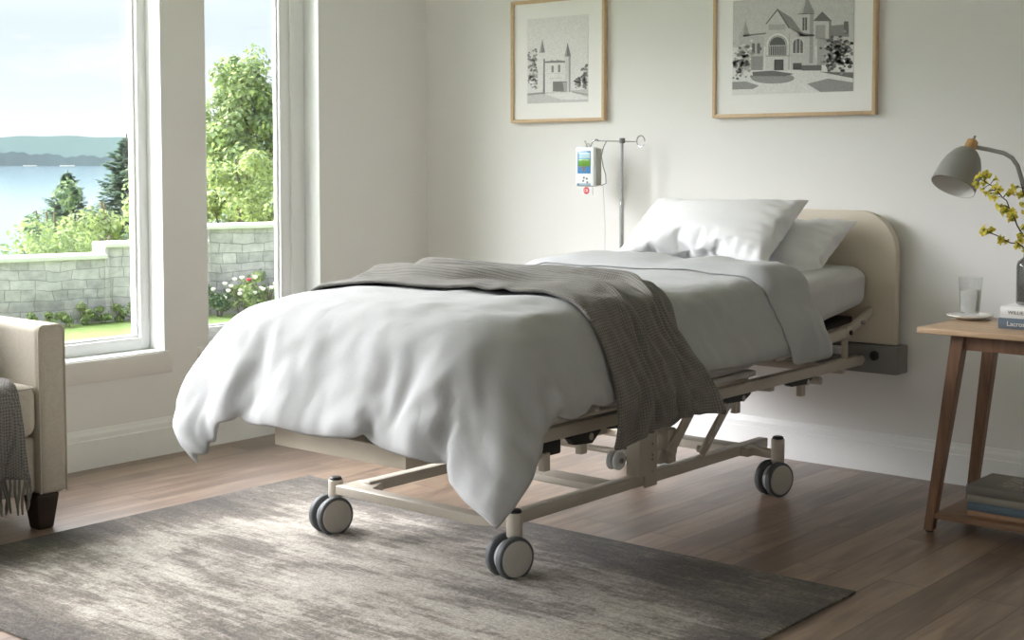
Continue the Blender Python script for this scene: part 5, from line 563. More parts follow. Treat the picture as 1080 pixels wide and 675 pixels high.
3,0,1,-1,-2,0,3,0,-1,0,2,1,10,1,0,0,-1,-1,-1,0,-2,-3,-2,-3,-3,-1,-1,-2,-1,0,-3,0,1,2,0,0,-1,0,-1,-2,-2,-2,-2,-1,0,-1,0,-1,0,0,0,0,0,0,1,0,0,2,1,0,1,0,1,1,2,1,0,2,1,4,5,8,2,-1,0,-1,-3,1,0,0,1,1,0,-2,-1,2,1,1,0,-2,0,1,0,-3,-1,2,3,
-1,-1,-2,-2,-3,-1,-3,-2,-2,-2,-1,-1,-1,0,4,4,6,6,5,1,1,1,0,0,-1,-1,-2,-2,-1,-1,-2,-1,0,-2,0,-1,0,-1,0,-1,0,-1,1,0,-1,0,0,0,1,1,1,0,1,3,2,4,2,3,-2,-1,-1,-1,-1,-1,2,-2,1,0,-1,3,1,-2,-2,0,3,1,0,-3,1,2,-1,-2,-4,-9,-3,-4,-2,-1,-1,-1,
-2,0,0,3,4,7,5,7,5,6,5,3,1,1,1,0,0,-1,0,-2,0,0,-1,-1,0,-2,-1,0,-1,-1,-1,0,-2,0,-1,-1,-2,0,0,-2,0,1,1,1,0,0,0,1,1,0,-1,-2,0,2,0,-1,-1,1,0,0,-2,-2,-1,0,1,1,0,-1,-2,1,2,1,-3,0,4,-1,0,-22,-1,0,0,-1,0,1,5,7,8,7,6,5,4,4,0,-1,-1,-1,-1,0,
-1,0,-1,0,-1,0,-1,-1,0,-1,0,0,-1,0,0,0,-1,0,-1,0,0,-1,1,-1,-1,1,0,0,0,0,0,0,1,-1,0,0,-1,0,0,-3,1,1,1,2,-3,1,-1,-1,2,-1,0,1,0,1,-2,0,-1,1,0,-1,-2,1,0,-23,0,1,2,6,8,8,6,4,4,3,0,-1,0,-1,-1,0,-1,-1,0,-1,0,0,-1,-1,-1,0,1,0,-1,1,-1,1,0,
0,-1,1,0,-1,1,-1,0,1,-2,0,0,0,0,0,0,0,1,0,0,1,-1,-1,1,0,-4,2,2,1,0,-2,0,-1,1,2,-1,0,0,0,1,-1,1,-1,1,-2,1,0,-1,0,-1,-15,5,7,9,4,3,1,0,-2,1,-1,1,-1,0,-1,0,-1,0,1,0,0,0,-1,1,0,1,-1,0,0,1,-1,1,-1,0,0,0,-1,0,1,-1,0,0,-1,1,-1,0,0,0,0,0,
0,1,1,0,-1,2,0,-1,-2,3,2,0,-1,1,-2,0,0,-1,1,0,-3,-4,-3,-1,2,1,-1,-3,3,0,-1,0,1,2,0,5,5,1,1,-2,-3,-3,5,-1,1,1,1,0,0,1,0,0,0,-1,1,0,0,0,1,-1,1,-1,0,0,0,0,0,0,-1,0,0,0,-1,0,0,0,0,0,0,-1,-2,3,-1,1,0,0,0,0,1,0,1,0,0,-1,1,1,1,-2,1,-1,
-3,2,-2,-1,-1,1,-2,-4,-5,-3,1,3,-3,3,-1,2,-2,-4,),
(0,12,15,14,14,14,14,12,15,14,14,13,13,11,8,7,5,2,2,2,2,2,1,2,2,1,1,0,-1,1,-1,-1,-1,0,0,0,1,0,-1,1,3,0,0,2,-3,-4,0,2,3,4,-7,1,0,2,1,1,0,-2,-3,-4,-3,-4,-5,-8,-10,-11,-12,-12,-13,-14,-14,-14,-14,-15,-14,-15,-15,-16,-15,-16,-16,-15,
-15,-14,-2,3,-1,1,0,0,-1,3,-1,0,0,1,-1,1,1,-1,-1,0,0,0,0,0,1,-1,-1,0,0,1,0,-2,0,1,0,-1,1,-2,-1,1,1,0,-1,1,3,2,3,2,0,-1,-2,-5,0,-2,2,-1,-3,2,0,-2,1,1,1,1,-1,-1,2,0,0,-1,-1,1,0,-1,0,1,-1,1,-1,1,0,0,1,-1,0,-1,2,0,1,0,0,0,1,-1,1,0,0,
-1,0,0,0,-1,0,1,0,-2,-1,-1,0,0,0,2,1,1,1,-1,-2,-1,1,2,1,0,-3,-1,1,0,0,0,-2,0,3,2,-1,-6,2,1,5,-2,1,-1,-2,-5,2,4,0,1,-2,-2,0,1,0,2,0,-1,0,-1,0,1,0,-1,1,-1,1,0,0,0,0,0,0,-1,5,-1,0,0,1,0,0,1,-1,1,-1,0,0,-3,-1,-2,-1,1,3,3,-1,-4,-1,1,
-1,-1,-1,-3,5,4,3,-2,0,2,-6,-1,2,2,1,2,1,0,-3,-5,-5,-2,2,7,-5,-3,5,3,-5,1,6,-2,-4,0,2,1,0,-1,0,1,1,0,0,1,0,0,-1,0,0,0,-1,1,0,0,0,1,0,0,0,0,4,1,0,0,0,0,0,-1,1,-2,0,-1,-2,-2,0,5,1,-2,-3,0,2,6,-4,-1,1,-1,0,1,-5,-2,2,4,-3,-3,2,2,3,-1,
-1,-1,-3,0,3,1,0,-2,-3,-1,5,0,-5,2,3,-2,0,4,-2,-2,0,1,1,1,0,1,0,-2,0,1,1,0,0,-1,0,0,0,0,0,0,0,0,0,1,-1,1,3,0,0,0,-2,-1,0,0,0,-1,-1,0,0,5,-2,-1,1,1,0,-2,-1,-1,5,-3,1,0,0,2,1,-2,-5,-2,4,-2,4,1,-3,-3,-1,-1,1,-1,-1,0,3,4,0,-4,-2,8,1,
-3,0,1,-1,0,2,-1,-2,0,2,0,0,1,-2,0,-1,-1,0,2,2,0,-1,1,0,0,0,0,0,0,0,0,0,0,2,-1,-2,-1,1,1,0,0,-2,1,1,0,1,-1,5,-5,-3,-1,4,2,-2,-6,0,2,-1,0,2,-1,-1,2,3,0,-3,2,-4,4,3,2,-1,-2,0,1,-3,-2,-1,0,2,2,-1,-2,4,3,-2,-1,0,0,0,0,-1,-2,1,3,-1,0,
-3,1,2,-2,0,-2,0,4,1,0,1,-1,-1,0,0,1,0,-1,1,1,1,0,1,0,0,0,-1,0,1,1,1,1,0,-1,0,3,0,-6,-4,-2,0,3,-1,1,1,0,-1,0,0,1,0,0,1,-1,1,-4,-1,2,5,2,-1,-1,1,-1,-3,1,0,2,-1,-3,1,2,2,-1,-1,0,0,1,0,-1,-3,2,3,-3,2,-2,0,1,0,1,-2,-3,0,0,1,1,4,-1,1,
-1,0,1,0,-1,1,1,1,1,-1,-2,-1,-1,1,1,1,-2,-1,0,0,7,2,-1,-3,1,2,3,1,1,1,1,0,-1,1,-2,-1,0,0,0,0,-1,-2,-3,-5,-2,0,0,1,4,0,-3,0,-1,2,2,-3,-3,3,4,-1,-1,-3,0,2,2,-2,-4,5,1,1,-1,-3,2,0,-1,3,-1,0,-1,-1,1,-2,0,1,0,1,0,-1,0,3,0,0,-1,0,0,1,2,
-4,-1,0,3,-1,0,0,0,5,4,4,-1,1,-1,0,1,0,-2,-2,0,-3,1,0,1,0,1,1,1,-1,0,-2,-1,-3,-2,-2,-3,1,1,-1,0,0,-1,1,0,-2,1,1,-2,3,1,0,0,-1,0,-4,5,-1,0,1,-1,-1,2,-1,1,0,2,-1,-1,0,1,-2,2,-1,-1,1,0,4,-1,-1,-1,1,2,1,1,1,-2,-2,-1,6,-2,3,-5,1,6,-2,
-1,-2,4,0,-1,-3,-1,0,0,3,0,1,1,1,0,0,-1,1,0,1,0,0,0,0,-1,0,-2,-1,-2,-1,-1,-1,0,-1,-2,0,3,1,1,-2,0,0,-1,-1,0,1,-1,0,-1,1,-2,0,2,-1,0,3,1,0,0,0,-2,0,1,0,0,3,-1,0,2,0,0,1,-1,3,2,0,-1,-4,3,-3,4,-4,-3,1,1,3,-4,-2,-2,-1,2,1,0,0,1,0,0,
-1,1,2,1,1,1,2,1,2,1,0,0,0,1,-1,0,-1,0,-1,-1,0,-1,0,-1,0,-2,-1,-2,0,-2,-1,0,3,4,0,1,-1,-1,-2,-2,0,-1,-3,1,4,-1,0,0,0,1,1,0,5,-1,0,-1,0,1,0,0,-1,1,1,1,1,0,-2,-6,-2,1,1,0,-1,-1,0,-1,0,0,0,0,-1,0,0,-1,1,-2,0,3,0,0,0,2,2,1,2,1,0,1,0,
2,0,-1,1,0,-1,-1,0,-1,0,0,2,-1,0,0,-2,-5,-2,4,2,0,0,1,0,0,1,0,1,-3,-5,2,1,1,0,-2,-1,1,9,-3,0,-1,0,0,-1,0,1,-1,-1,-1,-1,-2,-2,0,0,0,-1,0,-2,-1,0,0,0,-1,0,0,-1,-1,0,0,0,2,-2,1,-1,2,2,-1,0,1,1,2,1,0,3,0,0,1,-1,0,0,1,0,1,0,1,0,2,2,1,
1,-1,-3,-6,-2,0,0,-1,1,1,0,1,1,1,0,-1,-1,0,0,1,-1,-1,9,-1,-2,0,-1,-1,0,-1,-1,0,0,0,-2,-1,-2,-1,-1,-1,-1,-1,-2,1,-1,1,1,0,0,0,1,1,0,0,0,-1,1,-3,2,-1,-1,1,0,0,-1,-1,1,1,0,0,2,-1,1,0,0,0,1,1,0,0,1,0,1,3,0,1,2,1,-2,-2,-1,0,-1,-2,0,-1,
1,1,1,1,1,0,-1,0,1,0,4,5,-2,-2,0,0,-1,-1,-1,0,-1,-2,-2,-3,-2,0,0,1,0,0,2,0,2,2,3,2,0,1,1,0,1,0,-1,0,-1,-1,-1,0,-1,0,-1,-2,0,-1,-1,-1,-1,-1,0,1,-1,1,1,-1,-1,0,1,-1,0,-1,1,-1,1,0,0,0,5,3,1,0,0,0,-1,-1,-3,0,0,1,0,1,1,0,0,0,0,2,4,0,
-2,-1,1,0,-1,-4,-4,-3,0,0,4,0,3,2,3,2,2,1,0,-1,-2,-1,-1,-2,-2,-3,-2,-1,0,-1,-1,0,0,-1,1,0,0,1,-1,0,0,0,0,1,0,1,1,0,1,2,0,-1,0,0,-1,-1,-1,-1,-1,1,0,0,0,2,2,3,1,0,1,2,0,-2,-1,-1,0,0,0,1,0,0,-1,-1,-1,3,1,-1,-2,-3,-2,-2,0,2,3,4,1,2,1,
0,-2,-2,-4,-3,-2,-3,-2,-1,0,1,1,2,1,0,0,0,1,0,1,2,0,-1,0,-1,2,0,-1,0,1,0,-2,0,1,1,0,0,0,-1,-1,2,0,2,0,0,4,3,0,1,-3,-3,-1,-1,2,1,0,0,3,1,0,-1,-1,0,0,-1,2,1,0,-1,-1,-3,-1,-3,-4,-1,0,2,1,1,0,-3,-1,0,-2,0,0,0,2,1,2,3,2,1,1,2,1,0,0,-1,
0,3,1,-1,3,-4,1,4,2,-3,-3,-1,1,1,0,0,-1,-2,1,0,-1,0,-1,3,0,-1,0,1,1,2,-5,-3,3,0,4,0,-1,-1,-2,1,2,-2,-2,3,1,0,0,0,0,0,-1,3,-5,-4,-4,-2,-2,0,1,0,-1,0,3,3,4,5,5,-5,1,-1,1,1,0,0,2,-2,4,3,-1,-4,1,-1,0,1,-3,-2,5,0,-5,9,-4,-8,0,10,2,-1,
-5,-3,-1,2,2,2,-3,0,0,-2,1,0,0,1,0,-2,-1,4,6,-6,-3,1,-1,3,2,1,0,-1,1,1,-2,-3,-2,1,3,-2,0,1,0,-5,-18,-1,1,0,1,1,3,4,5,4,3,2,0,2,-9,5,-1,2,1,2,0,1,-2,-2,-6,-3,6,-2,-2,2,0,3,5,-5,-7,5,-2,-5,7,7,-7,-7,6,3,3,-1,-3,-3,0,1,2,-1,-1,1,1,
-1,0,0,1,0,-2,-4,3,9,-2,-5,-3,-3,0,0,3,6,-2,1,1,-1,1,-1,-2,2,0,-1,-1,2,-15,3,2,3,2,3,2,2,0,1,-1,0,-2,-1,6,2,0,-3,-1,-5,-2,0,0,7,0,-4,-5,11,2,-1,-1,-5,-2,6,-3,-5,8,-5,-4,0,7,-3,-7,5,2,2,1,-1,-1,0,-1,1,1,0,0,0,0,-2,1,0,1,0,-8,3,4,4,
-2,-1,-2,0,-3,-3,3,3,1,0,3,0,2,-2,0,0,0,0,-4,5,2,-1,0,0,0,-1,1,-1,0,-3,2,-4,-1,1,-3,-1,1,10,0,-2,1,-5,3,2,0,-7,1,-1,0,2,1,-1,4,0,-3,3,0,-3,-2,4,0,-4,2,0,2,0,1,-2,1,-1,0,1,-1,0,1,-1,-1,3,0,-4,7,-7,-1,3,2,1,0,-1,-1,-2,2,-1,0,0,2,1,
-1,1,1,0,1,0,1,-2,1,2,0,1,1,0,-1,1,0,1,-4,5,-3,-3,2,-1,1,-1,1,1,-4,2,-1,0,-1,0,-2,2,-1,1,0,0,-1,3,-2,0,1,1,-1,-1,0,2,-2,0,-1,2,0,1,-2,1,0,0,0,-1,2,1,-4,-1,5,1,-8,9,-3,-3,4,0,0,0,0,-2,-4,0,3,3,-4,3,-1,0,2,1,0,0,1,0,-1,1,1,0,-1,1,0,
-1,0,2,3,-5,5,-2,-4,1,1,0,-2,-3,2,0,0,0,-1,1,-1,0,2,0,-1,0,2,-2,1,1,-2,0,2,-1,1,-2,1,1,1,-2,0,1,1,-2,-1,0,2,1,-5,2,4,-5,-3,6,2,-6,6,0,-4,0,0,1,1,2,-1,-1,-1,-2,3,-2,1,1,-2,1,1,1,3,-1,1,-1,0,0,0,-2,0,0,0,-1,1,2,-2,-6,2,1,0,1,-4,3,1,
0,-1,1,1,0,2,-2,0,0,1,0,-1,0,1,0,2,-2,-1,1,0,-1,-1,2,1,0,-1,-1,1,-1,0,0,-1,3,0,-2,0,3,-3,-5,4,2,1,0,1,0,1,-1,1,2,-1,-2,0,1,-3,1,1,-1,0,-2,1,0,6,-1,-1,0,0,0,-1,1,-1,-1,-1,-1,0,4,-10,4,1,2,-2,-2,9,-1,0,-1,0,0,1,-2,-2,0,0,-1,0,1,0,1,
0,1,-2,1,-1,0,0,0,0,-1,-1,1,1,-1,-1,1,0,0,1,-2,3,0,-1,2,1,-1,-2,-3,0,2,-2,0,0,1,1,2,1,0,-2,2,1,-1,-1,-1,-1,2,-2,3,7,1,0,0,0,-1,0,-1,0,0,0,-1,-3,-3,9,0,2,0,0,-2,4,1,-1,0,0,0,-2,1,-2,0,-1,0,0,-1,1,0,-1,0,1,0,0,0,0,0,-1,-2,-1,1,-1,
-1,0,-1,-2,-1,0,-2,1,0,-1,-2,1,5,0,4,-1,-4,0,1,-1,1,-2,-3,2,4,1,-3,-1,-1,0,3,1,-1,1,-4,7,0,0,0,0,0,1,0,0,0,-1,1,1,-1,4,2,-1,0,1,0,-1,1,1,0,0,-1,1,-2,1,-1,-1,0,-1,-2,0,0,0,-1,0,0,0,1,0,0,1,1,0,-2,-1,1,-1,-1,-1,-2,-4,1,-3,-1,1,1,0,
-3,-2,0,6,5,2,-2,1,-1,0,-2,-4,-3,3,2,1,-2,-2,1,3,1,-1,-1,3,1,1,0,1,1,-1,1,0,0,2,0,0,-1,-3,3,2,1,0,0,-4,1,-2,0,-1,0,0,2,0,0,0,-1,-1,2,-1,-1,-1,-1,0,-2,1,-1,1,1,0,1,4,4,-1,-4,-1,1,3,0,0,-2,2,0,-1,1,0,0,-1,-6,-8,0,2,0,0,0,4,2,0,-2,
-5,-2,5,3,1,-4,1,1,2,2,1,0,0,1,0,0,1,-1,1,0,0,-2,-1,1,2,0,1,0,-1,-4,-2,-3,1,-3,-1,1,1,0,3,1,2,2,1,0,-1,-1,1,-1,0,3,1,3,0,0,1,0,-5,-5,8,4,0,0,-2,1,1,1,-3,3,0,-3,-1,1,2,1,-3,-6,-4,0,0,-1,-3,1,4,2,0,-1,-6,1,6,2,-4,0,-2,2,3,0,0,-1,0,
-1,0,0,0,0,-2,0,0,1,-1,1,0,0,-5,-2,-2,0,-1,1,1,0,-1,2,-1,2,0,1,1,0,1,1,-1,2,-1,0,-1,-1,0,1,0,0,3,3,-5,1,1,2,2,0,1,0,2,-2,0,-1,-2,-3,-3,0,4,1,2,1,0,0,-2,-4,-2,2,4,1,0,-3,-3,7,-1,-2,2,-4,6,-1,-1,-1,-1,0,-1,0,-1,-1,-1,0,0,-3,-2,-2,0,
-2,3,1,2,0,0,1,0,-1,0,-2,-1,-1,0,-1,0,-1,0,0,0,-1,1,-1,1,-1,1,-1,1,1,0,1,0,-1,1,-1,1,1,0,1,-1,2,-1,-3,-1,0,1,1,1,2,0,2,2,2,3,1,-2,-3,0,3,1,0,-1,-2,2,1,-2,1,-1,0,-1,1,-1,0,-1,-1,-1,-2,0,-1,-1,3,0,0,-1,-1,2,3,1,1,1,0,1,1,-1,0,0,-1,
-1,-1,1,1,0,0,1,1,-1,1,-1,-1,-1,0,-1,-1,0,-2,-2,0,-1,0,-1,0,0,0,1,-3,2,4,3,2,1,0,0,3,-2,-3,-2,-1,2,3,3,-1,-3,0,0,4,-2,-3,3,0,0,-1,-8,-1,1,-1,1,-1,1,0,0,2,1,1,1,1,-1,-4,-3,-2,-4,-1,2,0,0,0,0,1,1,0,1,1,1,1,-1,1,0,1,1,0,0,-1,0,1,-1,
0,0,-1,0,0,0,1,1,0,0,0,0,-1,1,3,1,2,3,2,0,1,-1,-3,1,2,-1,0,-4,-2,3,5,0,-3,-1,0,3,-3,-2,1,0,1,-9,0,0,1,1,1,0,1,0,-1,-2,-2,0,-2,3,-2,2,3,3,2,1,1,-1,1,0,0,0,-1,-1,1,-1,0,0,0,-1,0,-1,0,0,0,0,0,1,0,-1,1,-1,0,-2,0,2,1,-1,-1,2,3,1,2,-1,
-5,-3,0,0,1,2,-3,1,0,1,4,4,-2,-3,-1,3,3,0,-3,0,1,-1,-2,0,0,-6,1,1,0,-1,-2,-2,-3,-2,0,2,2,1,1,3,4,3,-1,-1,-2,-1,1,4,1,-2,1,2,0,-5,0,2,0,-1,-1,1,-1,1,-1,0,1,0,-1,0,0,0,0,2,2,2,-5,-1,2,1,0,-1,-2,-2,-2,4,7,0,-3,0,-3,-4,3,-1,1,3,-2,1,
2,-1,-3,-1,2,4,1,-2,0,0,0,-1,-1,-5,0,-2,-2,-3,-1,0,2,2,3,1,2,0,2,-3,5,-2,3,-1,-3,0,0,-1,1,4,-4,-2,4,4,-4,0,0,0,-1,0,0,-1,0,1,-1,1,1,-1,2,1,-2,-3,0,4,3,-6,-1,2,3,-2,1,2,-1,-8,-1,3,3,1,0,1,0,1,-1,-3,-2,-1,3,2,2,-1,-2,-1,1,0,0,0,1,1,
1,-10,-1,0,2,1,2,3,1,2,-2,-1,-1,2,0,1,-2,1,-2,3,4,0,1,-1,-4,-2,3,-2,-3,5,3,-2,-1,1,0,-1,0,0,1,-1,1,0,0,0,-2,3,3,-3,-5,-1,5,3,-4,-2,1,3,-3,-1,1,6,-6,-3,-1,2,-1,3,0,0,-1,-1,-1,-4,-2,0,1,1,-1,-1,1,0,1,0,1,1,0,-9,0,1,1,4,2,1,1,-3,1,
-1,0,-2,0,1,2,-1,1,-2,0,0,0,0,4,0,-1,1,0,-4,0,1,1,0,1,1,0,-1,0,2,0,-1,0,0,0,-1,2,4,-3,-5,-2,5,0,-1,-3,1,3,-1,-3,0,8,-4,-1,-2,3,-4,3,1,-1,0,-1,1,-3,-3,-1,0,2,-1,-1,1,-1,1,0,0,6,)))
PILLOW = ((-0.3924, -0.2718, -0.0001), 0.0015, 50, 36, (
(0,11,11,11,11,11,11,11,11,11,11,10,10,8,9,12,11,12,12,11,12,10,11,10,9,10,12,12,10,9,9,10,9,9,11,11,11,11,11,11,12,11,11,11,12,11,11,11,12,11,2,-4,0,1,0,0,0,0,0,0,0,0,-1,2,2,-2,1,-1,0,1,-4,2,-1,1,1,-1,0,-1,0,2,2,0,-1,1,0,0,-1,0,0,
0,0,0,0,1,-1,0,1,0,-1,-2,1,-1,-2,0,0,1,0,0,0,1,-1,1,-1,1,-1,2,0,0,-1,0,-1,-1,1,0,-1,1,0,0,0,0,1,2,-1,2,-3,0,1,0,0,0,0,0,0,0,0,1,-1,1,-2,-2,2,0,-2,-2,0,0,0,1,0,-1,2,-1,0,1,1,0,-1,0,0,-1,-1,1,0,-2,2,1,0,-1,1,1,-1,0,3,-2,0,0,0,0,0,1,
-1,1,0,0,0,0,0,-2,0,-1,2,-1,-1,-1,-1,0,0,0,0,0,0,1,2,-1,0,0,-1,1,0,-1,0,0,0,0,1,0,0,1,-1,0,0,0,1,0,0,0,0,0,1,-1,1,-1,1,-1,1,-1,0,-1,-2,0,1,1,0,-3,0,-1,0,-1,1,0,-1,1,1,1,0,-1,1,0,0,-1,1,-2,0,2,0,1,-1,-1,1,0,0,0,0,0,1,1,-1,1,-1,1,0,
0,0,0,-1,0,0,-1,-2,1,2,1,0,-3,-1,0,0,0,-1,0,1,-1,1,-1,1,0,1,-1,0,1,0,0,1,0,-1,0,0,1,0,-1,0,0,1,0,2,-2,2,-1,0,0,-1,1,-1,0,0,0,-2,-2,2,-1,2,-3,-2,4,-1,-1,-1,1,0,0,0,0,0,0,0,0,0,0,1,-2,2,1,-1,0,0,0,0,1,0,0,0,-1,-1,2,0,2,-2,0,1,-1,1,
-1,0,1,-1,0,-3,2,-2,1,3,0,-3,2,1,-4,1,-1,0,0,-1,1,-1,1,-1,1,0,0,-1,3,-1,0,0,0,1,-1,1,-1,0,0,1,-1,1,0,0,0,1,0,0,0,-1,0,0,-1,1,-1,1,-1,0,-2,2,-1,-1,0,-2,4,-3,0,0,0,0,0,0,0,0,0,-1,1,0,1,0,1,0,-1,0,1,-1,1,-1,1,-1,1,0,0,0,0,0,1,-1,0,0,
0,0,0,0,-3,2,0,-2,0,3,-4,2,-3,1,-1,1,0,0,0,1,-1,0,0,0,-1,1,-1,1,-1,4,-2,-1,1,0,0,0,0,1,0,0,1,-1,-1,1,0,0,0,0,-1,1,0,0,-1,0,2,-2,0,0,-1,4,1,-4,-3,2,-1,2,-1,0,0,-1,0,0,0,0,0,0,0,-1,1,-2,2,1,1,-1,0,1,-1,1,0,0,-1,1,0,0,-1,1,-1,0,1,-1,
0,0,1,-2,1,-2,1,-1,0,5,-1,-1,-3,-2,1,0,0,0,0,0,1,0,-1,0,1,-1,0,1,-1,2,-1,0,0,0,0,0,0,0,0,0,1,0,0,-1,1,-1,0,1,-1,1,0,0,-1,1,-1,3,-4,0,-1,5,-1,2,-5,-1,1,-2,1,0,0,0,-1,0,0,1,-1,0,1,-1,1,-1,1,0,0,1,-1,0,1,-1,0,1,-1,0,0,1,-1,0,1,-1,1,
-1,0,0,1,-1,0,0,-4,0,1,-6,0,0,6,-1,0,1,0,-1,1,0,0,0,0,0,0,0,-1,1,-1,1,0,0,0,0,0,0,0,0,0,0,0,0,0,0,0,1,-1,0,0,0,0,0,-2,1,-1,2,1,-1,-4,-2,2,-1,6,-4,-1,1,-1,0,-1,1,0,0,0,-1,1,0,0,0,0,0,0,0,0,0,0,0,0,1,-1,0,0,0,0,0,0,0,0,0,0,1,0,0,0,
-2,0,1,-5,-2,0,-2,-1,2,-3,4,0,-1,1,0,0,-1,1,0,0,0,-1,1,0,0,0,0,0,0,0,0,0,0,0,0,0,0,0,0,0,0,0,0,0,0,1,-1,0,0,1,0,1,-3,1,-2,-1,-2,2,1,-1,3,0,-4,0,1,0,0,-1,1,0,0,1,-1,0,0,0,0,0,0,0,0,1,-1,0,0,0,0,1,-1,0,0,0,0,0,0,0,0,0,-1,1,2,0,-4,
-1,1,2,-1,3,0,-3,-1,-1,3,0,0,0,0,0,0,0,0,-1,1,0,0,1,-1,0,0,0,0,0,0,0,0,0,0,0,0,1,-1,0,0,0,0,0,0,0,1,-1,0,1,-3,2,-2,0,-1,-2,0,3,-1,1,0,0,0,0,0,0,-1,1,0,1,-1,0,0,0,0,0,1,-1,0,0,0,0,0,0,0,0,0,0,0,1,-1,0,1,-1,0,0,0,0,0,0,-4,1,5,3,1,0,
-1,3,-4,0,1,0,0,0,0,0,1,-1,0,0,0,0,0,0,0,0,-1,1,0,0,0,0,0,0,0,0,0,0,0,0,0,0,-1,1,0,0,0,0,0,0,4,1,-3,0,1,-2,0,-3,4,0,0,0,0,0,0,1,-1,0,0,0,0,1,-1,0,0,0,1,-1,0,0,0,0,0,0,0,0,0,0,0,0,0,0,0,-1,1,-1,0,0,0,1,3,-2,2,-3,5,-1,-3,-2,1,0,0,1,
-1,1,-1,0,0,0,0,0,0,0,0,0,0,0,0,0,0,0,0,0,0,0,0,0,0,0,0,0,0,0,0,0,-1,1,0,1,0,-2,3,3,-1,3,-3,4,2,-4,2,-1,1,-1,1,-1,1,-1,0,0,0,0,0,0,0,0,0,0,0,0,0,0,0,0,-1,1,0,-1,1,0,0,0,0,0,0,0,0,0,0,0,0,-3,2,3,4,-4,-2,-1,-1,3,0,1,0,0,0,0,0,0,0,0,
1,-1,1,-1,1,0,0,0,-1,0,0,0,0,0,0,0,0,0,0,0,0,-1,1,0,0,0,0,0,-1,0,0,3,-2,1,-2,3,-5,1,1,3,0,1,0,0,0,0,0,-1,1,0,0,0,0,0,0,-1,1,-1,0,1,-1,0,0,0,0,0,-1,1,0,-1,1,0,-1,1,0,0,0,-1,1,-1,1,0,-2,3,1,0,-3,0,1,2,0,0,0,0,0,0,0,2,-1,1,-1,0,-1,1,
0,0,-1,0,1,0,0,-1,0,-1,1,0,0,-1,0,1,-1,0,0,0,0,0,0,1,-1,1,-1,1,2,-2,2,-1,-3,-1,3,1,0,1,0,0,0,0,0,0,0,0,0,0,1,-1,-1,0,1,0,0,0,0,0,-2,1,0,-1,1,0,0,-1,-1,1,0,0,0,0,1,-1,1,-1,0,0,1,0,0,2,-2,2,-1,2,0,-1,0,1,-1,1,0,0,0,0,0,1,-2,0,0,1,0,
0,0,-1,0,0,0,-1,0,1,-1,1,0,0,0,-1,0,-1,0,1,-1,0,1,0,1,0,1,-2,1,1,-3,0,3,0,0,1,0,-1,2,-1,1,-1,1,0,-1,0,0,0,0,0,-1,1,0,0,0,-1,0,0,0,-1,1,0,0,0,1,0,0,-1,-2,-1,0,2,-1,1,0,0,0,3,0,0,-2,2,-1,1,1,0,0,1,-1,1,-1,1,-1,-1,2,-1,0,0,0,0,0,0,
-1,0,-1,1,0,0,0,0,0,0,-1,1,1,0,-1,-1,-2,1,0,-1,1,0,1,0,1,0,1,0,-2,-1,3,1,0,0,1,-1,1,-1,1,-1,0,1,-1,-1,1,0,0,0,0,-2,0,1,-1,1,0,0,0,0,0,0,0,0,0,-1,1,-2,1,-1,0,0,0,0,-1,2,0,2,0,1,-2,1,1,1,0,1,-1,1,-1,-1,0,1,0,0,-1,0,1,0,1,-1,1,-3,0,
0,1,-1,1,0,0,0,0,0,0,0,0,1,-1,-2,1,-1,0,0,-1,1,0,-1,2,1,0,1,-2,1,2,1,0,0,0,-1,1,1,-2,-1,1,-1,1,0,-1,1,0,0,-1,-1,0,0,0,1,0,0,0,0,0,0,0,0,0,-2,1,0,-1,1,0,-1,1,-2,1,0,-1,2,3,-1,-2,4,0,-1,0,-1,1,-1,-2,1,1,0,0,0,0,1,1,-1,-1,0,0,-1,0,0,
1,-1,1,0,0,0,0,0,0,0,-2,1,-1,2,-1,0,0,0,-1,1,-1,0,0,-1,3,1,1,0,1,0,0,0,-1,0,-1,-1,1,0,0,0,1,0,0,0,0,0,-2,2,-3,0,0,1,0,1,0,0,0,0,0,0,1,0,-6,2,3,-1,-1,1,-1,0,0,0,0,0,-1,4,),
(0,4,3,4,4,4,4,4,4,5,4,6,7,8,-7,-2,0,1,1,1,2,5,5,6,-7,-6,0,0,4,8,-8,-5,6,-8,-4,-4,-4,-4,-4,-4,-3,-3,-4,-3,-3,-3,-3,-3,-3,-4,11,-6,0,-1,1,-1,-2,1,-2,1,-1,-1,2,-3,3,-3,3,0,0,0,6,-3,1,-5,1,-2,-1,0,3,-7,6,-2,3,1,1,-1,-1,0,1,0,0,0,1,1,
-1,1,0,0,1,5,10,1,-4,-1,-3,-1,1,-1,2,-5,3,-1,0,-3,-1,4,-1,1,2,2,1,1,-3,-4,-2,3,-1,-1,-2,-5,1,7,0,6,-5,0,1,1,0,1,0,0,0,-1,2,0,1,2,3,0,11,0,0,-3,-1,-1,-1,-2,-2,1,-2,1,-1,-2,1,3,1,1,0,2,-1,0,-3,-5,4,2,4,-4,-7,4,3,-2,-4,7,-1,1,0,-1,0,
0,1,0,1,1,1,0,1,2,0,0,10,0,0,0,-1,0,-1,0,1,-3,-2,-2,-2,-4,7,1,1,-1,0,1,1,-4,-2,2,1,4,-1,1,-3,-1,-3,3,-1,0,2,-1,0,1,1,1,0,1,1,0,0,1,2,0,0,0,11,0,0,0,-1,-1,-1,1,-3,1,-2,-2,-5,7,0,1,-2,1,1,-1,0,-4,-1,2,2,0,2,-1,2,-2,0,-1,-1,0,0,3,-1,
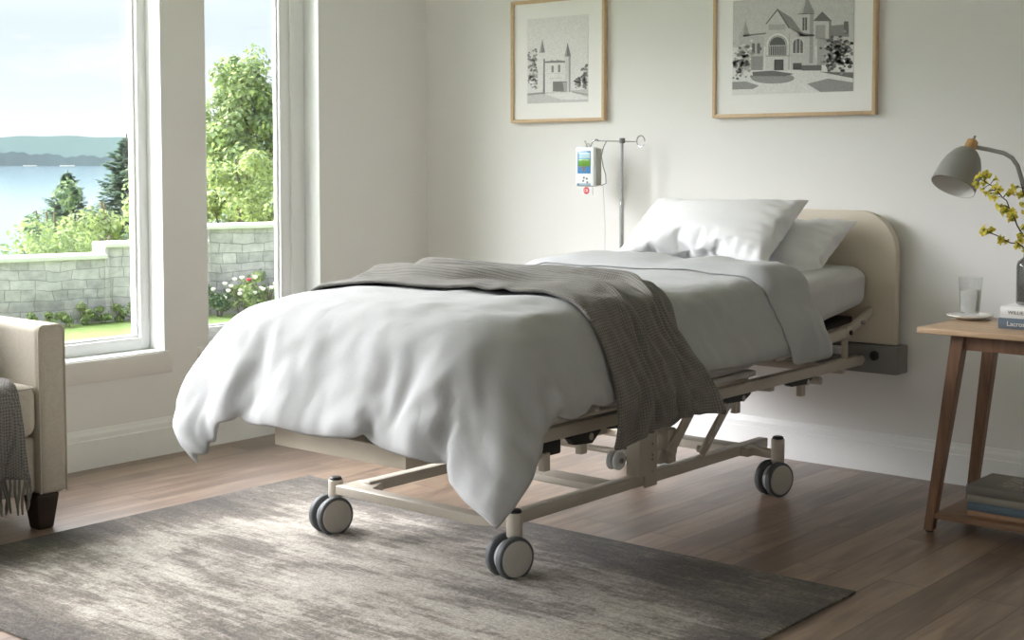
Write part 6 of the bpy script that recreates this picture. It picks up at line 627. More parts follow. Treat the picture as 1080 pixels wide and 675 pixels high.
1,0,1,0,2,-1,1,1,1,-1,0,0,0,10,0,0,0,0,0,0,-3,3,-1,0,0,-1,-1,-1,-2,2,-1,0,1,-1,0,0,1,0,-1,0,3,-2,2,-2,-1,-3,0,5,-5,4,3,-1,-1,1,-1,2,1,0,0,1,0,0,0,11,0,-1,1,0,-1,0,0,-3,3,0,-1,1,-1,-1,-1,-1,0,-1,1,-1,2,-2,0,0,0,0,2,1,-3,4,-2,-2,-7,
2,6,4,-3,1,1,0,1,0,0,0,0,0,0,0,0,10,0,1,-1,0,1,0,0,0,-2,0,1,-1,0,0,0,-2,1,-2,-2,1,1,0,0,0,1,-3,2,0,2,1,0,0,0,-1,0,-2,3,0,0,1,0,0,0,0,1,0,0,0,0,10,0,0,1,0,0,-1,0,0,0,1,-1,0,0,0,-1,0,-2,1,-3,-1,2,1,-1,0,0,1,0,0,1,0,1,0,0,0,1,-2,-1,
3,0,0,0,1,0,0,0,-1,0,0,0,11,0,0,-1,0,0,1,0,0,0,-1,0,0,0,-1,0,0,-1,1,-3,-5,4,-1,4,1,-2,-1,0,2,0,-1,3,-1,1,0,0,1,0,-1,1,0,0,-1,0,1,-1,1,0,0,0,9,1,1,-1,1,-1,0,0,0,0,0,1,0,-1,0,0,0,0,-3,3,-3,-4,7,-1,-1,1,-1,-2,2,1,1,-3,3,0,0,0,0,0,0,
0,0,0,1,0,-1,1,0,0,-1,0,10,-1,1,1,-1,1,0,0,0,0,0,-1,0,0,1,0,-1,0,0,-1,1,-1,-1,2,0,0,1,-1,1,-1,-2,2,0,0,1,0,0,0,0,0,0,0,-1,0,1,-1,0,0,1,0,9,1,-1,1,1,0,-1,0,0,1,0,0,0,0,-1,0,0,1,0,-1,0,1,-1,-1,1,0,0,1,-1,1,0,-1,0,0,0,0,0,0,0,0,1,0,
0,0,-1,1,-1,0,0,0,9,0,0,2,-1,0,1,0,0,-1,0,0,1,0,0,0,0,-1,0,0,0,0,0,0,0,0,0,0,0,0,0,1,0,0,0,0,0,0,0,0,-1,0,0,0,1,-1,1,0,-1,0,10,1,0,-2,2,0,0,0,0,0,0,0,-1,0,1,0,0,0,0,0,0,0,0,0,0,0,0,0,0,0,0,0,0,0,0,0,0,0,0,0,0,0,0,0,0,0,-1,-1,0,-1,
11,-1,0,0,1,-1,0,0,0,1,0,0,0,0,-1,0,0,1,0,0,0,0,0,0,0,0,0,0,0,0,0,-1,0,0,0,0,0,0,0,0,0,1,0,0,-1,0,1,0,-1,0,10,1,0,0,-2,2,0,0,0,-1,0,1,0,0,0,0,0,-1,0,0,0,0,0,0,0,0,0,0,0,0,0,1,0,0,0,0,0,0,0,0,0,-1,0,0,0,0,1,-1,1,0,11,-1,0,1,-1,0,0,
1,0,0,0,-1,0,0,1,0,0,0,0,0,0,0,0,0,0,0,0,0,0,0,0,0,0,0,0,0,0,0,0,0,0,0,0,0,0,0,-1,1,-1,0,11,0,0,-1,1,-1,1,-1,0,1,0,0,0,0,-1,0,0,1,0,0,0,0,0,0,0,0,0,0,0,0,0,-1,0,0,0,0,0,0,0,0,0,0,1,0,0,-1,0,0,1,-1,10,0,0,0,1,0,0,0,0,-1,0,0,1,0,0,
0,0,-1,0,0,0,0,0,0,0,0,0,0,0,0,0,1,0,0,0,0,0,0,0,0,0,0,-1,0,0,1,-2,1,0,0,11,0,0,-1,0,1,-1,0,1,0,0,0,-1,0,1,0,0,0,0,0,0,0,0,0,0,0,0,0,0,0,0,0,0,0,0,0,0,0,0,0,0,0,0,0,0,0,0,-1,0,1,9,1,0,1,0,-1,1,0,-1,0,1,0,0,0,-1,0,0,0,1,0,0,0,0,0,
0,0,-1,0,1,0,-1,1,-1,0,0,0,0,0,0,0,0,1,-1,0,0,0,0,0,0,-2,10,0,1,0,-1,1,-1,1,0,0,-1,0,1,0,0,0,0,0,-1,0,0,0,0,0,0,0,1,0,-1,0,1,-1,1,0,0,0,0,0,0,0,0,-1,1,0,0,-1,1,-1,-1,2,11,0,-2,1,1,0,0,-1,0,1,0,0,-1,0,0,0,0,0,0,0,0,-1,1,0,0,1,-1,
-1,1,0,1,0,0,0,0,-1,1,0,0,0,0,0,0,0,0,0,0,0,0,-1,9,1,1,0,0,-1,0,1,0,-1,0,1,-1,-1,1,1,-1,0,0,-1,-2,3,-1,1,1,-1,0,0,-1,1,-1,1,0,-1,1,1,-2,1,0,0,0,0,0,0,0,1,-1,0,0,1,10,0,0,0,0,1,0,-1,0,0,1,-2,1,0,-2,1,1,0,-1,-2,3,-1,0,-1,-2,-3,6,1,
0,-1,-2,1,1,2,-1,-1,2,0,0,0,0,0,0,0,0,-1,1,0,0,-1,11,-1,1,0,0,-1,0,1,0,0,-1,0,-1,-1,2,-1,-2,-3,4,0,0,0,0,-1,-2,-2,1,3,0,-1,3,-1,-1,-3,5,2,-1,0,0,0,1,0,-1,0,0,1,-1,1,0,0,10,0,0,1,-1,1,0,-1,0,0,-1,1,-2,2,-1,-3,-4,5,0,3,-2,0,-2,-1,
-1,0,0,1,1,2,0,-1,-2,1,0,-5,5,2,1,1,-1,0,2,0,0,-1,1,-1,0,0,10,1,0,-1,1,-1,0,0,0,-1,0,-2,3,-2,-4,1,1,1,-2,2,1,-2,0,-1,0,-1,0,0,1,0,0,-1,3,-1,-2,0,-6,3,6,-2,4,1,0,0,0,1,-1,1,0,0,11,-1,1,0,-1,0,0,0,-1,0,0,0,-2,-1,2,-2,-1,1,1,-2,0,1,
-2,-1,-2,3,1,-1,-1,1,0,2,0,2,-3,1,-5,2,2,3,-1,1,0,2,0,0,1,-1,0,1,10,1,-1,0,0,0,0,-1,0,-1,-1,0,-1,0,-1,-3,4,0,-2,-2,2,-7,5,1,-1,2,0,0,1,-2,1,-1,0,-1,0,-2,2,1,0,2,1,1,1,0,2,1,0,0,0,-1,11,-1,1,-1,0,-1,-2,0,-2,-3,2,1,0,0,-1,0,2,-1,-1,
1,-4,-3,2,2,1,1,0,0,0,1,-2,0,-1,1,-1,2,-2,1,-1,1,1,1,1,-1,2,1,2,1,0,0,10,1,-2,1,-3,0,-1,-1,-1,2,-6,3,1,1,-1,1,2,-3,-1,-2,-2,0,-1,3,2,1,-1,1,-1,-1,-1,0,0,0,-1,-4,6,0,1,0,0,0,0,4,-2,2,1,2,0,0,11,-3,1,-4,-2,-2,2,-4,-2,4,2,-1,0,2,1,0,
-1,-2,-1,-1,-1,-1,0,-1,6,2,-2,1,-2,-2,1,-1,1,-1,-4,1,6,-1,1,-1,0,1,1,-1,3,-2,1,2,4,0,10,0,-5,-1,1,-1,-3,-1,-1,2,4,-2,0,-3,4,3,-4,-1,-1,-1,-2,2,6,2,0,0,-3,-4,0,0,1,0,-1,-2,2,0,4,-1,-4,2,1,0,0,1,-1,2,0,0,1,5,),
(0,0,0,1,0,0,0,0,1,0,1,0,0,0,-1,-1,0,-1,-1,0,-1,-1,-1,0,1,1,1,1,2,3,-2,-2,-2,1,0,1,-1,1,0,0,0,-1,0,0,0,0,0,0,0,0,0,9,1,-1,0,1,0,1,-1,1,-1,0,0,1,0,0,-1,0,1,-1,-2,1,0,1,0,0,0,0,0,0,0,0,1,0,-1,0,1,-1,0,0,0,0,0,0,0,-1,0,0,-1,-8,0,1,7,
1,1,0,1,-1,0,0,1,0,0,-1,0,1,0,0,-1,0,-2,0,2,1,0,0,0,0,0,-4,2,2,0,-3,3,-1,0,0,0,0,-1,1,0,0,-1,1,-1,-2,-6,-1,0,0,2,5,1,1,0,1,1,0,-1,1,0,0,0,-1,0,0,0,-1,0,1,0,0,0,0,-2,2,-1,2,-1,0,0,0,0,0,0,0,0,0,0,0,-1,-1,0,-1,-1,-4,-1,-1,0,0,0,3,2,
1,1,-1,0,2,2,0,0,0,0,0,0,0,-1,0,0,1,1,-1,1,-3,1,-1,2,0,1,-1,0,0,0,0,0,0,0,-1,0,-1,-1,1,-1,-2,-2,-1,-2,0,0,0,1,0,2,2,1,0,2,0,1,1,1,-1,0,-1,1,-1,1,-1,1,1,-1,1,-2,1,-1,1,-2,1,0,2,-1,1,-1,-1,1,-1,-1,0,0,-2,2,-3,-1,0,-2,-2,0,0,0,0,-1,
2,2,0,1,3,-2,1,-1,0,1,1,1,1,-1,1,0,0,0,0,0,0,0,1,-1,-2,2,-2,2,0,2,-1,-2,2,-2,-2,2,-1,-1,2,-4,0,0,-2,-1,-2,2,-1,0,1,1,-1,0,2,0,1,3,-3,1,1,-1,2,0,2,0,0,1,-1,0,-1,2,-1,0,0,0,-2,0,2,-4,3,1,2,0,-2,-5,4,-3,1,0,-2,1,-1,-1,-1,-3,3,-3,2,1,
-1,1,-3,1,2,2,0,-1,3,0,-1,1,-1,2,0,1,0,1,2,0,-1,-1,1,0,0,1,-1,0,-1,-1,-1,0,0,0,0,3,-5,3,-2,-1,-1,0,-1,0,-1,1,-1,0,-1,0,1,0,0,1,-2,2,0,0,0,0,1,0,2,-1,2,1,1,-1,2,1,-1,0,0,0,-1,0,0,0,-1,0,-1,0,-1,0,0,2,1,-6,2,-2,1,-2,1,0,-2,1,0,-1,0,
0,1,0,2,-1,0,-1,0,2,-1,0,1,1,-1,2,-1,1,2,-1,3,1,-1,1,-3,-1,2,1,0,-1,-1,1,-5,2,0,-1,-1,-1,1,2,-4,2,-2,2,-1,-1,1,-1,-1,1,-1,1,0,-1,2,-2,2,-2,2,-1,1,0,-1,1,1,0,1,-1,2,3,-6,6,2,-7,3,1,0,0,2,-3,-1,-1,4,-3,-3,1,0,-1,0,-2,2,-1,1,-1,1,-2,
1,-1,1,0,-1,1,-1,1,0,2,-2,1,-1,0,0,1,0,-1,1,0,-1,3,-3,2,3,-5,4,2,-4,2,-1,-2,1,-1,3,1,-2,-1,1,-1,-2,1,-1,1,-1,1,0,0,-1,0,0,1,-1,-1,1,1,0,0,-1,1,-1,1,-1,1,0,-1,1,0,0,0,2,-1,1,-1,-1,4,-3,2,2,-2,-1,1,-1,1,-2,0,0,-1,0,0,1,-1,0,0,1,-1,
0,-1,1,0,-1,1,-2,1,0,-1,0,0,2,0,0,-1,1,0,-1,1,-1,1,-1,0,-1,1,1,0,3,-2,-2,1,0,-1,1,0,-1,0,0,1,-1,0,1,-1,1,0,-1,1,0,0,0,1,-3,0,0,2,0,0,-1,0,0,0,-2,1,2,-2,1,0,1,-1,1,-1,1,-1,1,-1,0,-1,0,0,1,-1,0,1,0,0,1,0,0,-1,0,0,0,1,-1,0,1,-1,0,1,
0,0,0,-2,0,1,0,0,0,-1,1,0,1,-1,-1,3,-3,2,-1,0,0,0,-1,2,-1,-1,0,0,0,0,0,1,0,1,-1,1,-1,0,0,0,0,0,0,0,0,0,1,0,0,0,-1,0,1,1,1,-3,0,0,0,0,0,0,0,-4,2,2,2,-2,1,-1,0,0,0,-1,0,1,-1,0,0,1,0,0,0,-1,1,0,0,-1,1,0,1,0,-1,0,1,0,-1,1,-1,0,1,-1,1,
2,-1,-3,2,-1,0,0,0,-1,1,3,-1,-2,0,-1,0,1,0,-1,1,0,0,-1,1,0,0,-1,0,0,1,0,0,-1,1,1,-2,1,0,-1,2,-1,0,0,0,-1,1,-1,1,1,0,-1,1,0,-2,1,0,0,0,1,-1,1,-2,1,-1,0,0,1,-1,2,-2,0,0,1,-1,0,0,0,1,-1,0,1,0,1,-2,1,1,-1,0,1,-1,1,-1,0,0,1,-1,1,-1,-1,
0,2,0,-1,1,-1,1,0,0,0,-2,2,1,-2,0,1,-1,0,1,-2,2,0,0,-1,1,-1,1,0,-1,1,0,-1,0,1,1,-1,0,0,0,0,1,-1,1,0,-1,0,0,0,0,0,0,-1,1,0,-1,1,0,0,0,0,2,-2,-1,0,1,-2,1,0,-1,2,-1,0,0,1,-2,2,-1,0,1,0,-1,0,1,-1,-1,1,0,1,0,0,-1,1,0,0,0,0,0,0,-1,1,-1,
-1,1,1,1,-1,-1,1,-1,0,0,-1,1,-1,-1,1,0,0,0,0,0,1,-1,-1,2,-1,1,0,-1,0,1,0,-1,-2,3,0,0,-1,0,1,0,0,0,0,1,-1,0,-2,2,-1,1,1,-2,1,0,0,1,0,0,0,0,-3,2,-1,1,-1,1,-1,2,-1,1,-2,0,1,0,-1,-2,2,1,0,-1,1,0,-1,1,-1,1,1,-1,0,1,0,0,0,0,0,-1,1,-1,0,
1,-1,-2,3,0,0,-1,-1,1,-1,1,1,-2,0,0,0,-1,1,-1,1,-1,0,1,-1,-2,2,0,-3,-2,3,1,-1,1,2,-5,2,1,0,2,0,-1,1,-2,2,0,0,1,-1,0,0,-1,2,1,-2,0,0,1,0,-1,1,-1,0,-1,0,0,0,0,0,1,-2,-2,2,0,-2,2,-2,-1,-1,3,-3,3,2,-1,-1,1,-3,1,1,0,0,0,1,1,-2,3,0,0,1,
-1,-1,1,-1,1,-1,2,0,0,0,0,0,-1,0,-1,0,0,1,-1,1,-4,1,0,-3,1,3,-2,-1,-2,3,-1,1,-2,-2,-1,4,1,2,-3,-2,2,2,1,0,-2,4,-1,1,0,0,-1,2,-2,1,0,1,-1,1,0,-1,1,-1,0,-1,0,0,-1,0,1,-2,1,-2,-2,3,-2,-2,-2,3,0,0,1,-1,-2,0,-1,0,2,0,-1,3,-1,-2,-1,4,6,
-2,-1,0,1,0,2,-2,1,-1,1,0,0,0,0,0,-1,0,-1,0,0,0,-1,0,-1,-1,0,-3,4,-3,-1,-3,3,0,3,-2,-1,0,-1,-1,0,0,1,0,2,-1,-1,0,1,-1,-2,2,3,0,1,1,-1,3,0,0,1,1,-1,0,1,0,0,-1,-1,0,-1,0,1,-2,-1,-1,-1,3,-2,-3,0,0,1,-1,1,1,-1,-1,0,-1,0,1,-1,0,1,0,0,
1,-1,0,-1,0,-1,4,-2,3,2,0,2,1,-1,1,1,1,-1,0,-2,1,-1,-1,-1,1,-2,0,0,-1,-1,0,-3,3,-2,0,0,1,-1,0,0,-1,-1,1,0,0,0,0,0,0,1,0,2,-3,1,-2,1,1,3,-2,2,1,0,2,1,1,1,-1,1,-1,1,-1,-1,-1,1,-3,0,0,-2,0,-1,-1,1,-2,-1,2,0,-1,0,0,0,-1,1,-1,1,0,0,1,
-1,0,-1,0,0,0,1,0,0,-1,1,2,0,1,1,1,2,1,1,1,0,0,0,-2,-2,0,-2,-1,-1,-1,-2,1,1,0,0,0,0,0,0,-1,0,0,-1,1,0,0,0,0,0,0,0,0,0,0,0,0,0,-1,1,0,0,0,1,0,0,2,1,3,2,0,1,0,-1,-3,0,-3,-1,-1,0,-1,2,-3,1,0,0,0,0,2,-2,0,0,-1,1,-1,0,1,1,-1,0,0,0,-1,
0,0,0,0,1,0,0,0,0,0,0,0,2,-2,2,1,5,2,0,0,-6,1,-4,-2,0,1,-1,1,-1,1,-1,0,1,0,1,-1,0,-1,0,0,0,1,0,-1,1,0,0,-1,0,1,0,0,0,0,0,0,-1,1,0,-1,0,1,0,2,-1,0,1,7,0,1,-5,-6,0,1,-1,-1,1,-1,0,1,0,0,-1,1,1,-1,-1,1,-1,1,0,2,1,1,-1,-2,-1,0,-1,0,0,
0,0,1,-1,3,-1,-2,0,1,0,0,0,0,0,1,0,0,9,)))
# light settings
LOBE_V = (-.86, -.40, .33)     # direction of the bright lobe added to the sky
LOBE_P, LOBE_S, SKY_S, LOBE_C = 3.0, 31.0, 1.0, (.985, .968, .985, 1)
SUN_E, SUN_ANG, SUN_D = .7, 3.0, Vector((1.0, -.25, 1.25))
EXPO = .3
HAZE = 2.6e-5
# ------------------------------------------------------------------ room shell
struct(MB().box(XW-.25, 2.0, -2.8, YB+.2, -.12, 0, 0).build('floor', 'floor', smooth=False))
struct(MB().box(XW-.25, 2.2, -2.8, YB+.2, 2.75, 2.95, 0).build('ceiling', 'ceil', smooth=False))
struct(MB().box(XW-.25, 2.2, YB, YB+.2, 0, 2.75, 0).build('wall_back', 'wall', smooth=False))
struct(MB().box(2.0, 2.2, -2.8, YB, 0, 2.75, 0).build('wall_right', 'wall', smooth=False))
SILL, HEAD = .457, 2.52
OPEN = [(-.12, 1.55), (1.78, 3.773), (4.006, 4.704)]   # left wall openings; the first one is added out of view for light
w = MB(); w.box(XW-.25, XW, -2.8, YB, 0, SILL, 0); w.box(XW-.25, XW, -2.8, YB, HEAD, 2.75, 0)
ys = [-2.8]+[v for a in OPEN for v in a]+[YB]
for a, b in zip(ys[0::2], ys[1::2]): w.box(XW-.25, XW, a, b, SILL, HEAD, 0)
struct(w.build('wall_left', 'wall', smooth=False))
FILL_OPEN = (-3.6, -.6, .5, 2.4)      # opening added behind the camera to let in fill light
w = MB(); w.box(XW-.25, FILL_OPEN[0], -2.8, -2.6, 0, 2.75, 0); w.box(FILL_OPEN[1], 2.2, -2.8, -2.6, 0, 2.75, 0)
w.box(FILL_OPEN[0], FILL_OPEN[1], -2.8, -2.6, 0, FILL_OPEN[2], 0); w.box(FILL_OPEN[0], FILL_OPEN[1], -2.8, -2.6, FILL_OPEN[3], 2.75, 0)
struct(w.build('wall_front', 'wall', smooth=False))

def baseprof(t=.018, h=.166):
    return [(0, 0), (t, 0), (t, h*.72), (t*.78, h*.745), (t*.78, h*.86), (t*.5, h*.93), (t*.35, h), (0, h)]
o = MB().prism([(YB-a, z) for a, z in baseprof()], 'x', XW, 2.0).build('baseboard_back', 'trim', smooth=False); struct(o)
o = MB().prism([(XW+a, z) for a, z in baseprof()], 'y', -2.6, YB).build('baseboard_left', 'trim', smooth=False); struct(o)
o = MB().prism([(2.0-a, z) for a, z in baseprof()], 'y', -2.6, YB).build('baseboard_right', 'trim', smooth=False); struct(o)

def window(n, y0, y1, casement):
    r = bpy.data.objects.new('window_%d' % n, None); C.objects.link(r); r.location = (XW-.13, (y0+y1)/2, SILL); r['kind'] = 'structure'
    xf = XW-.104
    # reveal lining
    l = MB(); t = .006
    l.box(xf-.02, XW+.001, y0, y0+t, SILL, HEAD, .001); l.box(xf-.02, XW+.001, y1-t, y1, SILL, HEAD, .001)
    l.box(xf-.02, XW+.001, y0, y1, HEAD-t, HEAD, .001); l.box(xf-.02, XW+.004, y0, y1, SILL-.001, SILL+.008, .001)
    l.build('jamb_lining', 'vinyl', r)
    def ring(mb, a, b, z0, z1, wl, wr, wb, wt, x0, x1):
        mb.box(x0, x1, a, a+wl, z0, z1, .004); mb.box(x0, x1, b-wr, b, z0, z1, .004)
        mb.box(x0, x1, a+wl-.002, b-wr+.002, z0, z0+wb, .004); mb.box(x0, x1, a+wl-.002, b-wr+.002, z1-wt, z1, .004)
    f = MB()
    if casement:
        ring(f, y0+t, y1-t, SILL+.008, HEAD-t, .03, .086, .02, .05, xf-.07, xf)
        ring(f, y0+.034, y1-.09, SILL+.026, HEAD-.054, .05, .066, .046, .06, xf-.055, xf-.012)
        ring(f, y0+.08, y1-.152, SILL+.068, HEAD-.11, .008, .014, .012, .012, xf-.05, xf-.026)
        g = (y0+.08, y1-.15, SILL+.07, HEAD-.11)
    else:
        ring(f, y0+t, y1-t, SILL+.008, HEAD-t, .048, .048, .054, .05, xf-.07, xf)
        ring(f, y0+.052, y1-.052, SILL+.060, HEAD-.055, .012, .012, .012, .012, xf-.06, xf-.02)
        g = (y0+.06, y1-.06, SILL+.07, HEAD-.06)
    fr = f.build('window_frame', 'vinyl', r)
    MB().box(xf-.045, xf-.04, g[0], g[1], g[2], g[3], 0).build('window_pane', 'pane', r, smooth=False)
    MB().box(XW, XW+.012, y0-.06, y1+.028, .365, .459, .002).build('sill_apron', 'apron', r)
    return r
for i, (a, b) in enumerate([OPEN[1], OPEN[2], OPEN[0]]): window(i+1, a, b, i == 1)  # the last window built is an added one, unseen, for more daylight

# ------------------------------------------------------------------ rug
rg = MB(); nx, ny = 80, 60; X0, X1, Y0, Y1 = -4.33, -1.878, 2.025, 3.862
rg.box(X0, X1, Y0, Y1, 0, .009, .004)
tag(rg.build('rug', 'rug'), 'large distressed grey and cream rug lying on the wooden floor', 'rug')

# ------------------------------------------------------------------ hospital bed
XC = -3.115
bed = thing('hospital_bed', 'adjustable hospital bed with beige steel frame on four twin-wheel casters', 'bed', (XC, 4.1, 0))
# base frame
b = MB()
b.box(-2.872, -2.828, 3.36, 5.0, .142, .182, .004)                     # right rail
b.build('base_rail', 'metal', bed)
b = MB(); b.box(-3.52, -3.476, 3.38, 5.0, .150, .19, .004); b.build('base_rail', 'metal', bed)
# front cross member: bar whose ends bend back to the casters
b = MB(); W = .028
b.prism([(-3.56, 3.30), (-2.92, 3.30), (-2.80, 3.345), (-2.80, 3.40), (-2.86, 3.40), (-2.94, 3.352), (-3.43, 3.352), (-3.47, 3.44), (-3.54, 3.44), (-3.56, 3.42)], 'z', .147, .18, .004)
b.build('front_cross_member', 'metal', bed)
b = MB(); b.box(-3.50, -2.85, 3.90, 4.0, .150, .176, .004); b.build('middle_cross_member', 'metal', bed)
b = MB(); b.box(-3.50, -2.79, 4.78, 4.87, .142, .176, .004); b.build('rear_cross_member', 'metal', bed)

def caster(px, py, yaw, ptop, arm):
    post = MB()
    post.cyl((px, py, .128), (px, py, ptop), .026, .026, 28, .003)
    post.beam((px, py, .158), arm, .03, .034)
    r = post.build('caster', 'metal', None); r.location = (0, 0, 0); adopt(r, bed)
    cp = MB(); cp.cyl((px, py, ptop-.001), (px, py, ptop+.010), .0235, .019, 24, .003); c_ = cp.build('stem_cap', 'black'); adopt(c_, r)
    ax = Vector((math.cos(yaw), math.sin(yaw), 0)); off = Vector((math.sin(yaw), -math.cos(yaw), 0))*.020
    c = Vector((px, py, .068))+off
    fk = MB(); fk.cyl((px, py, .105), (px, py, .130), .018, .021, 20)
    fk.cyl(c-ax*.013+Vector((0, 0, .0)), c+ax*.013, .052, None, 32, .003); fk.box(px-.014, px+.014, py-.03, py+.01, .08, .118, .006)
    f_ = fk.build('fork', 'lightgrey'); adopt(f_, r)
    for s in (1, -1):
        wc = c+ax*s*.0285
        t = MB(); t.cyl(wc-ax*.0135, wc+ax*.0135, .068, None, 48, .007); t_ = t.build('wheel', 'tyre'); adopt(t_, r)
        h = MB(); h.cyl(wc+ax*s*.010, wc+ax*s*.0165, .060, .055, 48, .003); h_ = h.build('wheel_cover', 'hub'); adopt(h_, r)
caster(-2.781, 3.335, R(-14), .205, (-2.84, 3.38, .162))
caster(-3.598, 3.335, R(-12), .190, (-3.53, 3.37, .162))
caster(-2.688, 4.83, R(-16), .222, (-2.83, 4.83, .162))
caster(-3.44, 4.98, R(-10), .2, (-3.50, 4.90, .162))

# lift column and its fittings
def column(sx):
    k = MB()
    X = lambda v: XC+(v-XC)*sx
    x0, x1 = sorted((X(-2.875), X(-2.815)))
    k.box(x0, x1, 4.07, 4.17, .18, .40, .004)
    h = None
    xa, xb = sorted((X(-2.828), X(-2.818)))
    k.box(xa, xb, 4.11, 4.185, .135, .40, .003)
    o = k.build('lift_column', 'metal', bed)
    xc = X(-2.816)
    for z in (.29, .25, .235, .19):
        h = MB(); h.cyl((xc-.001, 4.15, z), (xc+.001*sx, 4.15, z), .005, None, 12); h_ = h.build('bolt_hole', 'black'); adopt(h_, o)
    return o
column(1); column(-1)
def linkarm(sx):
    X = lambda v: XC+(v-XC)*sx
    l = MB(); l.beam((X(-2.80), 4.45, .205), (X(-2.78), 4.70, .46), .014, .042, .005, (0, 1, 0)); o = l.build('lift_link', 'metal', bed)
    for t0, t1 in ((.14, .24), (.30, .38), (.62, .72)):
        a = Vector((X(-2.80), 4.45, .205)).lerp(Vector((X(-2.78), 4.70, .46)), t0); c = Vector((X(-2.80), 4.45, .205)).lerp(Vector((X(-2.78), 4.70, .46)), t1)
        s = MB(); s.beam(a, c, .018, .013, .004, (0, 1, 0)); s_ = s.build('link_slot', 'lightgrey'); adopt(s_, o)
    l = MB(); l.beam((X(-2.80), 4.23, .24), (X(-2.80), 4.40, .40), .014, .045, .005, (0, 1, 0)); l.cyl((X(-2.79), 4.25, .255), (X(-2.81), 4.25, .255), .022, None, 20); l.build('lift_link', 'metal', bed)
linkarm(1); linkarm(-1)
l = MB(); l.cyl((-2.93, 4.22, .23), (-2.82, 4.22, .23), .026, None, 24, .004); l.box(-2.88, -2.81, 4.245, 4.30, .20, .33, .008); l.cyl((-3.4, 4.235, .22), (-2.83, 4.235, .22), .012)
l.build('torsion_tube', 'metal', bed)
l = MB(); l.cyl((-3.11, 4.55, .25), (-3.11, 4.86, .42), .022, .018, 20); l.cyl((-3.11, 4.48, .21), (-3.11, 4.66, .31), .033, None, 24, .005)
l.build('lift_actuator', 'bracket', bed)
for y_, r_ in ((4.60, .014), (4.33, .011)): l = MB(); l.cyl((-2.91, y_, .19), (-2.895, y_, .19), r_, None, 16, .003); l.build('bolt_head', 'hub', bed)
# guide roller by the column
for dx in (-.017, .012):
    l = MB(); l.cyl((-2.915+dx, 4.055, .234), (-2.899+dx, 4.055, .234), .034, None, 36, .005); gr = l.build('guide_roller', 'lightgrey', bed)
    l = MB(); l.cyl((-2.9+dx, 4.055, .234), (-2.895+dx, 4.055, .234), .010, None, 16); q = l.build('roller_axle', 'chrome'); adopt(q, gr)

# upper deck frame
l = MB(); l.box(-2.618, -2.58, 2.99, 5.34, .465, .505, .004); l.cyl((-2.60, 5.33, .485), (-2.60, 5.365, .485), .017, None, 20, .003); l.build('deck_rail', 'metal', bed)
l = MB(); l.box(-3.65, -3.612, 2.99, 5.34, .465, .505, .004); l.build('deck_rail', 'metal', bed)
for y in (3.0, 3.55, 4.2, 4.62, 5.2):
    MB().box(-3.62, -2.61, y, y+.04, .44, .472, .004).build('deck_cross_bar', 'metal', bed)
for (y0, y1) in ((2.98, 3.55), (3.57, 4.0), (4.02, 4.55)):
    MB().box(-3.605, -2.625, y0, y1, .507, .530, .006).build('deck_panel', 'deck', bed)
# long inner rail below the deck, seen under the duvet
MB().box(-2.93, -2.89, 3.0, 4.95, .405, .440, .004).build('inner_rail', 'metal', bed)
MB().box(-3.34, -3.30, 3.0, 4.95, .405, .440, .004).build('inner_rail', 'metal', bed)
# foot end beam
MB().box(-3.41, -2.83, 2.90, 3.03, .405, .465, .003).build('foot_beam', 'headboard', bed)
MB().box(-2.875, -2.835, 3.02, 3.7, .41, .455, .003).build('foot_beam_arm', 'metal', bed)
MB().box(-3.405, -3.365, 3.02, 3.7, .41, .455, .003).build('foot_beam_arm', 'metal', bed)

def bracket(y0, y1, hooky, deep=.028):
    t = MB(); m = .5*(y0+y1)
    t.prism([(y0, .466), (y1, .466), (y1-.01, .455), (y1-.05, .466-deep), (y0+.02, .466-deep*.8), (y0, .455)], 'x', -2.612, -2.586, .002); o = t.build('rail_bracket', 'black', bed)
    h = MB(); h.beam((-2.60, hooky, .455), (-2.60, hooky, .398), .032, .024, .003); h.cyl((-2.615, hooky+.035, .448), (-2.585, hooky+.035, .448), .012, None, 18, .002); k = h.build('retaining_hook', 'metal'); adopt(k, o)
bracket(4.26, 4.45, 4.36); bracket(4.73, 4.92, 4.845, .025); bracket(3.37, 3.53, 3.44, .04)
l = MB(); l.box(-2.66, -2.60, 3.20, 3.34, .415, .462, .006); o = l.build('control_box', 'black', bed)
l = MB(); l.beam((-2.60, 3.257, .43), (-2.60, 3.257, .375), .03, .024, .003); q = l.build('retaining_hook', 'metal'); adopt(q, o)
l = MB(); l.cyl((-3.0, 3.5, .40), (-3.0, 3.95, .37), .028, None, 24, .006); l.cyl((-3.0, 3.9, .37), (-3.0, 4.2, .33), .014, None, 16); l.build('knee_actuator', 'black', bed)
l = MB(); l.box(-3.08, -2.92, 3.42, 3.60, .37, .45, .012); l.build('motor_housing', 'black', bed)

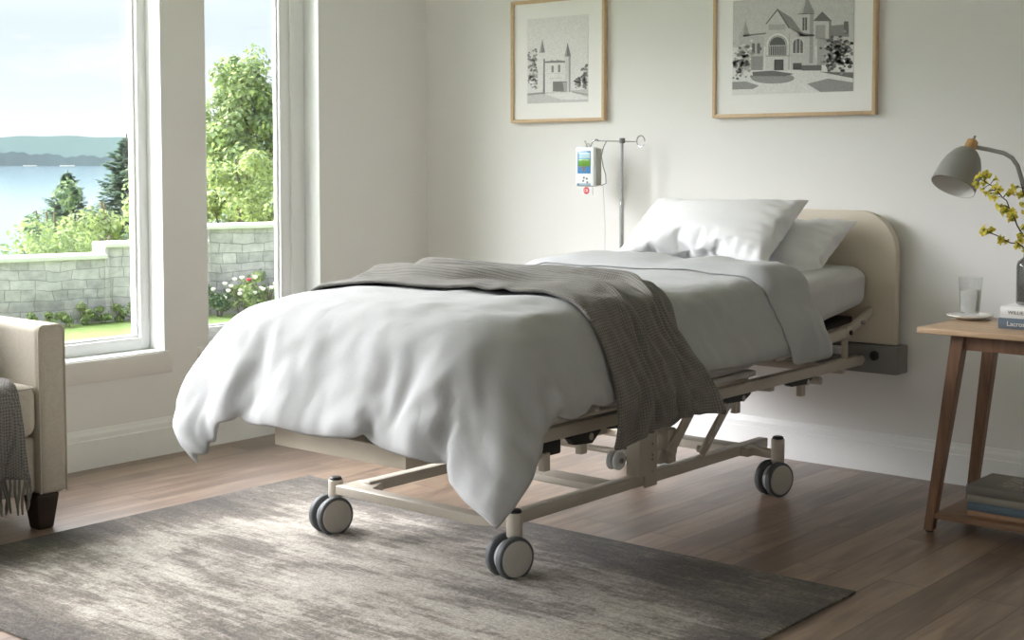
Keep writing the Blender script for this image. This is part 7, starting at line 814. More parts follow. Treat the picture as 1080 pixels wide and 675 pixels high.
# raised backrest frame near the head
def backrest(sx):
    X = lambda v: XC+(v-XC)*sx
    l = MB(); l.beam((X(-2.60), 4.62, .575), (X(-2.585), 5.17, .612), .034, .04, .004); l.cyl((X(-2.60), 5.185, .615), (X(-2.565), 5.185, .615), .026, None, 28, .004); l.build('backrest_rail', 'metal', bed)
    l = MB(); l.beam((X(-2.575), 5.18, .615), (X(-2.575), 5.40, .690), .026, .036, .008); o = l.build('backrest_arm', 'metal', bed)
    l = MB(); l.cyl((X(-2.575), 5.40, .690), (X(-2.575), 5.425, .700), .026, None, 20, .004); q = l.build('arm_end_cap', 'bracket'); adopt(q, o)
    l = MB(); l.cyl((X(-2.565), 5.185, .615), (X(-2.556), 5.185, .615), .010, None, 16, .002); q = l.build('pivot_bolt', 'black'); adopt(q, o)
    l = MB(); l.cyl((X(-2.565), 5.28, .648), (X(-2.548), 5.28, .648), .009, None, 16, .003); q = l.build('pivot_bolt', 'chrome'); adopt(q, o)
    l = MB(); l.beam((X(-2.59), 5.19, .61), (X(-2.595), 5.20, .49), .026, .014, .005); l.build('support_strut', 'metal', bed)
backrest(1); backrest(-1)
l = MB(); m_ = Matrix.Translation((0, 4.62, .59)) @ Matrix.Rotation(R(4.5), 4, 'X')
l.box(-3.60, -2.64, 0, .74, -.012, .014, .006, 2, m_); l.build('backrest_panel', 'black', bed)

# headboard with rounded upper corners, and the grey mounting box below it
def rounded_top(x0, x1, z0, z1, r, n=10):
    p = [(x0, z0), (x1, z0)]
    p += [(x1-r+r*math.cos(a), z1-r+r*math.sin(a)) for a in [PI/2*k/n for k in range(n+1)]]
    p += [(x0+r+r*math.cos(a), z1-r+r*math.sin(a)) for a in [PI/2+PI/2*k/n for k in range(n+1)]]
    return p
hb = MB().prism(rounded_top(-3.765, -2.465, .55, 1.10, .17), 'y', 5.385, 5.425, .006).build('headboard', 'headboard', bed)
l = MB(); l.box(-3.76, -2.442, 5.36, 5.462, .432, .548, .004); o = l.build('headboard_mount', 'bracket', bed)
l = MB(); l.box(-3.55, -2.66, 5.345, 5.361, .50, .535, .003); q = l.build('mount_rail', 'lightgrey'); adopt(q, o)
l = MB(); l.cyl((-2.54, 5.352, .505), (-2.54, 5.362, .505), .02, None, 20, .002); q = l.build('mount_knob', 'black'); adopt(q, o)
l = MB(); l.cyl((-2.75, 5.05, .43), (-2.62, 5.05, .43), .016, None, 20, .003); l.build('cable_guide', 'metal', bed)

# ------------------------------------------------------------------ mattress
mt = MB(); mt.box(-3.665, -2.565, 2.96, 5.375, .535, .775, .075, 6)
bmesh.ops.subdivide_edges(mt.bm, edges=[e for e in mt.bm.edges if abs(e.verts[0].co.y-e.verts[1].co.y) > .8], cuts=30, use_grid_fill=True)
def sstep(a, b, x):
    t = max(0, min(1, (x-a)/(b-a))); return t*t*(3-2*t)
for v in mt.bm.verts:
    y = v.co.y; k = sstep(4.35, 5.2, y)
    top = (v.co.z-.535)/.24
    v.co.z += k*(.10*top + .145*(1-top)) + .03*sstep(5.1, 5.4, y)*(1-top)
    side = sstep(.40, .55, abs(v.co.x+3.115))*sstep(4.9, 5.0, y)
    v.co.x += .006*math.sin(y*46+v.co.z*22)*side*(1 if v.co.x > -3.1 else -1)*(1-abs(top*2-1)*.4)
    v.co.z += .004*math.sin(y*31+v.co.x*9)*k*top
mt_ = mt.build('mattress', 'sheet', sub=1); tag(mt_, 'white sheeted mattress lying on the hospital bed deck', 'mattress')

# ------------------------------------------------------------------ simulated cloth, stored as coordinates
def decode(d):
    start, q, nu, nv, comps = d; out = []
    for e in comps:
        E = np.array(e).reshape(nv, nu); D = E.copy()
        D[:, 1:] = np.cumsum(E[:, 1:], axis=0); D[:, 0] = np.cumsum(E[:, 0])
        out.append(np.cumsum(D, axis=1))
    return np.stack(out, axis=2)*q+np.array(start)
def puff(G, thick, width):
    """close a draped sheet into a stuffed shell: the lining lies `thick` below the cover and meets it at the hem"""
    nv, nu, _ = G.shape; du = np.gradient(G, axis=1); dv = np.gradient(G, axis=0); n = np.cross(du, dv); n /= np.linalg.norm(n, axis=2, keepdims=True)
    j, i = np.mgrid[0:nv, 0:nu]; d = np.minimum(np.minimum(i, nu-1-i), np.minimum(j, nv-1-j))/width
    # small gathers along the hem seam
    s = np.where(np.minimum(i, nu-1-i) < np.minimum(j, nv-1-j), j, i)
    G = G+n*(.0055*np.sin(s*2.3+1.7*np.sin(s*.45))*np.exp(-((np.minimum(np.minimum(i, nu-1-i), np.minimum(j, nv-1-j))-1.6)/1.5)**2))[..., None]
    t = thick*np.sqrt(np.clip(1-(1-np.clip(d, 0, 1))**2, 0, 1)); low = G-n*t[..., None]
    inner = low[1:-1, 1:-1].reshape(-1, 3)
    return np.concatenate([G.reshape(-1, 3), inner])
def shell_faces(nu, nv):
    N = nu*nv; rm = []; k = N
    for j in range(nv):
        for i in range(nu):
            if i in (0, nu-1) or j in (0, nv-1): rm.append(j*nu+i)
            else: rm.append(k); k += 1
    fs = [(j*nu+i, j*nu+i+1, (j+1)*nu+i+1, (j+1)*nu+i) for j in range(nv-1) for i in range(nu-1)]
    return fs, [tuple(rm[a] for a in q[::-1]) for q in fs]
def cloth(name, V, fs, mat, sub=1, uv=None):
    me = bpy.data.meshes.new(name); me.from_pydata([tuple(v) for v in V.tolist()], [], fs); me.materials.append(M[mat])
    for p in me.polygons: p.use_smooth = True
    if uv:
        nu, nv = uv; L = me.uv_layers.new(name='UVMap')
        for lp in me.loops: L.data[lp.index].uv = ((lp.vertex_index % nu)/(nu-1), (lp.vertex_index//nu)/(nv-1))
    o = bpy.data.objects.new(name, me); C.objects.link(o)
    if sub: q = o.modifiers.new('sub', 'SUBSURF'); q.levels = q.render_levels = sub
    return o
DV = puff(decode(DUVET), .06, 5); nu, nv = 58, 70
k = np.clip((DV[:, 1]-4.2)/.65, 0, 1); DV[:, 2] += .03*k*k*(3-2*k)
top, bot = shell_faces(nu, nv)
dv = cloth('duvet', DV, top+bot, 'duvet', 1); tag(dv, 'pale grey linen duvet with drooping corners spread over the bed', 'duvet')
# the turned-back band at the head end of the duvet
G = DV[:nu*nv].reshape(nv, nu, 3)
nr = 11; P_ = G[nv-nr:nv]; du = np.gradient(P_, axis=1); dvv = np.gradient(P_, axis=0); nn = np.cross(du, dvv); nn /= np.linalg.norm(nn, axis=2, keepdims=True)
jj = np.arange(nr)[:, None]/(nr-1); ii = np.arange(nu)[None, :]/(nu-1)
edge = np.sqrt(np.clip(1-(1-np.clip(np.minimum(jj, 1-jj)*nr/2.2, 0, 1))**2, 0, 1))
wob = 1+.25*np.sin(ii*17+1)+.15*np.sin(ii*41)
outer = P_+nn*(.004+.030*edge*wob)[..., None]; inner = P_+nn*.002*np.ones_like(edge)[..., None]
ext = np.zeros_like(P_); s_ = np.clip((np.abs(ii-.5)-.40)/.1, 0, 1); ext[..., 2] = -(s_**2)*.022; ext[..., 0] = np.sign(ii-.5)*(s_**2)*.012
outer = outer+ext; inner = inner+ext; outer[nr-1, :, 1] += .02; outer[nr-2, :, 1] += .012; outer[0, :, 1] -= .0
N2 = nr*nu; fs = [(j*nu+i, j*nu+i+1, (j+1)*nu+i+1, (j+1)*nu+i) for j in range(nr-1) for i in range(nu-1)]
fi = [tuple(a+N2 for a in q[::-1]) for q in fs]; rim = []
for i in range(nu-1): rim += [(i+1, i, i+N2, i+1+N2), ((nr-1)*nu+i, (nr-1)*nu+i+1, (nr-1)*nu+i+1+N2, (nr-1)*nu+i+N2)]
for j in range(nr-1): rim += [(j*nu, (j+1)*nu, (j+1)*nu+N2, j*nu+N2), ((j+1)*nu+nu-1, j*nu+nu-1, j*nu+nu-1+N2, (j+1)*nu+nu-1+N2)]
fb = cloth('turned_back_edge', np.concatenate([outer.reshape(-1, 3), inner.reshape(-1, 3)]), fs+fi+rim, 'duvet', 1); adopt(fb, dv)

BL = decode(BLANKET).reshape(-1, 3); nu, nv = 84, 40
bl = cloth('throw_blanket', BL, [(j*nu+i, j*nu+i+1, (j+1)*nu+i+1, (j+1)*nu+i) for j in range(nv-1) for i in range(nu-1)], 'blanket', 1, (nu, nv))
q = bl.modifiers.new('thick', 'SOLIDIFY'); q.thickness = .014; q.offset = 0
bl.modifiers.move(1, 0)
tag(bl, 'dark grey waffle knit blanket draped across the middle of the bed', 'blanket')

def pillow(G, loc, rot, name, label, sc=(1, 1, 1), flip=False):
    G = G*np.array(sc)
    n_, m_ = G.shape[:2]; j, i = np.mgrid[0:n_, 0:m_]; u = i/(m_-1); v = j/(n_-1)
    # gathers running in from the seams
    for d, t, f in ((v, u, 31), (1-v, u, 27), (u, v, 19), (1-u, v, 23)):
        G[..., 2] += .0038*np.sin(t*f*2.6+2*np.sin(t*9+f))*np.exp(-((d-.12)/.09)**2)
    B = G.copy(); B[..., 2] *= -1        # the back face mirrors the front
    if flip: G, B = (G*np.array((-1, 1, 1)))[:, ::-1], (B*np.array((-1, 1, 1)))[:, ::-1]
    rimz = (G[..., 2]+B[..., 2])/2; E = G.copy()
    for sl in ((0, slice(None)), (-1, slice(None)), (slice(None), 0), (slice(None), -1)): E[sl] = (G[sl]+B[sl])/2
    V = np.concatenate([E.reshape(-1, 3), B[1:-1, 1:-1].reshape(-1, 3)])
    top, bot = shell_faces(50, 36)
    o = cloth(name, V, top+bot, 'pillow', 1); o.location = loc; o.rotation_euler = rot; tag(o, label, 'pillow', 'white pillows at the head of the bed')
    return o
PG = decode(PILLOW)
pillow(PG, (-3.13, 5.02, 1.015), (R(34), R(0), R(1)), 'pillow', 'large plump white pillow leaning in front at the head of the bed', (.94, .86, .62))
pillow(PG, (-2.98, 5.20, .955), (R(38), R(4), R(-3)), 'pillow', 'white pillow mostly hidden behind the large front pillow', (.88, .80, .55), True)

# ------------------------------------------------------------------ infusion pole, pump
iv = thing('infusion_pole', 'slim chrome infusion pole with hooks standing behind the pillows at the bed corner', 'pole', (-3.817, 5.36, .45))
l = MB(); l.cyl((-3.817, 5.36, .43), (-3.817, 5.36, 1.13), .0105, None, 20); l.cyl((-3.817, 5.36, 1.1), (-3.817, 5.36, 1.405), .0075, None, 20); l.cyl((-3.817, 5.36, 1.10), (-3.817, 5.36, 1.13), .012, .009, 20)
l.build('pole', 'chrome', iv)
l = MB(); l.cyl((-3.817, 5.36, 1.388), (-3.817, 5.36, 1.412), .013, None, 20, .003); l.build('pole_head', 'bracket', iv)
l = MB(); l.tube([(-3.99, 5.36, 1.401), (-3.74, 5.36, 1.395)], .0028, 8); l.build('cross_arm', 'chrome', iv)
l = MB(); l.tube([(-3.712+.022*math.cos(a), 5.36, 1.396+.026*math.sin(a)) for a in [2*PI*k/24 for k in range(23)]], .003, 8); l.build('hook', 'chrome', iv)
l = MB(); l.tube([(-3.95, 5.36, 1.40), (-3.965, 5.36, 1.408), (-3.985, 5.355, 1.396), (-3.992, 5.35, 1.376), (-4.002, 5.35, 1.366), (-4.013, 5.35, 1.372), (-4.022, 5.35, 1.392), (-4.028, 5.35, 1.402)], .0032, 8); l.build('hook', 'chrome', iv)
l = MB(); l.box(-3.84, -3.755, 5.34, 5.38, .44, .47, .004); l.build('pole_clamp', 'bracket', iv)

pm = thing('infusion_pump', 'small white pump with blue and green screen hanging from the infusion pole', 'pump', (-4.0, 5.34, 1.19))
l = MB(); l.box(-4.058, -3.945, 5.315, 5.36, 1.185, 1.372, .010, 4); l.build('housing', 'white', pm)
l = MB(); l.box(-3.947, -3.938, 5.33, 5.365, 1.19, 1.364, .004); l.build('side_grip', 'hub', pm)
# pump face
l = MB(); l.box(-4.043, -3.966, 5.3135, 5.3155, 1.246, 1.352, .001); sc = l.build('screen', plain('screen_blue', srgb(74, 136, 196), .25, var=.02), pm)
l = MB(); l.box(-4.033, -3.968, 5.3128, 5.3137, 1.318, 1.345, .0004); q = l.build('screen_readout', plain('screen_pale', srgb(182, 216, 226), .25, var=.05)); adopt(q, sc)
l = MB(); l.box(-4.037, -3.968, 5.3128, 5.3137, 1.281, 1.315, .0004); q = l.build('screen_graph', plain('screen_green', srgb(98, 152, 40), .25, var=.02)); adopt(q, sc)
l = MB(); l.use('bracket'); l.box(-4.035, -3.985, 5.3124, 5.3137, 1.274, 1.280, .0004); l.box(-4.012, -3.999, 5.3124, 5.3137, 1.256, 1.276, .0004); l.box(-4.02, -4.004, 5.3124, 5.3137, 1.262, 1.268, .0004); q = l.build('screen_figure'); adopt(q, sc)
for x, z in ((-4.005, 1.226), (-4.009, 1.212), (-3.988, 1.222), (-3.985, 1.205)):
    l = MB(); l.cyl((x, 5.3155, z), (x, 5.312, z), .0048, None, 16, .001); l.build('button', 'bracket', pm)
l = MB(); l.box(-4.046, -3.966, 5.3135, 5.3155, 1.189, 1.2, .0004); q = l.build('maker_strip', plain('strip_blue', srgb(140, 168, 184), .4, var=.05), pm)
l = MB(); l.box(-4.042, -4.033, 5.312, 5.3137, 1.190, 1.199, .0004); l.build('maker_mark', plain('strip_navy', srgb(78, 112, 140), .4), pm)
l = MB(); l.cyl((-4.003, 5.335, 1.37), (-4.003, 5.335, 1.378), .006, None, 12); l.tube([(-4.003+.008*math.cos(a), 5.345, 1.378+.009*math.sin(a)) for a in [2*PI*k/16 for k in range(15)]], .0018, 6); l.build('hanging_loop', 'chrome', pm)
l = MB(); l.box(-4.022, -3.962, 5.325, 5.332, 1.146, 1.188, .004); tg = l.build('hanging_tag', 'white', pm)
red = plain('emblem_red', srgb(206, 48, 62), .5, var=.02)
l = MB(); l.cyl((-3.998, 5.3262, 1.166), (-3.998, 5.3235, 1.166), .017, None, 32); q = l.build('tag_emblem', red); adopt(q, tg)

def text(s, size, loc, rot, m, name, ext=.0003, parent=None):
    cu = bpy.data.curves.new(name, 'FONT'); cu.body = s; cu.size = size; cu.extrude = ext
    t = bpy.data.objects.new(name, cu); C.objects.link(t); bpy.context.view_layer.update()
    me = bpy.data.meshes.new_from_object(t.evaluated_get(bpy.context.evaluated_depsgraph_get())); C.objects.unlink(t); bpy.data.objects.remove(t)
    me.transform(Matrix.Translation(loc) @ Euler(rot).to_matrix().to_4x4())
    me.materials.clear(); me.materials.append(M[m] if isinstance(m, str) else m)
    o = bpy.data.objects.new(name, me); C.objects.link(o)
    if parent is not None: adopt(o, parent)
    return o
text('CB', .019, (-4.0115, 5.3232, 1.1595), (R(90), 0, 0), 'white', 'emblem_lettering', parent=tg)
cb = MB(); cb.tube([(-3.905, 5.358, 1.399), (-3.925, 5.36, 1.37), (-3.938, 5.362, 1.33), (-3.93, 5.365, 1.28), (-3.917, 5.368, 1.24), (-3.915, 5.368, 1.20), (-3.93, 5.35, 1.19)], .0022, 8)
tag(cb.build('pump_cable', 'bracket'), 'thin grey cable looping from the pole arm down behind the small white pump', 'cable')
cb = MB(); cb.tube([(-3.93, 5.365, 1.19), (-3.925, 5.375, 1.0), (-3.93, 5.38, .8), (-3.92, 5.38, .6)], .0018, 8)
tag(cb.build('infusion_line', plain('clear_tubing', srgb(212, 214, 214), .3)), 'fine clear infusion line hanging straight down below the pump', 'tube')

# ------------------------------------------------------------------ framed sketches
# the sketches: outlines in drawing units, with a layer and a grey tone each
def rect(a,b,c,d): return [(a,b),(c,b),(c,d),(a,d)]
def ell(cx,cy,rx,ry,n=16): return [(cx+rx*math.cos(2*PI*k/n),cy+ry*math.sin(2*PI*k/n)) for k in range(n)]
def arch(a,c,top,bot,n=8):
    r=(c-a)/2; cx=(a+c)/2; return [(a,bot)]+[(cx-r*math.cos(PI*k/n),top+r-r*math.sin(PI*k/n)) for k in range(n+1)]+[(c,bot)]
SK_A = []
A = SK_A.append
A((1,200,[(172,395),(603,368),(603,455),(172,468)]))
A((2,222,[(300,398),(480,382),(603,425),(603,440),(420,440)]))
A((2,225,[(262,108),(303,105),(303,398),(270,398)])); A((3,130,[(291,150),(303,150),(303,398),(288,398)])); A((3,120,[(283,8),(261,108),(302,105)])); A((4,175,[(283,8),(261,108),(276,107)]))
A((2,212,[(443,132),(485,132),(483,388),(446,388)])); A((3,155,[(470,135),(485,132),(483,388),(474,388)])); A((3,115,[(463,38),(442,138),(487,135)])); A((4,170,[(463,38),(442,138),(456,137)]))
A((2,232,rect(303,176,447,388))); A((3,130,[(303,168),(340,166),(345,160),(380,166),(385,160),(447,168),(447,180),(303,180)]))
A((3,130,rect(350,200,366,247))); A((3,130,rect(397,195,413,247))); A((3,180,rect(340,285,425,289))); A((3,200,rect(320,255,440,258)))
A((3,105,[(360,312),(458,312),(458,385),(360,382)])); A((4,165,[(430,318),(456,318),(456,384),(440,384)]))
A((3,150,[(172,395),(300,385),(300,398),(172,410)])); A((3,150,[(490,380),(603,402),(603,412),(500,392)]))
Lt=[((172,250),(60,380),90,(105,190)),((495,602),(180,375),110,(100,165))]
rnd = random.Random(3)
for (xa,xb),(ya,yb),n,(g0,g1) in Lt:
    for _ in range(n):
        x=rnd.uniform(xa+4,xb-4);y=rnd.triangular(ya,yb,(ya*.3+yb*.7))
        if xa>400 and y<380-(x-xa+25)*1.6: continue
        r=rnd.uniform(5,13); A((rnd.choice((4,5)),rnd.randint(g0//8,g1//8)*8,ell(x,y,r,r*.8,7)))
SK_B = []
A = SK_B.append
A((1,205,[(168,5),(826,5),(826,260),(168,260)])); A((1,222,[(168,260),(826,260),(826,494),(168,524)]))
A((2,185,rect(205,200,350,385))); A((3,150,[(243,115),(203,208),(268,200)])); A((4,185,[(243,115),(203,208),(228,205)])); A((3,110,[(225,194),(370,182),(370,190),(225,202)]))
for cx in (290,320): A((3,95,arch(cx-9,cx+9,238,296))); 
A((3,135,rect(278,310,345,385)))
A((3,196,[(425,58),(360,137),(360,385),(490,385),(490,160)])); A((3,125,[(425,58),(500,105),(565,190),(545,195),(490,160)])); A((4,90,[(425,54),(358,135),(362,140),(427,64)])); A((4,80,[(425,54),(492,158),(488,164),(422,62)]))
A((4,170,rect(375,140,470,170)))
A((4,222,arch(366,490,188,305))); A((5,165,arch(374,482,198,305))); A((6,80,arch(382,472,208,305)))
for x in range(386,470,11): A((7,205,rect(x,255,x+3,304)))
A((7,205,rect(380,252,472,256)))
A((4,212,rect(360,308,500,385))); A((5,150,rect(360,306,500,312))); A((6,70,rect(410,328,462,386))); A((5,165,rect(488,190,494,385)))
A((3,192,[(490,165),(570,195),(620,205),(640,360),(490,385)])); A((4,110,[(490,163),(575,200),(625,208),(625,200),(580,192)])); A((4,215,arch(505,572,212,300))); A((5,95,arch(512,566,219,295)))
for x in (528,548): A((6,210,rect(x,222,x+4,295)))
A((3,195,rect(545,85,620,208))); A((4,150,rect(600,85,620,350))); A((4,145,[(583,-4),(538,90),(624,82)])); A((5,185,[(583,-4),(538,90),(562,88)])); A((5,90,rect(538,86,624,91))); A((5,85,rect(562,108,586,176))); A((6,190,rect(572,108,576,176)))
A((3,200,rect(622,128,712,225))); A((4,100,[(665,80),(618,128),(716,132)])); A((4,155,rect(632,150,682,222))); A((4,120,rect(700,130,712,225)))
A((3,125,[(712,155),(800,150),(802,215),(712,210)])); A((4,95,rect(776,135,798,200))); A((3,175,rect(640,220,760,360)))
A((4,135,ell(400,428,122,30,24))); A((4,135,[(168,450),(250,447),(325,470),(290,488),(168,492)])); A((4,135,[(590,458),(700,430),(826,450),(826,494),(660,500)]))
A((5,100,[(285,395),(400,388),(520,405),(470,418),(290,418)])); A((5,70,rect(513,348,560,384))); A((5,90,rect(560,360,665,388))); A((5,90,[(655,395),(826,398),(826,428),(760,415)]))
for _ in range(150):
    x=rnd.gauss(220,34);y=rnd.gauss(335,52); 
    if not(174<x<330 and 220<y<445): continue
    r=rnd.uniform(6,13); A((rnd.choice((5,6)),rnd.choice((96,120,144,176,208,224)),ell(x,y,r,r*.8,7)))
for _ in range(190):
    x=rnd.gauss(755,42);y=rnd.gauss(305,50)
    if not(640<x<822 and 180<y<410): continue
    r=rnd.uniform(6,13); A((rnd.choice((5,6)),rnd.choice((80,80,96,112,144,192)),ell(x,y,r,r*.8,7)))

def onto(pts, quad):
    """place drawing units on the paper: quad = (u0, u1, left bottom v, right bottom v, top v of left, top v of right, px0, px1, pz0, pz1)"""
    u0, u1, vbl, vbr, vtl, vtr, x0, x1, z0, z1 = quad; out = []
    for u, v in pts:
        a = (u-u0)/(u1-u0); vb = vbl+(vbr-vbl)*a; vt = vtl+(vtr-vtl)*a; k = (v-vb)/(vt-vb)
        a2 = a*(1+.035*(a-1)); out.append((min(max(x0+(x1-x0)*a2, x0), x1), min(max(z0+(z1-z0)*k, z0), z1)))
    return out
INK = {}
def ink(g):
    g = 232-(232-g)*.82; g = max(70, min(235, int(round(g/12)*12)))
    if g not in INK: INK[g] = plain('graphite_%d' % g, srgb(g, g, g), .95, var=.16, scale=160)
    return INK[g]
def picture(x0, x1, z0, z1, px0, px1, pz0, pz1, art, quad, name, label, sky):
    r = thing(name, label, 'picture', ((x0+x1)/2, YB, z0), 'framed pencil sketches on the back wall')
    f = MB(); t = .016; yb, yf = YB-.002, YB-.030
    f.box(x0, x0+t, yf, yb, z0, z1, .0015); f.box(x1-t, x1, yf, yb, z0, z1, .0015); f.box(x0+t, x1-t, yf, yb, z0, z0+t, .0015); f.box(x0+t, x1-t, yf, yb, z1-t, z1, .0015)
    f.build('frame', 'oakframe', r)
    MB().box(x0+t-.002, x1-t+.002, YB-.018, yb, z0+t-.002, z1-t+.002, 0).build('mat_board', 'matboard', r, smooth=False)
    p = MB(); p.use(ink(sky)); p.box(px0, px1, YB-.0195, YB-.0175, pz0, pz1, 0)
    for lay, g, pts in art:
        p.use(ink(g)); y = YB-.0195-.00018*lay
        pp = [(a, y, c) for a, c in onto(pts, quad+(px0, px1, pz0, pz1))]
        vs = [p.bm.verts.new(v) for v in pp]
        try:
            fc = p.bm.faces.new(vs); fc.material_index = p.mi
        except ValueError: pass
    p.build('sketch', None, r, smooth=False)
picture(-4.560, -3.978, 1.497, 2.10, -4.458, -4.081, 1.591, 2.009, SK_A, (172, 603, 468, 455, -134, -152), 'framed_sketch', 'smaller framed pencil sketch of a gatehouse with two spired towers, nearer the windows', 222)
picture(-3.378, -2.592, 1.497, 2.115, -3.280, -2.697, 1.597, 2.013, SK_B, (168, 826, 524, 494, 5, -20), 'framed_sketch', 'larger framed pencil sketch of a stone building with gable and tower, above the pillows', 205)

# ------------------------------------------------------------------ bedside table
tb = thing('bedside_table', 'two-tier wooden side table with splayed brown legs beside the bed', 'table', (-1.72, 4.84, 0))
MB().prism([(-2.03, 4.607), (-1.40, 4.607), (-1.40, 5.075), (-2.03, 5.075)], 'z', .709, .73, .004).build('table_top', 'tabletop', tb)
def leg(xt, yt, xb_, yb_):
    bm2 = MB(); a = []; 
    bm = bm2.bm; w0, w1 = .024, .0165
    T = [bm.verts.new((xt+sx*w0, yt+sy*w0, .705)) for sx, sy in ((-1, -1), (1, -1), (1, 1), (-1, 1))]
    B = [bm.verts.new((xb_+sx*w1, yb_+sy*w1, .006)) for sx, sy in ((-1, -1), (1, -1), (1, 1), (-1, 1))]
    bm.faces.new(T); bm.faces.new(B[::-1])
    for k in range(4): bm.faces.new((T[k], B[k], B[(k+1) % 4], T[(k+1) % 4]))
    bmesh.ops.recalc_face_normals(bm, faces=bm.faces); bmesh.ops.bevel(bm, geom=bm.edges[:], offset=.003, segments=2, affect='EDGES')
    o = bm2.build('leg', 'tableleg', tb)
    g = MB(); g.cyl((xb_, yb_, 0), (xb_, yb_, .008), .014, None, 16); q = g.build('glide', 'black'); adopt(q, o)
leg(-1.905, 4.685, -2.005, 4.69); leg(-1.905, 4.985, -1.985, 5.0); leg(-1.525, 4.685, -1.43, 4.69); leg(-1.525, 4.985, -1.44, 5.0)
l = MB(); l.box(-1.93, -1.50, 4.675, 4.695, .655, .709, .003); l.build('apron', 'tableleg', tb)
l = MB(); l.box(-1.93, -1.50, 4.975, 4.995, .655, .709, .003); l.build('apron', 'tableleg', tb)
l = MB(); l.box(-1.915, -1.895, 4.69, 4.98, .655, .709, .003); l.build('apron', 'tableleg', tb)
MB().box(-1.985, -1.45, 4.675, 5.01, .052, .072, .003).build('shelf', 'tableshelf', tb)

# things on the table
pc = (-1.985, 4.965)
l = MB(); l.lathe([(0, .7305), (.045, .7305), (.05, .733), (.078, .741), (.083, .745), (.0825, .747), (.074, .743), (.048, .738), (0, .737)], 56, Matrix.Translation((pc[0], pc[1], 0)))
tag(l.build('saucer', 'plate'), 'small white plate under the water glass on the bedside table', 'plate')
gl = thing('water_glass', 'clear tumbler half full of water standing on the small plate', 'glass', (pc[0], pc[1], .738))
l = MB(); z = .7385; l.lathe([(0, z), (.031, z), (.0335, z+.004), (.0425, z+.145), (.0412, z+.1455), (.0325, z+.016), (.028, z+.011), (0, z+.011)], 56, Matrix.Translation((pc[0], pc[1], 0))); l.build('tumbler', 'tumbler', gl)
l = MB(); l.lathe([(0, z+.0125), (.0275, z+.0125), (.0318, z+.017), (.0378, z+.098), (.0368, z+.0975), (0, z+.0972)], 56, Matrix.Translation((pc[0], pc[1], 0))); l.build('water', 'drink', gl)

def book(name, x, y, z, w, d, h, rot, cov, label, soft=False, group=None, spine_front=True):
    """w along x (spine side faces -y), d depth, h thickness"""
    r = thing(name, label, 'book', (x, y, z), group)
    r.rotation_euler = (0, 0, rot)
    m = lambda mb, nm, mt: mb.build(nm, mt)
    c = MB(); t = .0022 if soft else .0032; e = .003
    c.box(0, w, 0, d, 0, t, .0012); c.box(0, w, 0, d, h-t, h, .0012)
    n = 8; pts = [(0+.004*(1-math.sin(PI*k/n)) - (.004 if not soft else .001)*1, h*k/n) for k in range(n+1)]
    pts = [(-.005*math.sin(PI*k/n)+.001, h*k/n) for k in range(n+1)] + [(.005, h), (.005, 0)]
    c.prism(pts, 'x', 0, w)
    co = c.build('cover', cov); co.parent = r
    pg = MB(); pg.box(.003, w-.003, .004, d-.003, t*.8, h-t*.8, .001); po = pg.build('page_block', 'paper'); po.parent = r
    return r
navy = linen('blue_grey_bookcloth', srgb(92, 104, 116), 1.5, b=.2); wht = plain('white_book_jacket', srgb(222, 223, 222), .5, var=.01)
b1 = book('book', -1.80, 4.755, .7305, .26, .20, .036, R(0), navy, 'blue-grey hardback with pale lettering at the bottom of the pair on the table top')
def spine_text(s, size, bk, x, zz, m):
    t = text(s, size, (0, 0, 0), (R(90), 0, 0), m, 'spine_lettering'); t.parent = bk; t.location = (x, -.0047, zz)
spine_text('Lacrosse', .0235, b1, .030, .0105, 'plate')
b2 = book('book', -1.795, 4.76, .767, .255, .20, .040, R(0), wht, 'white book lying on the blue-grey hardback, beneath the dark glass vase')
spine_text('WILLIE A', .018, b2, .026, .014, 'bracket')
# smoked glass vase and its blossom branches
vx, vy, vz = -1.722, 4.85, .808
l = MB(); l.lathe([(0, vz), (.045, vz), (.051, vz+.006), (.052, vz+.135), (.048, vz+.150), (.030, vz+.166), (.028, vz+.195), (.0245, vz+.195), (.0265, vz+.165), (.045, vz+.147), (.048, vz+.135), (.047, vz+.012), (0, vz+.010)], 56, Matrix.Translation((vx, vy, 0)))
tag(l.build('vase', 'smoked'), 'dark smoked glass vase on the white book, at the edge of the view', 'vase')
def blossom(p, d, sc):
    b = MB(); p = Vector(p); d = Vector(d).normalized(); q = d.to_track_quat('Z', 'Y').to_matrix()
    b.use('blossom')
    n = random.choice((4, 5))
    for k in range(n):
        a = 2*PI*k/n+random.uniform(-.3, .3); rows = []
        for j in range(4):
            t = j/3; wd = sc*.42*math.sin(PI*(.18+.72*t)); out = sc*(.1+.9*t); up = sc*(.55*math.sin(t*2.0)-.1)
            ra = Vector((math.cos(a), math.sin(a), 0)); ta = Vector((-math.sin(a), math.cos(a), 0))
            rows.append([p+q @ (ra*out+ta*wd*s+Vector((0, 0, up+abs(s)*.12*sc))) for s in (-1, 0, 1)])
        b.grid(rows)
    b.use('bud'); b.cyl(p-d*sc*.5, p+d*sc*.15, sc*.22, sc*.3, 8)
    return b.build('blossom')
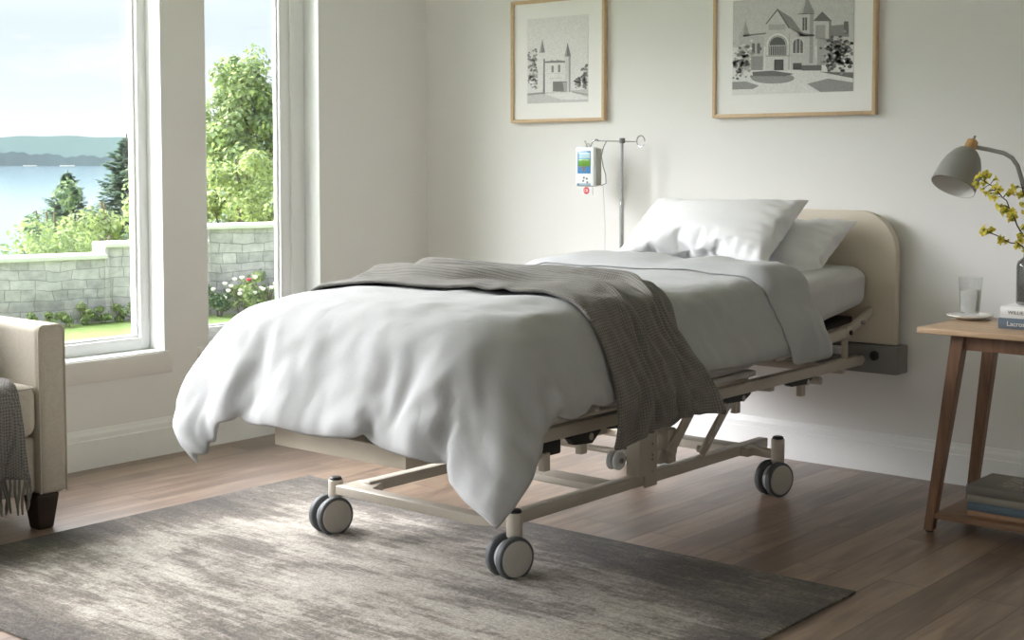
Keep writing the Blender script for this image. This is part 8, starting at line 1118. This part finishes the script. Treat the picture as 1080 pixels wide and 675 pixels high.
def branch(pts, fl, label):
    t = MB(); n = len(pts)
    P = []
    for i in range(n-1):
        for k in range(4): P.append(Vector(pts[i]).lerp(Vector(pts[i+1]), k/4)+Vector([random.uniform(-.002, .002) for _ in range(3)]))
    P.append(Vector(pts[-1]))
    r = thing('forsythia_branch', label, 'branch', pts[0])
    rad = [.0032-.0019*i/(len(P)-1) for i in range(len(P))]; t.tube(P, rad, 8)
    for f, twigto, s in fl:
        base = min(P, key=lambda q: (q-Vector(f)).length+max(0, q.z-f[2])*.6)
        if (base-Vector(f)).length > .006: t.tube([base, base.lerp(Vector(f), .5)+Vector((0, 0, .003)), Vector(f)], [.0014, .0011, .0009], 6)
    st = t.build('stem', 'twig'); adopt(st, r)
    for f, d, s in fl: o = blossom(f, d, s); adopt(o, r)
    return r
rb = random.Random(4)
def around(path, n, spread, s0, s1):
    out = []
    for i in range(n):
        t = .30+.70*(i+.5)/n; k = t*(len(path)-1); a = Vector(path[int(min(k, len(path)-2))]); b = Vector(path[int(min(k, len(path)-2))+1]); p = a.lerp(b, k-int(min(k, len(path)-2)))
        v = Vector((rb.uniform(-1, 1), rb.uniform(-1, 1), rb.uniform(-.8, .9))).normalized()
        out.append((tuple(p+v*rb.uniform(.3, 1)*spread), tuple(v), rb.uniform(s0, s1)))
    return out
pA = [(vx, vy, .84), (-1.725, 4.85, 1.0), (-1.775, 4.845, 1.085), (-1.815, 4.84, 1.165), (-1.86, 4.84, 1.215), (-1.905, 4.84, 1.240)]
branch(pA, around(pA, 34, .034, .012, .020), 'tall blossoming branch in the vase, reaching up to the left under the lamp')
pB = [(vx+.005, vy, .84), (-1.735, 4.848, .995), (-1.765, 4.84, 1.018), (-1.80, 4.835, 1.024), (-1.85, 4.83, 1.048), (-1.889, 4.83, 1.062)]
branch(pB, around(pB, 13, .026, .012, .018), 'low blossoming branch leaning left out of the vase toward the water glass')
pC = [(vx+.01, vy+.005, .84), (-1.71, 4.855, 1.0), (-1.73, 4.87, 1.10), (-1.76, 4.87, 1.17), (-1.775, 4.87, 1.225)]
branch(pC, around(pC, 16, .030, .012, .019), 'upright blossoming branch in the vase at the right edge of the view')

# table lamp
lp = thing('table_lamp', 'grey bell-shaded table lamp with a wooden collar leaning over the bedside table', 'lamp', (-1.715, 5.0, .73))
l = MB(); l.lathe([(0, .7305), (.072, .7305), (.075, .735), (.074, .746), (.02, .75), (0, .75)], 48, Matrix.Translation((-1.70, 4.99, 0))); l.build('lamp_base', 'lampgrey', lp)
arm = [(-1.70, 4.99, .745), (-1.74, 5.0, .95), (-1.80, 5.0, 1.17), (-1.822, 5.0, 1.245), (-1.836, 5.0, 1.288), (-1.856, 5.0, 1.315), (-1.885, 5.0, 1.332), (-1.94, 5.0, 1.345), (-1.985, 5.0, 1.353)]
l = MB(); l.tube(arm, .0078, 14); l.build('lamp_arm', 'lampgrey', lp)
ax = Vector((-.16, -.50, -.85)).normalized(); top_ = Vector((-2.0, 5.0, 1.378))
mm = ax.to_track_quat('Z', 'Y').to_matrix().to_4x4(); mm.translation = top_
l = MB(); l.lathe([(0, -.002), (.014, -.002), (.020, .003), (.0215, .02), (.021, .040), (0, .040)], 36, mm); l.build('wooden_collar', 'lampwood', lp)
l = MB(); l.lathe([(0, -.02), (.004, -.02), (.004, 0), (0, 0)], 12, mm); l.cyl((-1.985, 5.0, 1.353), (-2.0, 5.0, 1.360), .009, None, 14); l.build('collar_pin', 'bracket', lp)
prof = [(.021, .036), (.036, .045), (.052, .064), (.066, .094), (.0745, .128), (.0785, .165), (.0805, .195)]
inn = [(r-.0025, z) for r, z in prof[::-1]]
l = MB(); l.use('lampgrey'); l.lathe(prof, 64, mm); l.lathe([prof[-1], inn[0]], 64, mm); l.use('lampin'); l.lathe(inn+[(0, .045)], 64, mm); sh = l.build('lamp_shade', None, lp)
l = MB(); m2 = mm @ Matrix.Translation((0, 0, .085)); l.lathe([(0, -.035), (.013, -.033), (.014, -.01), (.026, .012), (.029, .03), (.022, .048), (0, .056)], 32, m2); l.build('bulb', 'lampin', lp)

# books on the lower shelf

def mottled():
    t = NT('mottled_book_cover'); v = t.coord(scale=(30, 70, 4)); n = t.noise(v, 1, 5, .7)
    c = t.n('ShaderNodeTexCoord'); sx = t.n('ShaderNodeSeparateXYZ'); t.l(c.outputs['Object'], sx.inputs[0])
    k = t.math('MULTIPLY', t.math('GREATER_THAN', sx.outputs[0], .09), t.math('GREATER_THAN', sx.outputs[1], .03))
    f = t.math('MULTIPLY', k, t.math('GREATER_THAN', n, .54))
    t.set(Base_Color=t.mix(f, srgb(112, 108, 102), srgb(160, 156, 146)), Roughness=.7); return t.m
gB = mottled(); gC = linen('pale_grey_bookcloth', srgb(142, 138, 128), 1.5, b=.2); bl_ = linen('slate_blue_bookcloth', srgb(92, 108, 122), 1.5, b=.2); tan_ = linen('tan_bookcloth', srgb(160, 126, 102), 1.5, b=.3)
zz = .0725
specs = [(.019, tan_, 'thin tan book at the bottom of the stack on the lower shelf', .006, 0), (.029, bl_, 'slate blue book second from the bottom of the lower shelf stack', .003, .004), (.025, gC, 'pale grey book second from the top of the lower shelf stack', .002, .002), (.034, gB, 'thick grey book with a mottled cover on top of the lower shelf stack', 0, 0)]
for h, cm, lb, dx, dy in specs:
    bb = book('book', -1.885+dx, 4.715+dy, zz, .30, .235, h, R(0), cm, lb); zz += h+.0005
# ------------------------------------------------------------------ armchair with a throw
ac = thing('armchair', 'beige linen armchair with dark tapered legs standing by the left window', 'armchair', (-4.75, 2.37, 0))
def armpart(y0, y1):
    a = MB(); a.box(-5.09, -4.402, y0, y1, .125, .730, .028, 5); o = a.build('arm', 'chair', ac)
    p = MB(); r = .022; xs = -4.404
    path = [(xs, y0+.006, .13), (xs, y0+.006, .730-r-.004), (xs, y0+.012, .719), (xs, y0+r, .726), (xs, y1-r, .726), (xs, y1-.012, .719), (xs, y1-.006, .730-r-.004), (xs, y1-.006, .13)]
    p.tube([(a_-.004, b_, c_) for a_, b_, c_ in path], .0035, 8); q = p.build('piping', 'chair'); adopt(q, o)
armpart(2.676, 2.790); armpart(1.93, 2.044)
MB().box(-5.08, -4.43, 2.04, 2.68, .13, .335, .02, 4).build('seat_base', 'chair', ac)
MB().box(-5.09, -4.93, 2.04, 2.68, .13, .86, .05, 5).build('backrest', 'chair', ac)
MB().box(-4.97, -4.80, 2.05, 2.67, .50, .88, .06, 6).build('back_cushion', 'chair', ac)
cu = MB(); cu.box(-4.95, -4.392, 2.05, 2.672, .338, .525, .045, 6); o = cu.build('seat_cushion', 'chair', ac)
p = MB(); p.tube([(-4.403, 2.09, .512), (-4.403, 2.63, .512), (-4.408, 2.657, .512), (-4.43, 2.666, .512), (-4.9, 2.667, .512)], .0035, 8); q = p.build('piping', 'chair'); adopt(q, o)
for (x, y) in ((-4.455, 2.71), (-4.455, 1.99), (-5.04, 2.71), (-5.04, 1.99)):
    b_ = MB(); bm = b_.bm; w0, w1 = .046, .030; sx0 = 0
    T = [bm.verts.new((x+a*w0, y+c*w0, .128)) for a, c in ((-1, -1), (1, -1), (1, 1), (-1, 1))]; B = [bm.verts.new((x+a*w1, y+c*w1, 0)) for a, c in ((-1, -1), (1, -1), (1, 1), (-1, 1))]
    bm.faces.new(T); bm.faces.new(B[::-1])
    for k in range(4): bm.faces.new((T[k], B[k], B[(k+1) % 4], T[(k+1) % 4]))
    bmesh.ops.recalc_face_normals(bm, faces=bm.faces); bmesh.ops.bevel(bm, geom=bm.edges[:], offset=.004, segments=2, affect='EDGES'); b_.build('leg', 'darkwood', ac)
# throw: drapes over the seat cushion and its front edge
th = MB(); rows = []; nS, nY = 46, 44
prof = [(-4.80, .534)]; 
for k in range(1, 12): prof.append((-4.80+.36*k/11, .535))
for k in range(1, 8): a = PI/2*k/7; prof.append((-4.44+.062*math.sin(a), .473+.062*math.cos(a)))
for k in range(1, 18): prof.append((-4.376+.006*math.sin(k*.3), .473-.27*k/17))
for i, (x, z) in enumerate(prof):
    row = []; dn = max(0, (.50-z)/.3)
    for j in range(nY):
        v = j/(nY-1); y = 2.16+(2.585-2.16)*v+.025*dn*(v-.3)
        w_ = (.010+.014*dn)*math.sin(v*19+.8*dn+.5)+.006*math.sin(v*43+x*9)
        row.append((x+(w_+.012)*dn*1.2, y, z+(w_+.008)*(1-min(1, dn*3))*.6+.006))
    rows.append(row)
th.grid(rows); bmesh.ops.recalc_face_normals(th.bm, faces=th.bm.faces)
tt = th.build('throw', 'throw'); q = tt.modifiers.new('thick', 'SOLIDIFY'); q.thickness = .009; q.offset = 1
tag(tt, 'grey woven throw with tasselled fringe hanging over the front of the armchair seat', 'throw')
fr = MB(); last = rows[-1]; rf = random.Random(7)
for j in range(0, nY):
    p0 = Vector(last[j])+Vector((.003, 0, .004)); L_ = rf.uniform(.105, .135); pts = []; dx = rf.uniform(-.012, .012); dy = rf.uniform(-.012, .012)
    for k in range(6):
        t = k/5; pts.append(p0+Vector((dx*t+.004*math.sin(t*5+j), dy*t+.003*math.sin(t*7+j*2), -L_*t)))
    fr.tube(pts, [.0038, .0048, .0042, .0046, .0048, .0030], 6)
f_ = fr.build('fringe', 'fringe'); adopt(f_, tt); f_['kind'] = 'stuff'

# ------------------------------------------------------------------ garden, lake and far shore
def zone(name, mb, m, label, cat): return tag(mb.build(name, m), label, cat)
GZ = -.38
l = MB(); l.bm.faces.new([l.bm.verts.new(p) for p in ((-13.2, 6.4, GZ), (-13.2, -14, GZ), (-5.3, -14, GZ), (-5.3, 14, GZ), (-11.6, 14, GZ))]); lw = l.build('lawn', 'grass', smooth=False); lw['kind'] = 'structure'
A_, B_ = Vector((-13.4, 6.2, 0)), Vector((-11.8, 11.9, 0)); D_ = (B_-A_).normalized(); L_ = (B_-A_).length; ang = math.atan2(D_.y, D_.x)
gw = thing('stone_garden_wall', 'pale limestone garden wall stepping up to the right beyond the lawn', 'wall', (A_.x, A_.y, GZ)); gw.rotation_euler = (0, 0, ang)
def wl(x0, x1, y0, y1, z0, z1, name, m, bev, par=None):
    b_ = MB(); b_.box(x0, x1, y0, y1, z0, z1, bev, 2); o = b_.build(name, m); o.parent = gw; return o
for s0, s1, top in ((-14, .416*L_, .335), (.416*L_, .607*L_, .452), (.607*L_, 10, .612)):
    h = top-GZ
    wl(s0, s1, 0, .36, -.02, h-.05, 'stone_course', 'stone', .01)
    wl(s0-.03 if s0 > -10 else s0, s1+.0, -.04, .40, h-.05, h, 'coping', 'cap', .012)
    wl(s0-.03 if s0 > -10 else s0, s0+.02 if s0 > -10 else s0+.01, -.02, .38, -.02, h-.05, 'wall_end', 'stone', .01) if s0 > -10 else None

# slope beyond the wall down to the shore, then the lake
rows = []
for i in range(40):
    t = i/39; d = 15.5+60*t**1.5
    row = []
    for j in range(40):
        a = R(20+85*j/39); x, y = -math.sin(a)*d, math.cos(a)*d
        z = -.45-10.5*(t**.8)+.3*math.sin(x*.4)*math.cos(y*.5)*min(1, t*6)
        row.append((x, y, z))
    rows.append(row)
l = MB(); l.grid(rows); o = l.build('garden_slope', 'scrub'); o['kind'] = 'structure'
l = MB(); l.bm.faces.new([l.bm.verts.new(p) for p in ((-45, -300, -8), (-8000, -6000, -8), (-8000, 9000, -8), (2000, 9000, -8), (100, 60, -8), (-20, 40, -8))]); o = l.build('lake', 'lake', smooth=False); o['kind'] = 'structure'
def ridge(r, hfun, depth, name, m, label, cat, a0=30, a1=80, n=240):
    rows = [[], [], []]
    for j in range(n):
        a = R(a0+(a1-a0)*j/(n-1)); dx, dy = -math.sin(a), math.cos(a); h = hfun(a)
        rows[0].append((dx*r, dy*r, -9)); rows[1].append((dx*(r+depth*.5), dy*(r+depth*.5), h)); rows[2].append((dx*(r+depth), dy*(r+depth), h*.6))
    l = MB(); l.grid(rows); return tag(l.build(name, m), label, cat)
ridge(3900, lambda a: 66+4*math.sin(a*21)+2.5*math.sin(a*57)+1.2*math.sin(a*190), 60, 'far_hills', 'hill', 'long low wooded hills on the far side of the lake', 'hill')
def tl(a): return 10+9*max(0, math.sin(a*37+.6))+6*abs(math.sin(a*141))+4*abs(math.sin(a*419))
ridge(3700, tl, 12, 'shore_trees', 'hilltree', 'dark belt of distant trees along the far lake shore', 'trees', n=900)['kind'] = 'stuff'
l = MB()
for a0, w_ in ((58.6, .5), (57.2, .55), (54.0, .35)):
    c0, c1 = R(a0), R(a0+w_); l.box(0, 1, 0, 1, 0, 1, 0, 1, Matrix(((-math.sin(c1)*3650+math.sin(c0)*3650, 6*math.sin(c0), 0, -math.sin(c0)*3650), (math.cos(c1)*3650-math.cos(c0)*3650, -6*math.cos(c0), 0, math.cos(c0)*3650), (0, 0, 1.8, -8), (0, 0, 0, 1))))
tag(l.build('far_beach', 'sand'), 'thin pale sandy strips at the far waterline', 'beach')['kind'] = 'stuff'
l = MB(); a0 = R(55.2); l.prism([(-9, -8), (9, -8), (11, -5), (3, -4), (2, 2), (-4, 2), (-5, -4), (-11, -5)], 'y', -3, 3, 0)
bt = l.build('motor_boat', 'white'); bt.location = (-math.sin(a0)*3300, math.cos(a0)*3300, 0); bt.rotation_euler = (0, 0, R(50)); tag(bt, 'tiny white boat on the lake near the far shore', 'boat')

# summer haze lying over the far half of the lake
hz = bpy.data.materials.new('lake_haze'); hz.use_nodes = True; ht = hz.node_tree; ht.nodes.clear()
ho = ht.nodes.new('ShaderNodeOutputMaterial'); hv = ht.nodes.new('ShaderNodeVolumeScatter'); hv.inputs['Color'].default_value = (.97, .985, 1, 1); hv.inputs['Density'].default_value = HAZE
ht.links.new(hv.outputs[0], ho.inputs['Volume'])
l = MB(); l.prism([(-math.sin(R(a))*r, math.cos(R(a))*r) for r, a in ((900, 25), (900, 50), (900, 88), (3600, 88), (3600, 70), (3600, 50), (3600, 25))], 'z', -7.9, 68, 0)
tag(l.build('lake_haze', hz, smooth=False), 'pale summer haze hanging over the far half of the lake', 'haze', kind='stuff')

rl = random.Random(21)
def leaves(mb, centre, rad, n, size, mats, shellf=.35):
    cx, cy, cz = centre; rx, ry, rz = rad
    for _ in range(n):
        v = Vector((rl.gauss(0, 1), rl.gauss(0, 1), rl.gauss(0, 1))).normalized()*(rl.random()**shellf)
        p = Vector((cx+v.x*rx, cy+v.y*ry, cz+v.z*rz)); nrm = (v+Vector((rl.uniform(-.8, .8), rl.uniform(-.8, .8), rl.uniform(-.2, 1.2)))).normalized()
        a = nrm.orthogonal().normalized(); a.rotate(Matrix.Rotation(rl.uniform(0, 2*PI), 3, nrm)); b = nrm.cross(a); s = size*rl.uniform(.6, 1.3)
        mb.use(rl.choice(mats)); vs = [mb.bm.verts.new(p+a*s), mb.bm.verts.new(p+b*s*.55+nrm*s*.1), mb.bm.verts.new(p-a*s), mb.bm.verts.new(p-b*s*.55+nrm*s*.1)]
        mb.bm.faces.new(vs).material_index = mb.mi
def crown(mb, c, rad, blobs, per, size, mats):
    for _ in range(blobs):
        v = Vector((rl.gauss(0, 1), rl.gauss(0, 1), rl.gauss(0, 1))).normalized()*rl.uniform(.35, .85)
        k = rl.uniform(.25, .45)
        leaves(mb, (c[0]+v.x*rad[0], c[1]+v.y*rad[1], c[2]+v.z*rad[2]), (rad[0]*k, rad[1]*k, rad[2]*k), per, size, mats)
def shrub(pos, r, h, n, size, mats, name, label, cat='shrub', group=None, blobs=9):
    t = thing(name, label, cat, pos, group)
    f = MB(); crown(f, (pos[0], pos[1], pos[2]+h*.55), (r, r, h*.5), blobs, n//blobs, size, mats); o = f.build('foliage', None, t, smooth=False)
    s = MB()
    for k in range(5):
        a = rl.uniform(0, 2*PI); s.tube([(pos[0], pos[1], pos[2]-.1), (pos[0]+math.cos(a)*r*.3, pos[1]+math.sin(a)*r*.3, pos[2]+h*.4), (pos[0]+math.cos(a)*r*.5, pos[1]+math.sin(a)*r*.5, pos[2]+h*.75)], [h*.02, h*.015, h*.008], 6)
    s.build('stems', 'bark', t); return t
def tree(pos, h, crowns, n, size, mats, name, label, cat='tree'):
    t = thing(name, label, cat, pos)
    f = MB()
    for c, rad, k in crowns: crown(f, c, rad, int(14*k), int(n*k)//int(14*k), size, mats)
    f.build('foliage', None, t, smooth=False)
    s = MB(); p = Vector(pos); s.tube([p, p+Vector((.1, 0, h*.35)), p+Vector((-.05, .1, h*.65)), p+Vector((0, 0, h*.9))], [h*.03, h*.022, h*.014, h*.005], 10)
    for c, rad, k in crowns: s.tube([p+Vector((0, 0, h*.35)), p.lerp(Vector(c), .6)+Vector((0, 0, h*.12)), Vector(c)+Vector((0, 0, rad[2]*.5))], [h*.014, h*.009, h*.003], 8)
    s.build('trunk', 'bark', t); return t
def conifer(pos, h, r, name, label, cat='conifer'):
    t = thing(name, label, cat, pos); p = Vector(pos)
    MB().tube([p, p+Vector((0, 0, h))], [h*.02, h*.003], 8).build('trunk', 'bark', t)
    f = MB(); f.use('needle'); z = h*.04
    while z < h*.985:
        k = 1-z/h; L0 = r*(k**.85)*rl.uniform(.75, 1.15)+.03; nb = 9 if k > .2 else 6; a0 = rl.uniform(0, 6)
        for q in range(nb):
            a = a0+2*PI*q/nb+rl.uniform(-.3, .3); L1 = L0*rl.uniform(.6, 1.15); base = p+Vector((0, 0, z)); d = Vector((math.cos(a), math.sin(a), -.12)); tipup = .16*L1
            for s_ in range(18):
                u = (s_+rl.random())/18; c = base+d*L1*u+Vector((0, 0, tipup*u*u*2)); wdt = L1*.24*(1-u*.6)+.03
                for sg in (-1, 1):
                    sd = Vector((-math.sin(a), math.cos(a), 0))*sg; tip = c+sd*wdt*rl.uniform(.6, 1.2)+d*wdt*.6+Vector((0, 0, rl.uniform(-.35, .15)*wdt))
                    w2 = d*.06*h/4; vs = [f.bm.verts.new(c-w2), f.bm.verts.new(c+w2), f.bm.verts.new(tip+w2*.4+Vector((0, 0, -.01))), f.bm.verts.new(tip-w2*.3)]
                    f.bm.faces.new(vs).material_index = 0
        z += h*.024*(.45+k)
    f.build('foliage', None, t, smooth=False); return t
conifer((-39.8, 25.39, -4.2), 5.25, 2.5, 'fir_tree', 'small dark fir tree in front of the lake, left of the taller fir')
conifer((-34.0, 23.6, -4.2), 6.3, 2.6, 'fir_tree', 'taller dark fir tree rising above the far shore beside the window frame')
conifer((-45.9, 25.6, -4.9), 4.7, 1.5, 'fir_tree', 'low fir top at the far left edge of the window')
LM, MM, DK = 'leaf_light', 'leaf_mid', 'leaf_dark'
shrub((-17.3, 10.3, -.9), 1.0, 1.0, 1900, .045, [LM, LM, MM], 'garden_shrub', 'lowest light green shrub behind the lower stretch of stone wall')
shrub((-17.9, 11.15, -.9), 1.0, 1.28, 2200, .045, [LM, MM, MM], 'garden_shrub', 'rounded green shrub behind the stone wall below the smaller fir')
shrub((-18.4, 12.05, -.9), .95, 1.45, 2200, .045, [LM, MM], 'garden_shrub', 'green shrub behind the wall between the two firs')
shrub((-18.9, 13.1, -.9), .8, 2.1, 2200, .05, [LM, LM, MM], 'garden_shrub', 'tall yellow-green shrub against the right edge of the large window')
shrub((-19.9, 12.5, -.9), .8, 1.9, 1700, .05, [MM, DK], 'garden_shrub', 'darker shrub standing behind the others under the taller fir')
tree((-18.9, 15.5, -1.5), 4.9, [((-18.95, 15.55, 2.55), (.62, .62, .8), 1.0), ((-19.3, 15.1, 1.6), (.6, .6, .75), .8), ((-18.5, 15.95, 1.9), (.6, .6, .8), .8), ((-18.9, 15.4, .9), (.95, .95, .8), 1.2), ((-18.6, 15.3, 1.8), (.75, .75, .8), 1.0), ((-19.1, 15.8, 2.3), (.6, .6, .6), .7)], 2600, .055, [LM, MM, MM], 'deciduous_tree', 'tall airy green tree filling the narrow window')
tree((-15.9, 12.85, -.9), 2.5, [((-15.75, 12.95, .95), (.62, .62, .62), 1), ((-16.1, 12.6, .45), (.5, .5, .5), .7), ((-15.35, 13.25, .55), (.6, .6, .6), .9)], 2600, .04, [LM, LM, LM, MM], 'deciduous_tree', 'bright yellow-green young tree in front of the tall tree, just above the stone wall')
for i, (x, y) in enumerate([(-12.60, 7.82), (-12.62, 8.02), (-12.63, 8.22), (-12.64, 8.44), (-12.62, 8.64), (-12.6, 8.85), (-12.62, 7.60)]):
    shrub((x, y, GZ), .12+.02*(i % 2), .17+.03*((i*7) % 3), 480, .022, [LM, MM], 'border_plant', 'small green plant in the row at the foot of the garden wall', 'plant', 'row of small plants along the garden wall', 5)
for i, (x, y, r, h, lb) in enumerate([(-12.2, 9.62, .18, .40, 'dark leafy rose bush with pale blooms by the window pier'), (-12.1, 9.84, .2, .44, 'middle rose bush with a red bloom before the stone wall'), (-12.0, 10.08, .24, .48, 'tallest light green rose bush beside the bed, right of the red bloom'), (-11.9, 10.34, .24, .50, 'rose bush at the right edge of the narrow window')]):
    t = shrub((x, y, GZ), r, h, 700, .024, [LM, LM, MM] if i else [DK, MM], 'rose_bush', lb, 'bush')
    for k in range(6):
        a = rl.uniform(0, 2*PI); f = MB(); f.use('petal_red' if (i == 1 and k < 1) else 'petal_white'); c = (x+r*.8*abs(math.cos(a))*rl.uniform(.3, 1), y-r*.9*rl.uniform(-.7, .9), GZ+h*rl.uniform(.5, .98))
        f.lathe([(0, -.02), (.02, -.01), (.028, .01), (.018, .018), (.01, .008), (0, .014)], 9, Matrix.Translation(c)); f.build('bloom', None, t)

# ------------------------------------------------------------------ sky, sun, camera
wd = bpy.data.worlds.new('sky'); bpy.context.scene.world = wd; wd.use_nodes = True; nt = wd.node_tree; nt.nodes.clear()
def N(k, **kw):
    x = nt.nodes.new(k)
    for a, v in kw.items(): setattr(x, a, v)
    return x
out = N('ShaderNodeOutputWorld'); bg = N('ShaderNodeBackground'); nt.links.new(bg.outputs[0], out.inputs[0])
tc = N('ShaderNodeTexCoord'); sp = N('ShaderNodeSeparateXYZ'); nt.links.new(tc.outputs['Generated'], sp.inputs[0])
def MT(op, a, b=0., c=0.):
    x = N('ShaderNodeMath', operation=op)
    for i, v in enumerate((a, b, c)):
        if hasattr(v, 'is_output'): nt.links.new(v, x.inputs[i])
        else: x.inputs[i].default_value = v
    return x.outputs[0]
zr = N('ShaderNodeValToRGB'); e = zr.color_ramp.elements; e[0].position = 0; e[0].color = srgb(236, 243, 243); e[1].position = 1; e[1].color = srgb(120, 170, 225)
for p_, c_ in ((.02, (236, 243, 244)), (.10, (222, 235, 246)), (.3, (180, 212, 242))): q = zr.color_ramp.elements.new(p_); q.color = srgb(*c_)
nt.links.new(sp.outputs[2], zr.inputs[0])
# thin clouds
mp = N('ShaderNodeMapping'); mp.inputs['Scale'].default_value = (1, 1, 3.4); nt.links.new(tc.outputs['Generated'], mp.inputs[0])
cn = N('ShaderNodeTexNoise'); cn.inputs['Scale'].default_value = 7; cn.inputs['Detail'].default_value = 7; cn.inputs['Roughness'].default_value = .55; nt.links.new(mp.outputs[0], cn.inputs['Vector'])
cr = N('ShaderNodeValToRGB'); cr.color_ramp.elements[0].position = .50; cr.color_ramp.elements[1].position = .66; nt.links.new(cn.outputs[0], cr.inputs[0])
mx = N('ShaderNodeMix', data_type='RGBA'); nt.links.new(MT('MULTIPLY', cr.outputs[0], .8), mx.inputs[0]); nt.links.new(zr.outputs[0], mx.inputs[6]); mx.inputs[7].default_value = srgb(250, 250, 250)
# bright lobe added to the sky as key light, out of view to the left
dt = N('ShaderNodeVectorMath', operation='DOT_PRODUCT'); nt.links.new(tc.outputs['Generated'], dt.inputs[0]); dt.inputs[1].default_value = Vector(LOBE_V).normalized()
lobe = MT('POWER', MT('MAXIMUM', dt.outputs['Value'], 0.0), LOBE_P)
up = N('ShaderNodeMapRange'); up.interpolation_type = 'SMOOTHSTEP'; up.inputs[1].default_value = .09; up.inputs[2].default_value = .30; nt.links.new(sp.outputs[2], up.inputs[0]); lobe = MT('MULTIPLY', lobe, up.outputs[0])   # keeps the lobe off the low sky seen through the windows
nt.links.new(mx.outputs[2], bg.inputs[0]); bg.inputs[1].default_value = SKY_S
b2 = N('ShaderNodeBackground'); b2.inputs[0].default_value = LOBE_C; nt.links.new(MT('MULTIPLY', lobe, LOBE_S), b2.inputs[1])
ad = N('ShaderNodeAddShader'); nt.links.new(bg.outputs[0], ad.inputs[0]); nt.links.new(b2.outputs[0], ad.inputs[1]); nt.links.new(ad.outputs[0], out.inputs[0])
wd.cycles.sampling_method = 'MANUAL'; wd.cycles.sample_map_resolution = 512

def lamp(name, kind, energy, **kw):
    d = bpy.data.lights.new(name, kind); d.energy = energy
    for a, v in kw.items(): setattr(d, a, v)
    o = bpy.data.objects.new(name, d); C.objects.link(o); return o
s = lamp('sun', 'SUN', SUN_E, angle=R(SUN_ANG), color=(1, .97, .92)); s.rotation_euler = (-Vector(SUN_D)).to_track_quat('-Z', 'Y').to_euler()
# sky portals in the window openings (they only guide sampling of the sky)
for a, b in OPEN:
    p = lamp('window_portal', 'AREA', 1, shape='RECTANGLE', size=HEAD-SILL, size_y=b-a); p.data.cycles.is_portal = True
    p.location = (XW-.22, (a+b)/2, (SILL+HEAD)/2); p.rotation_euler = (0, R(-90), 0)

p = lamp('window_portal', 'AREA', 1, shape='RECTANGLE', size=FILL_OPEN[1]-FILL_OPEN[0], size_y=FILL_OPEN[3]-FILL_OPEN[2]); p.data.cycles.is_portal = True  # portal of the added fill opening behind the camera
p.location = ((FILL_OPEN[0]+FILL_OPEN[1])/2, -2.75, (FILL_OPEN[2]+FILL_OPEN[3])/2); p.rotation_euler = (R(90), 0, 0)

cam = bpy.data.cameras.new('camera'); co = bpy.data.objects.new('camera', cam); C.objects.link(co)
cam.sensor_width = 36; cam.lens = 1481/1080*36; cam.shift_y = -75.9/1080; cam.clip_end = 20000; cam.clip_start = .05
co.location = (0, 0, 1.3); co.rotation_euler = (R(86.5), 0, math.atan2(.642, .767))
sc_ = bpy.context.scene; sc_.camera = co
sc_.view_settings.view_transform = 'Standard'; sc_.view_settings.look = 'None'; sc_.view_settings.gamma = 1; sc_.view_settings.use_curve_mapping = False
sc_.view_settings.exposure = EXPO
sc_.cycles.use_denoising = True; sc_.cycles.max_bounces = 10; sc_.cycles.diffuse_bounces = 6; sc_.cycles.transparent_max_bounces = 16; sc_.cycles.sample_clamp_indirect = 8
try: sc_.cycles.denoising_input_passes = 'RGB_ALBEDO_NORMAL'
except Exception: pass
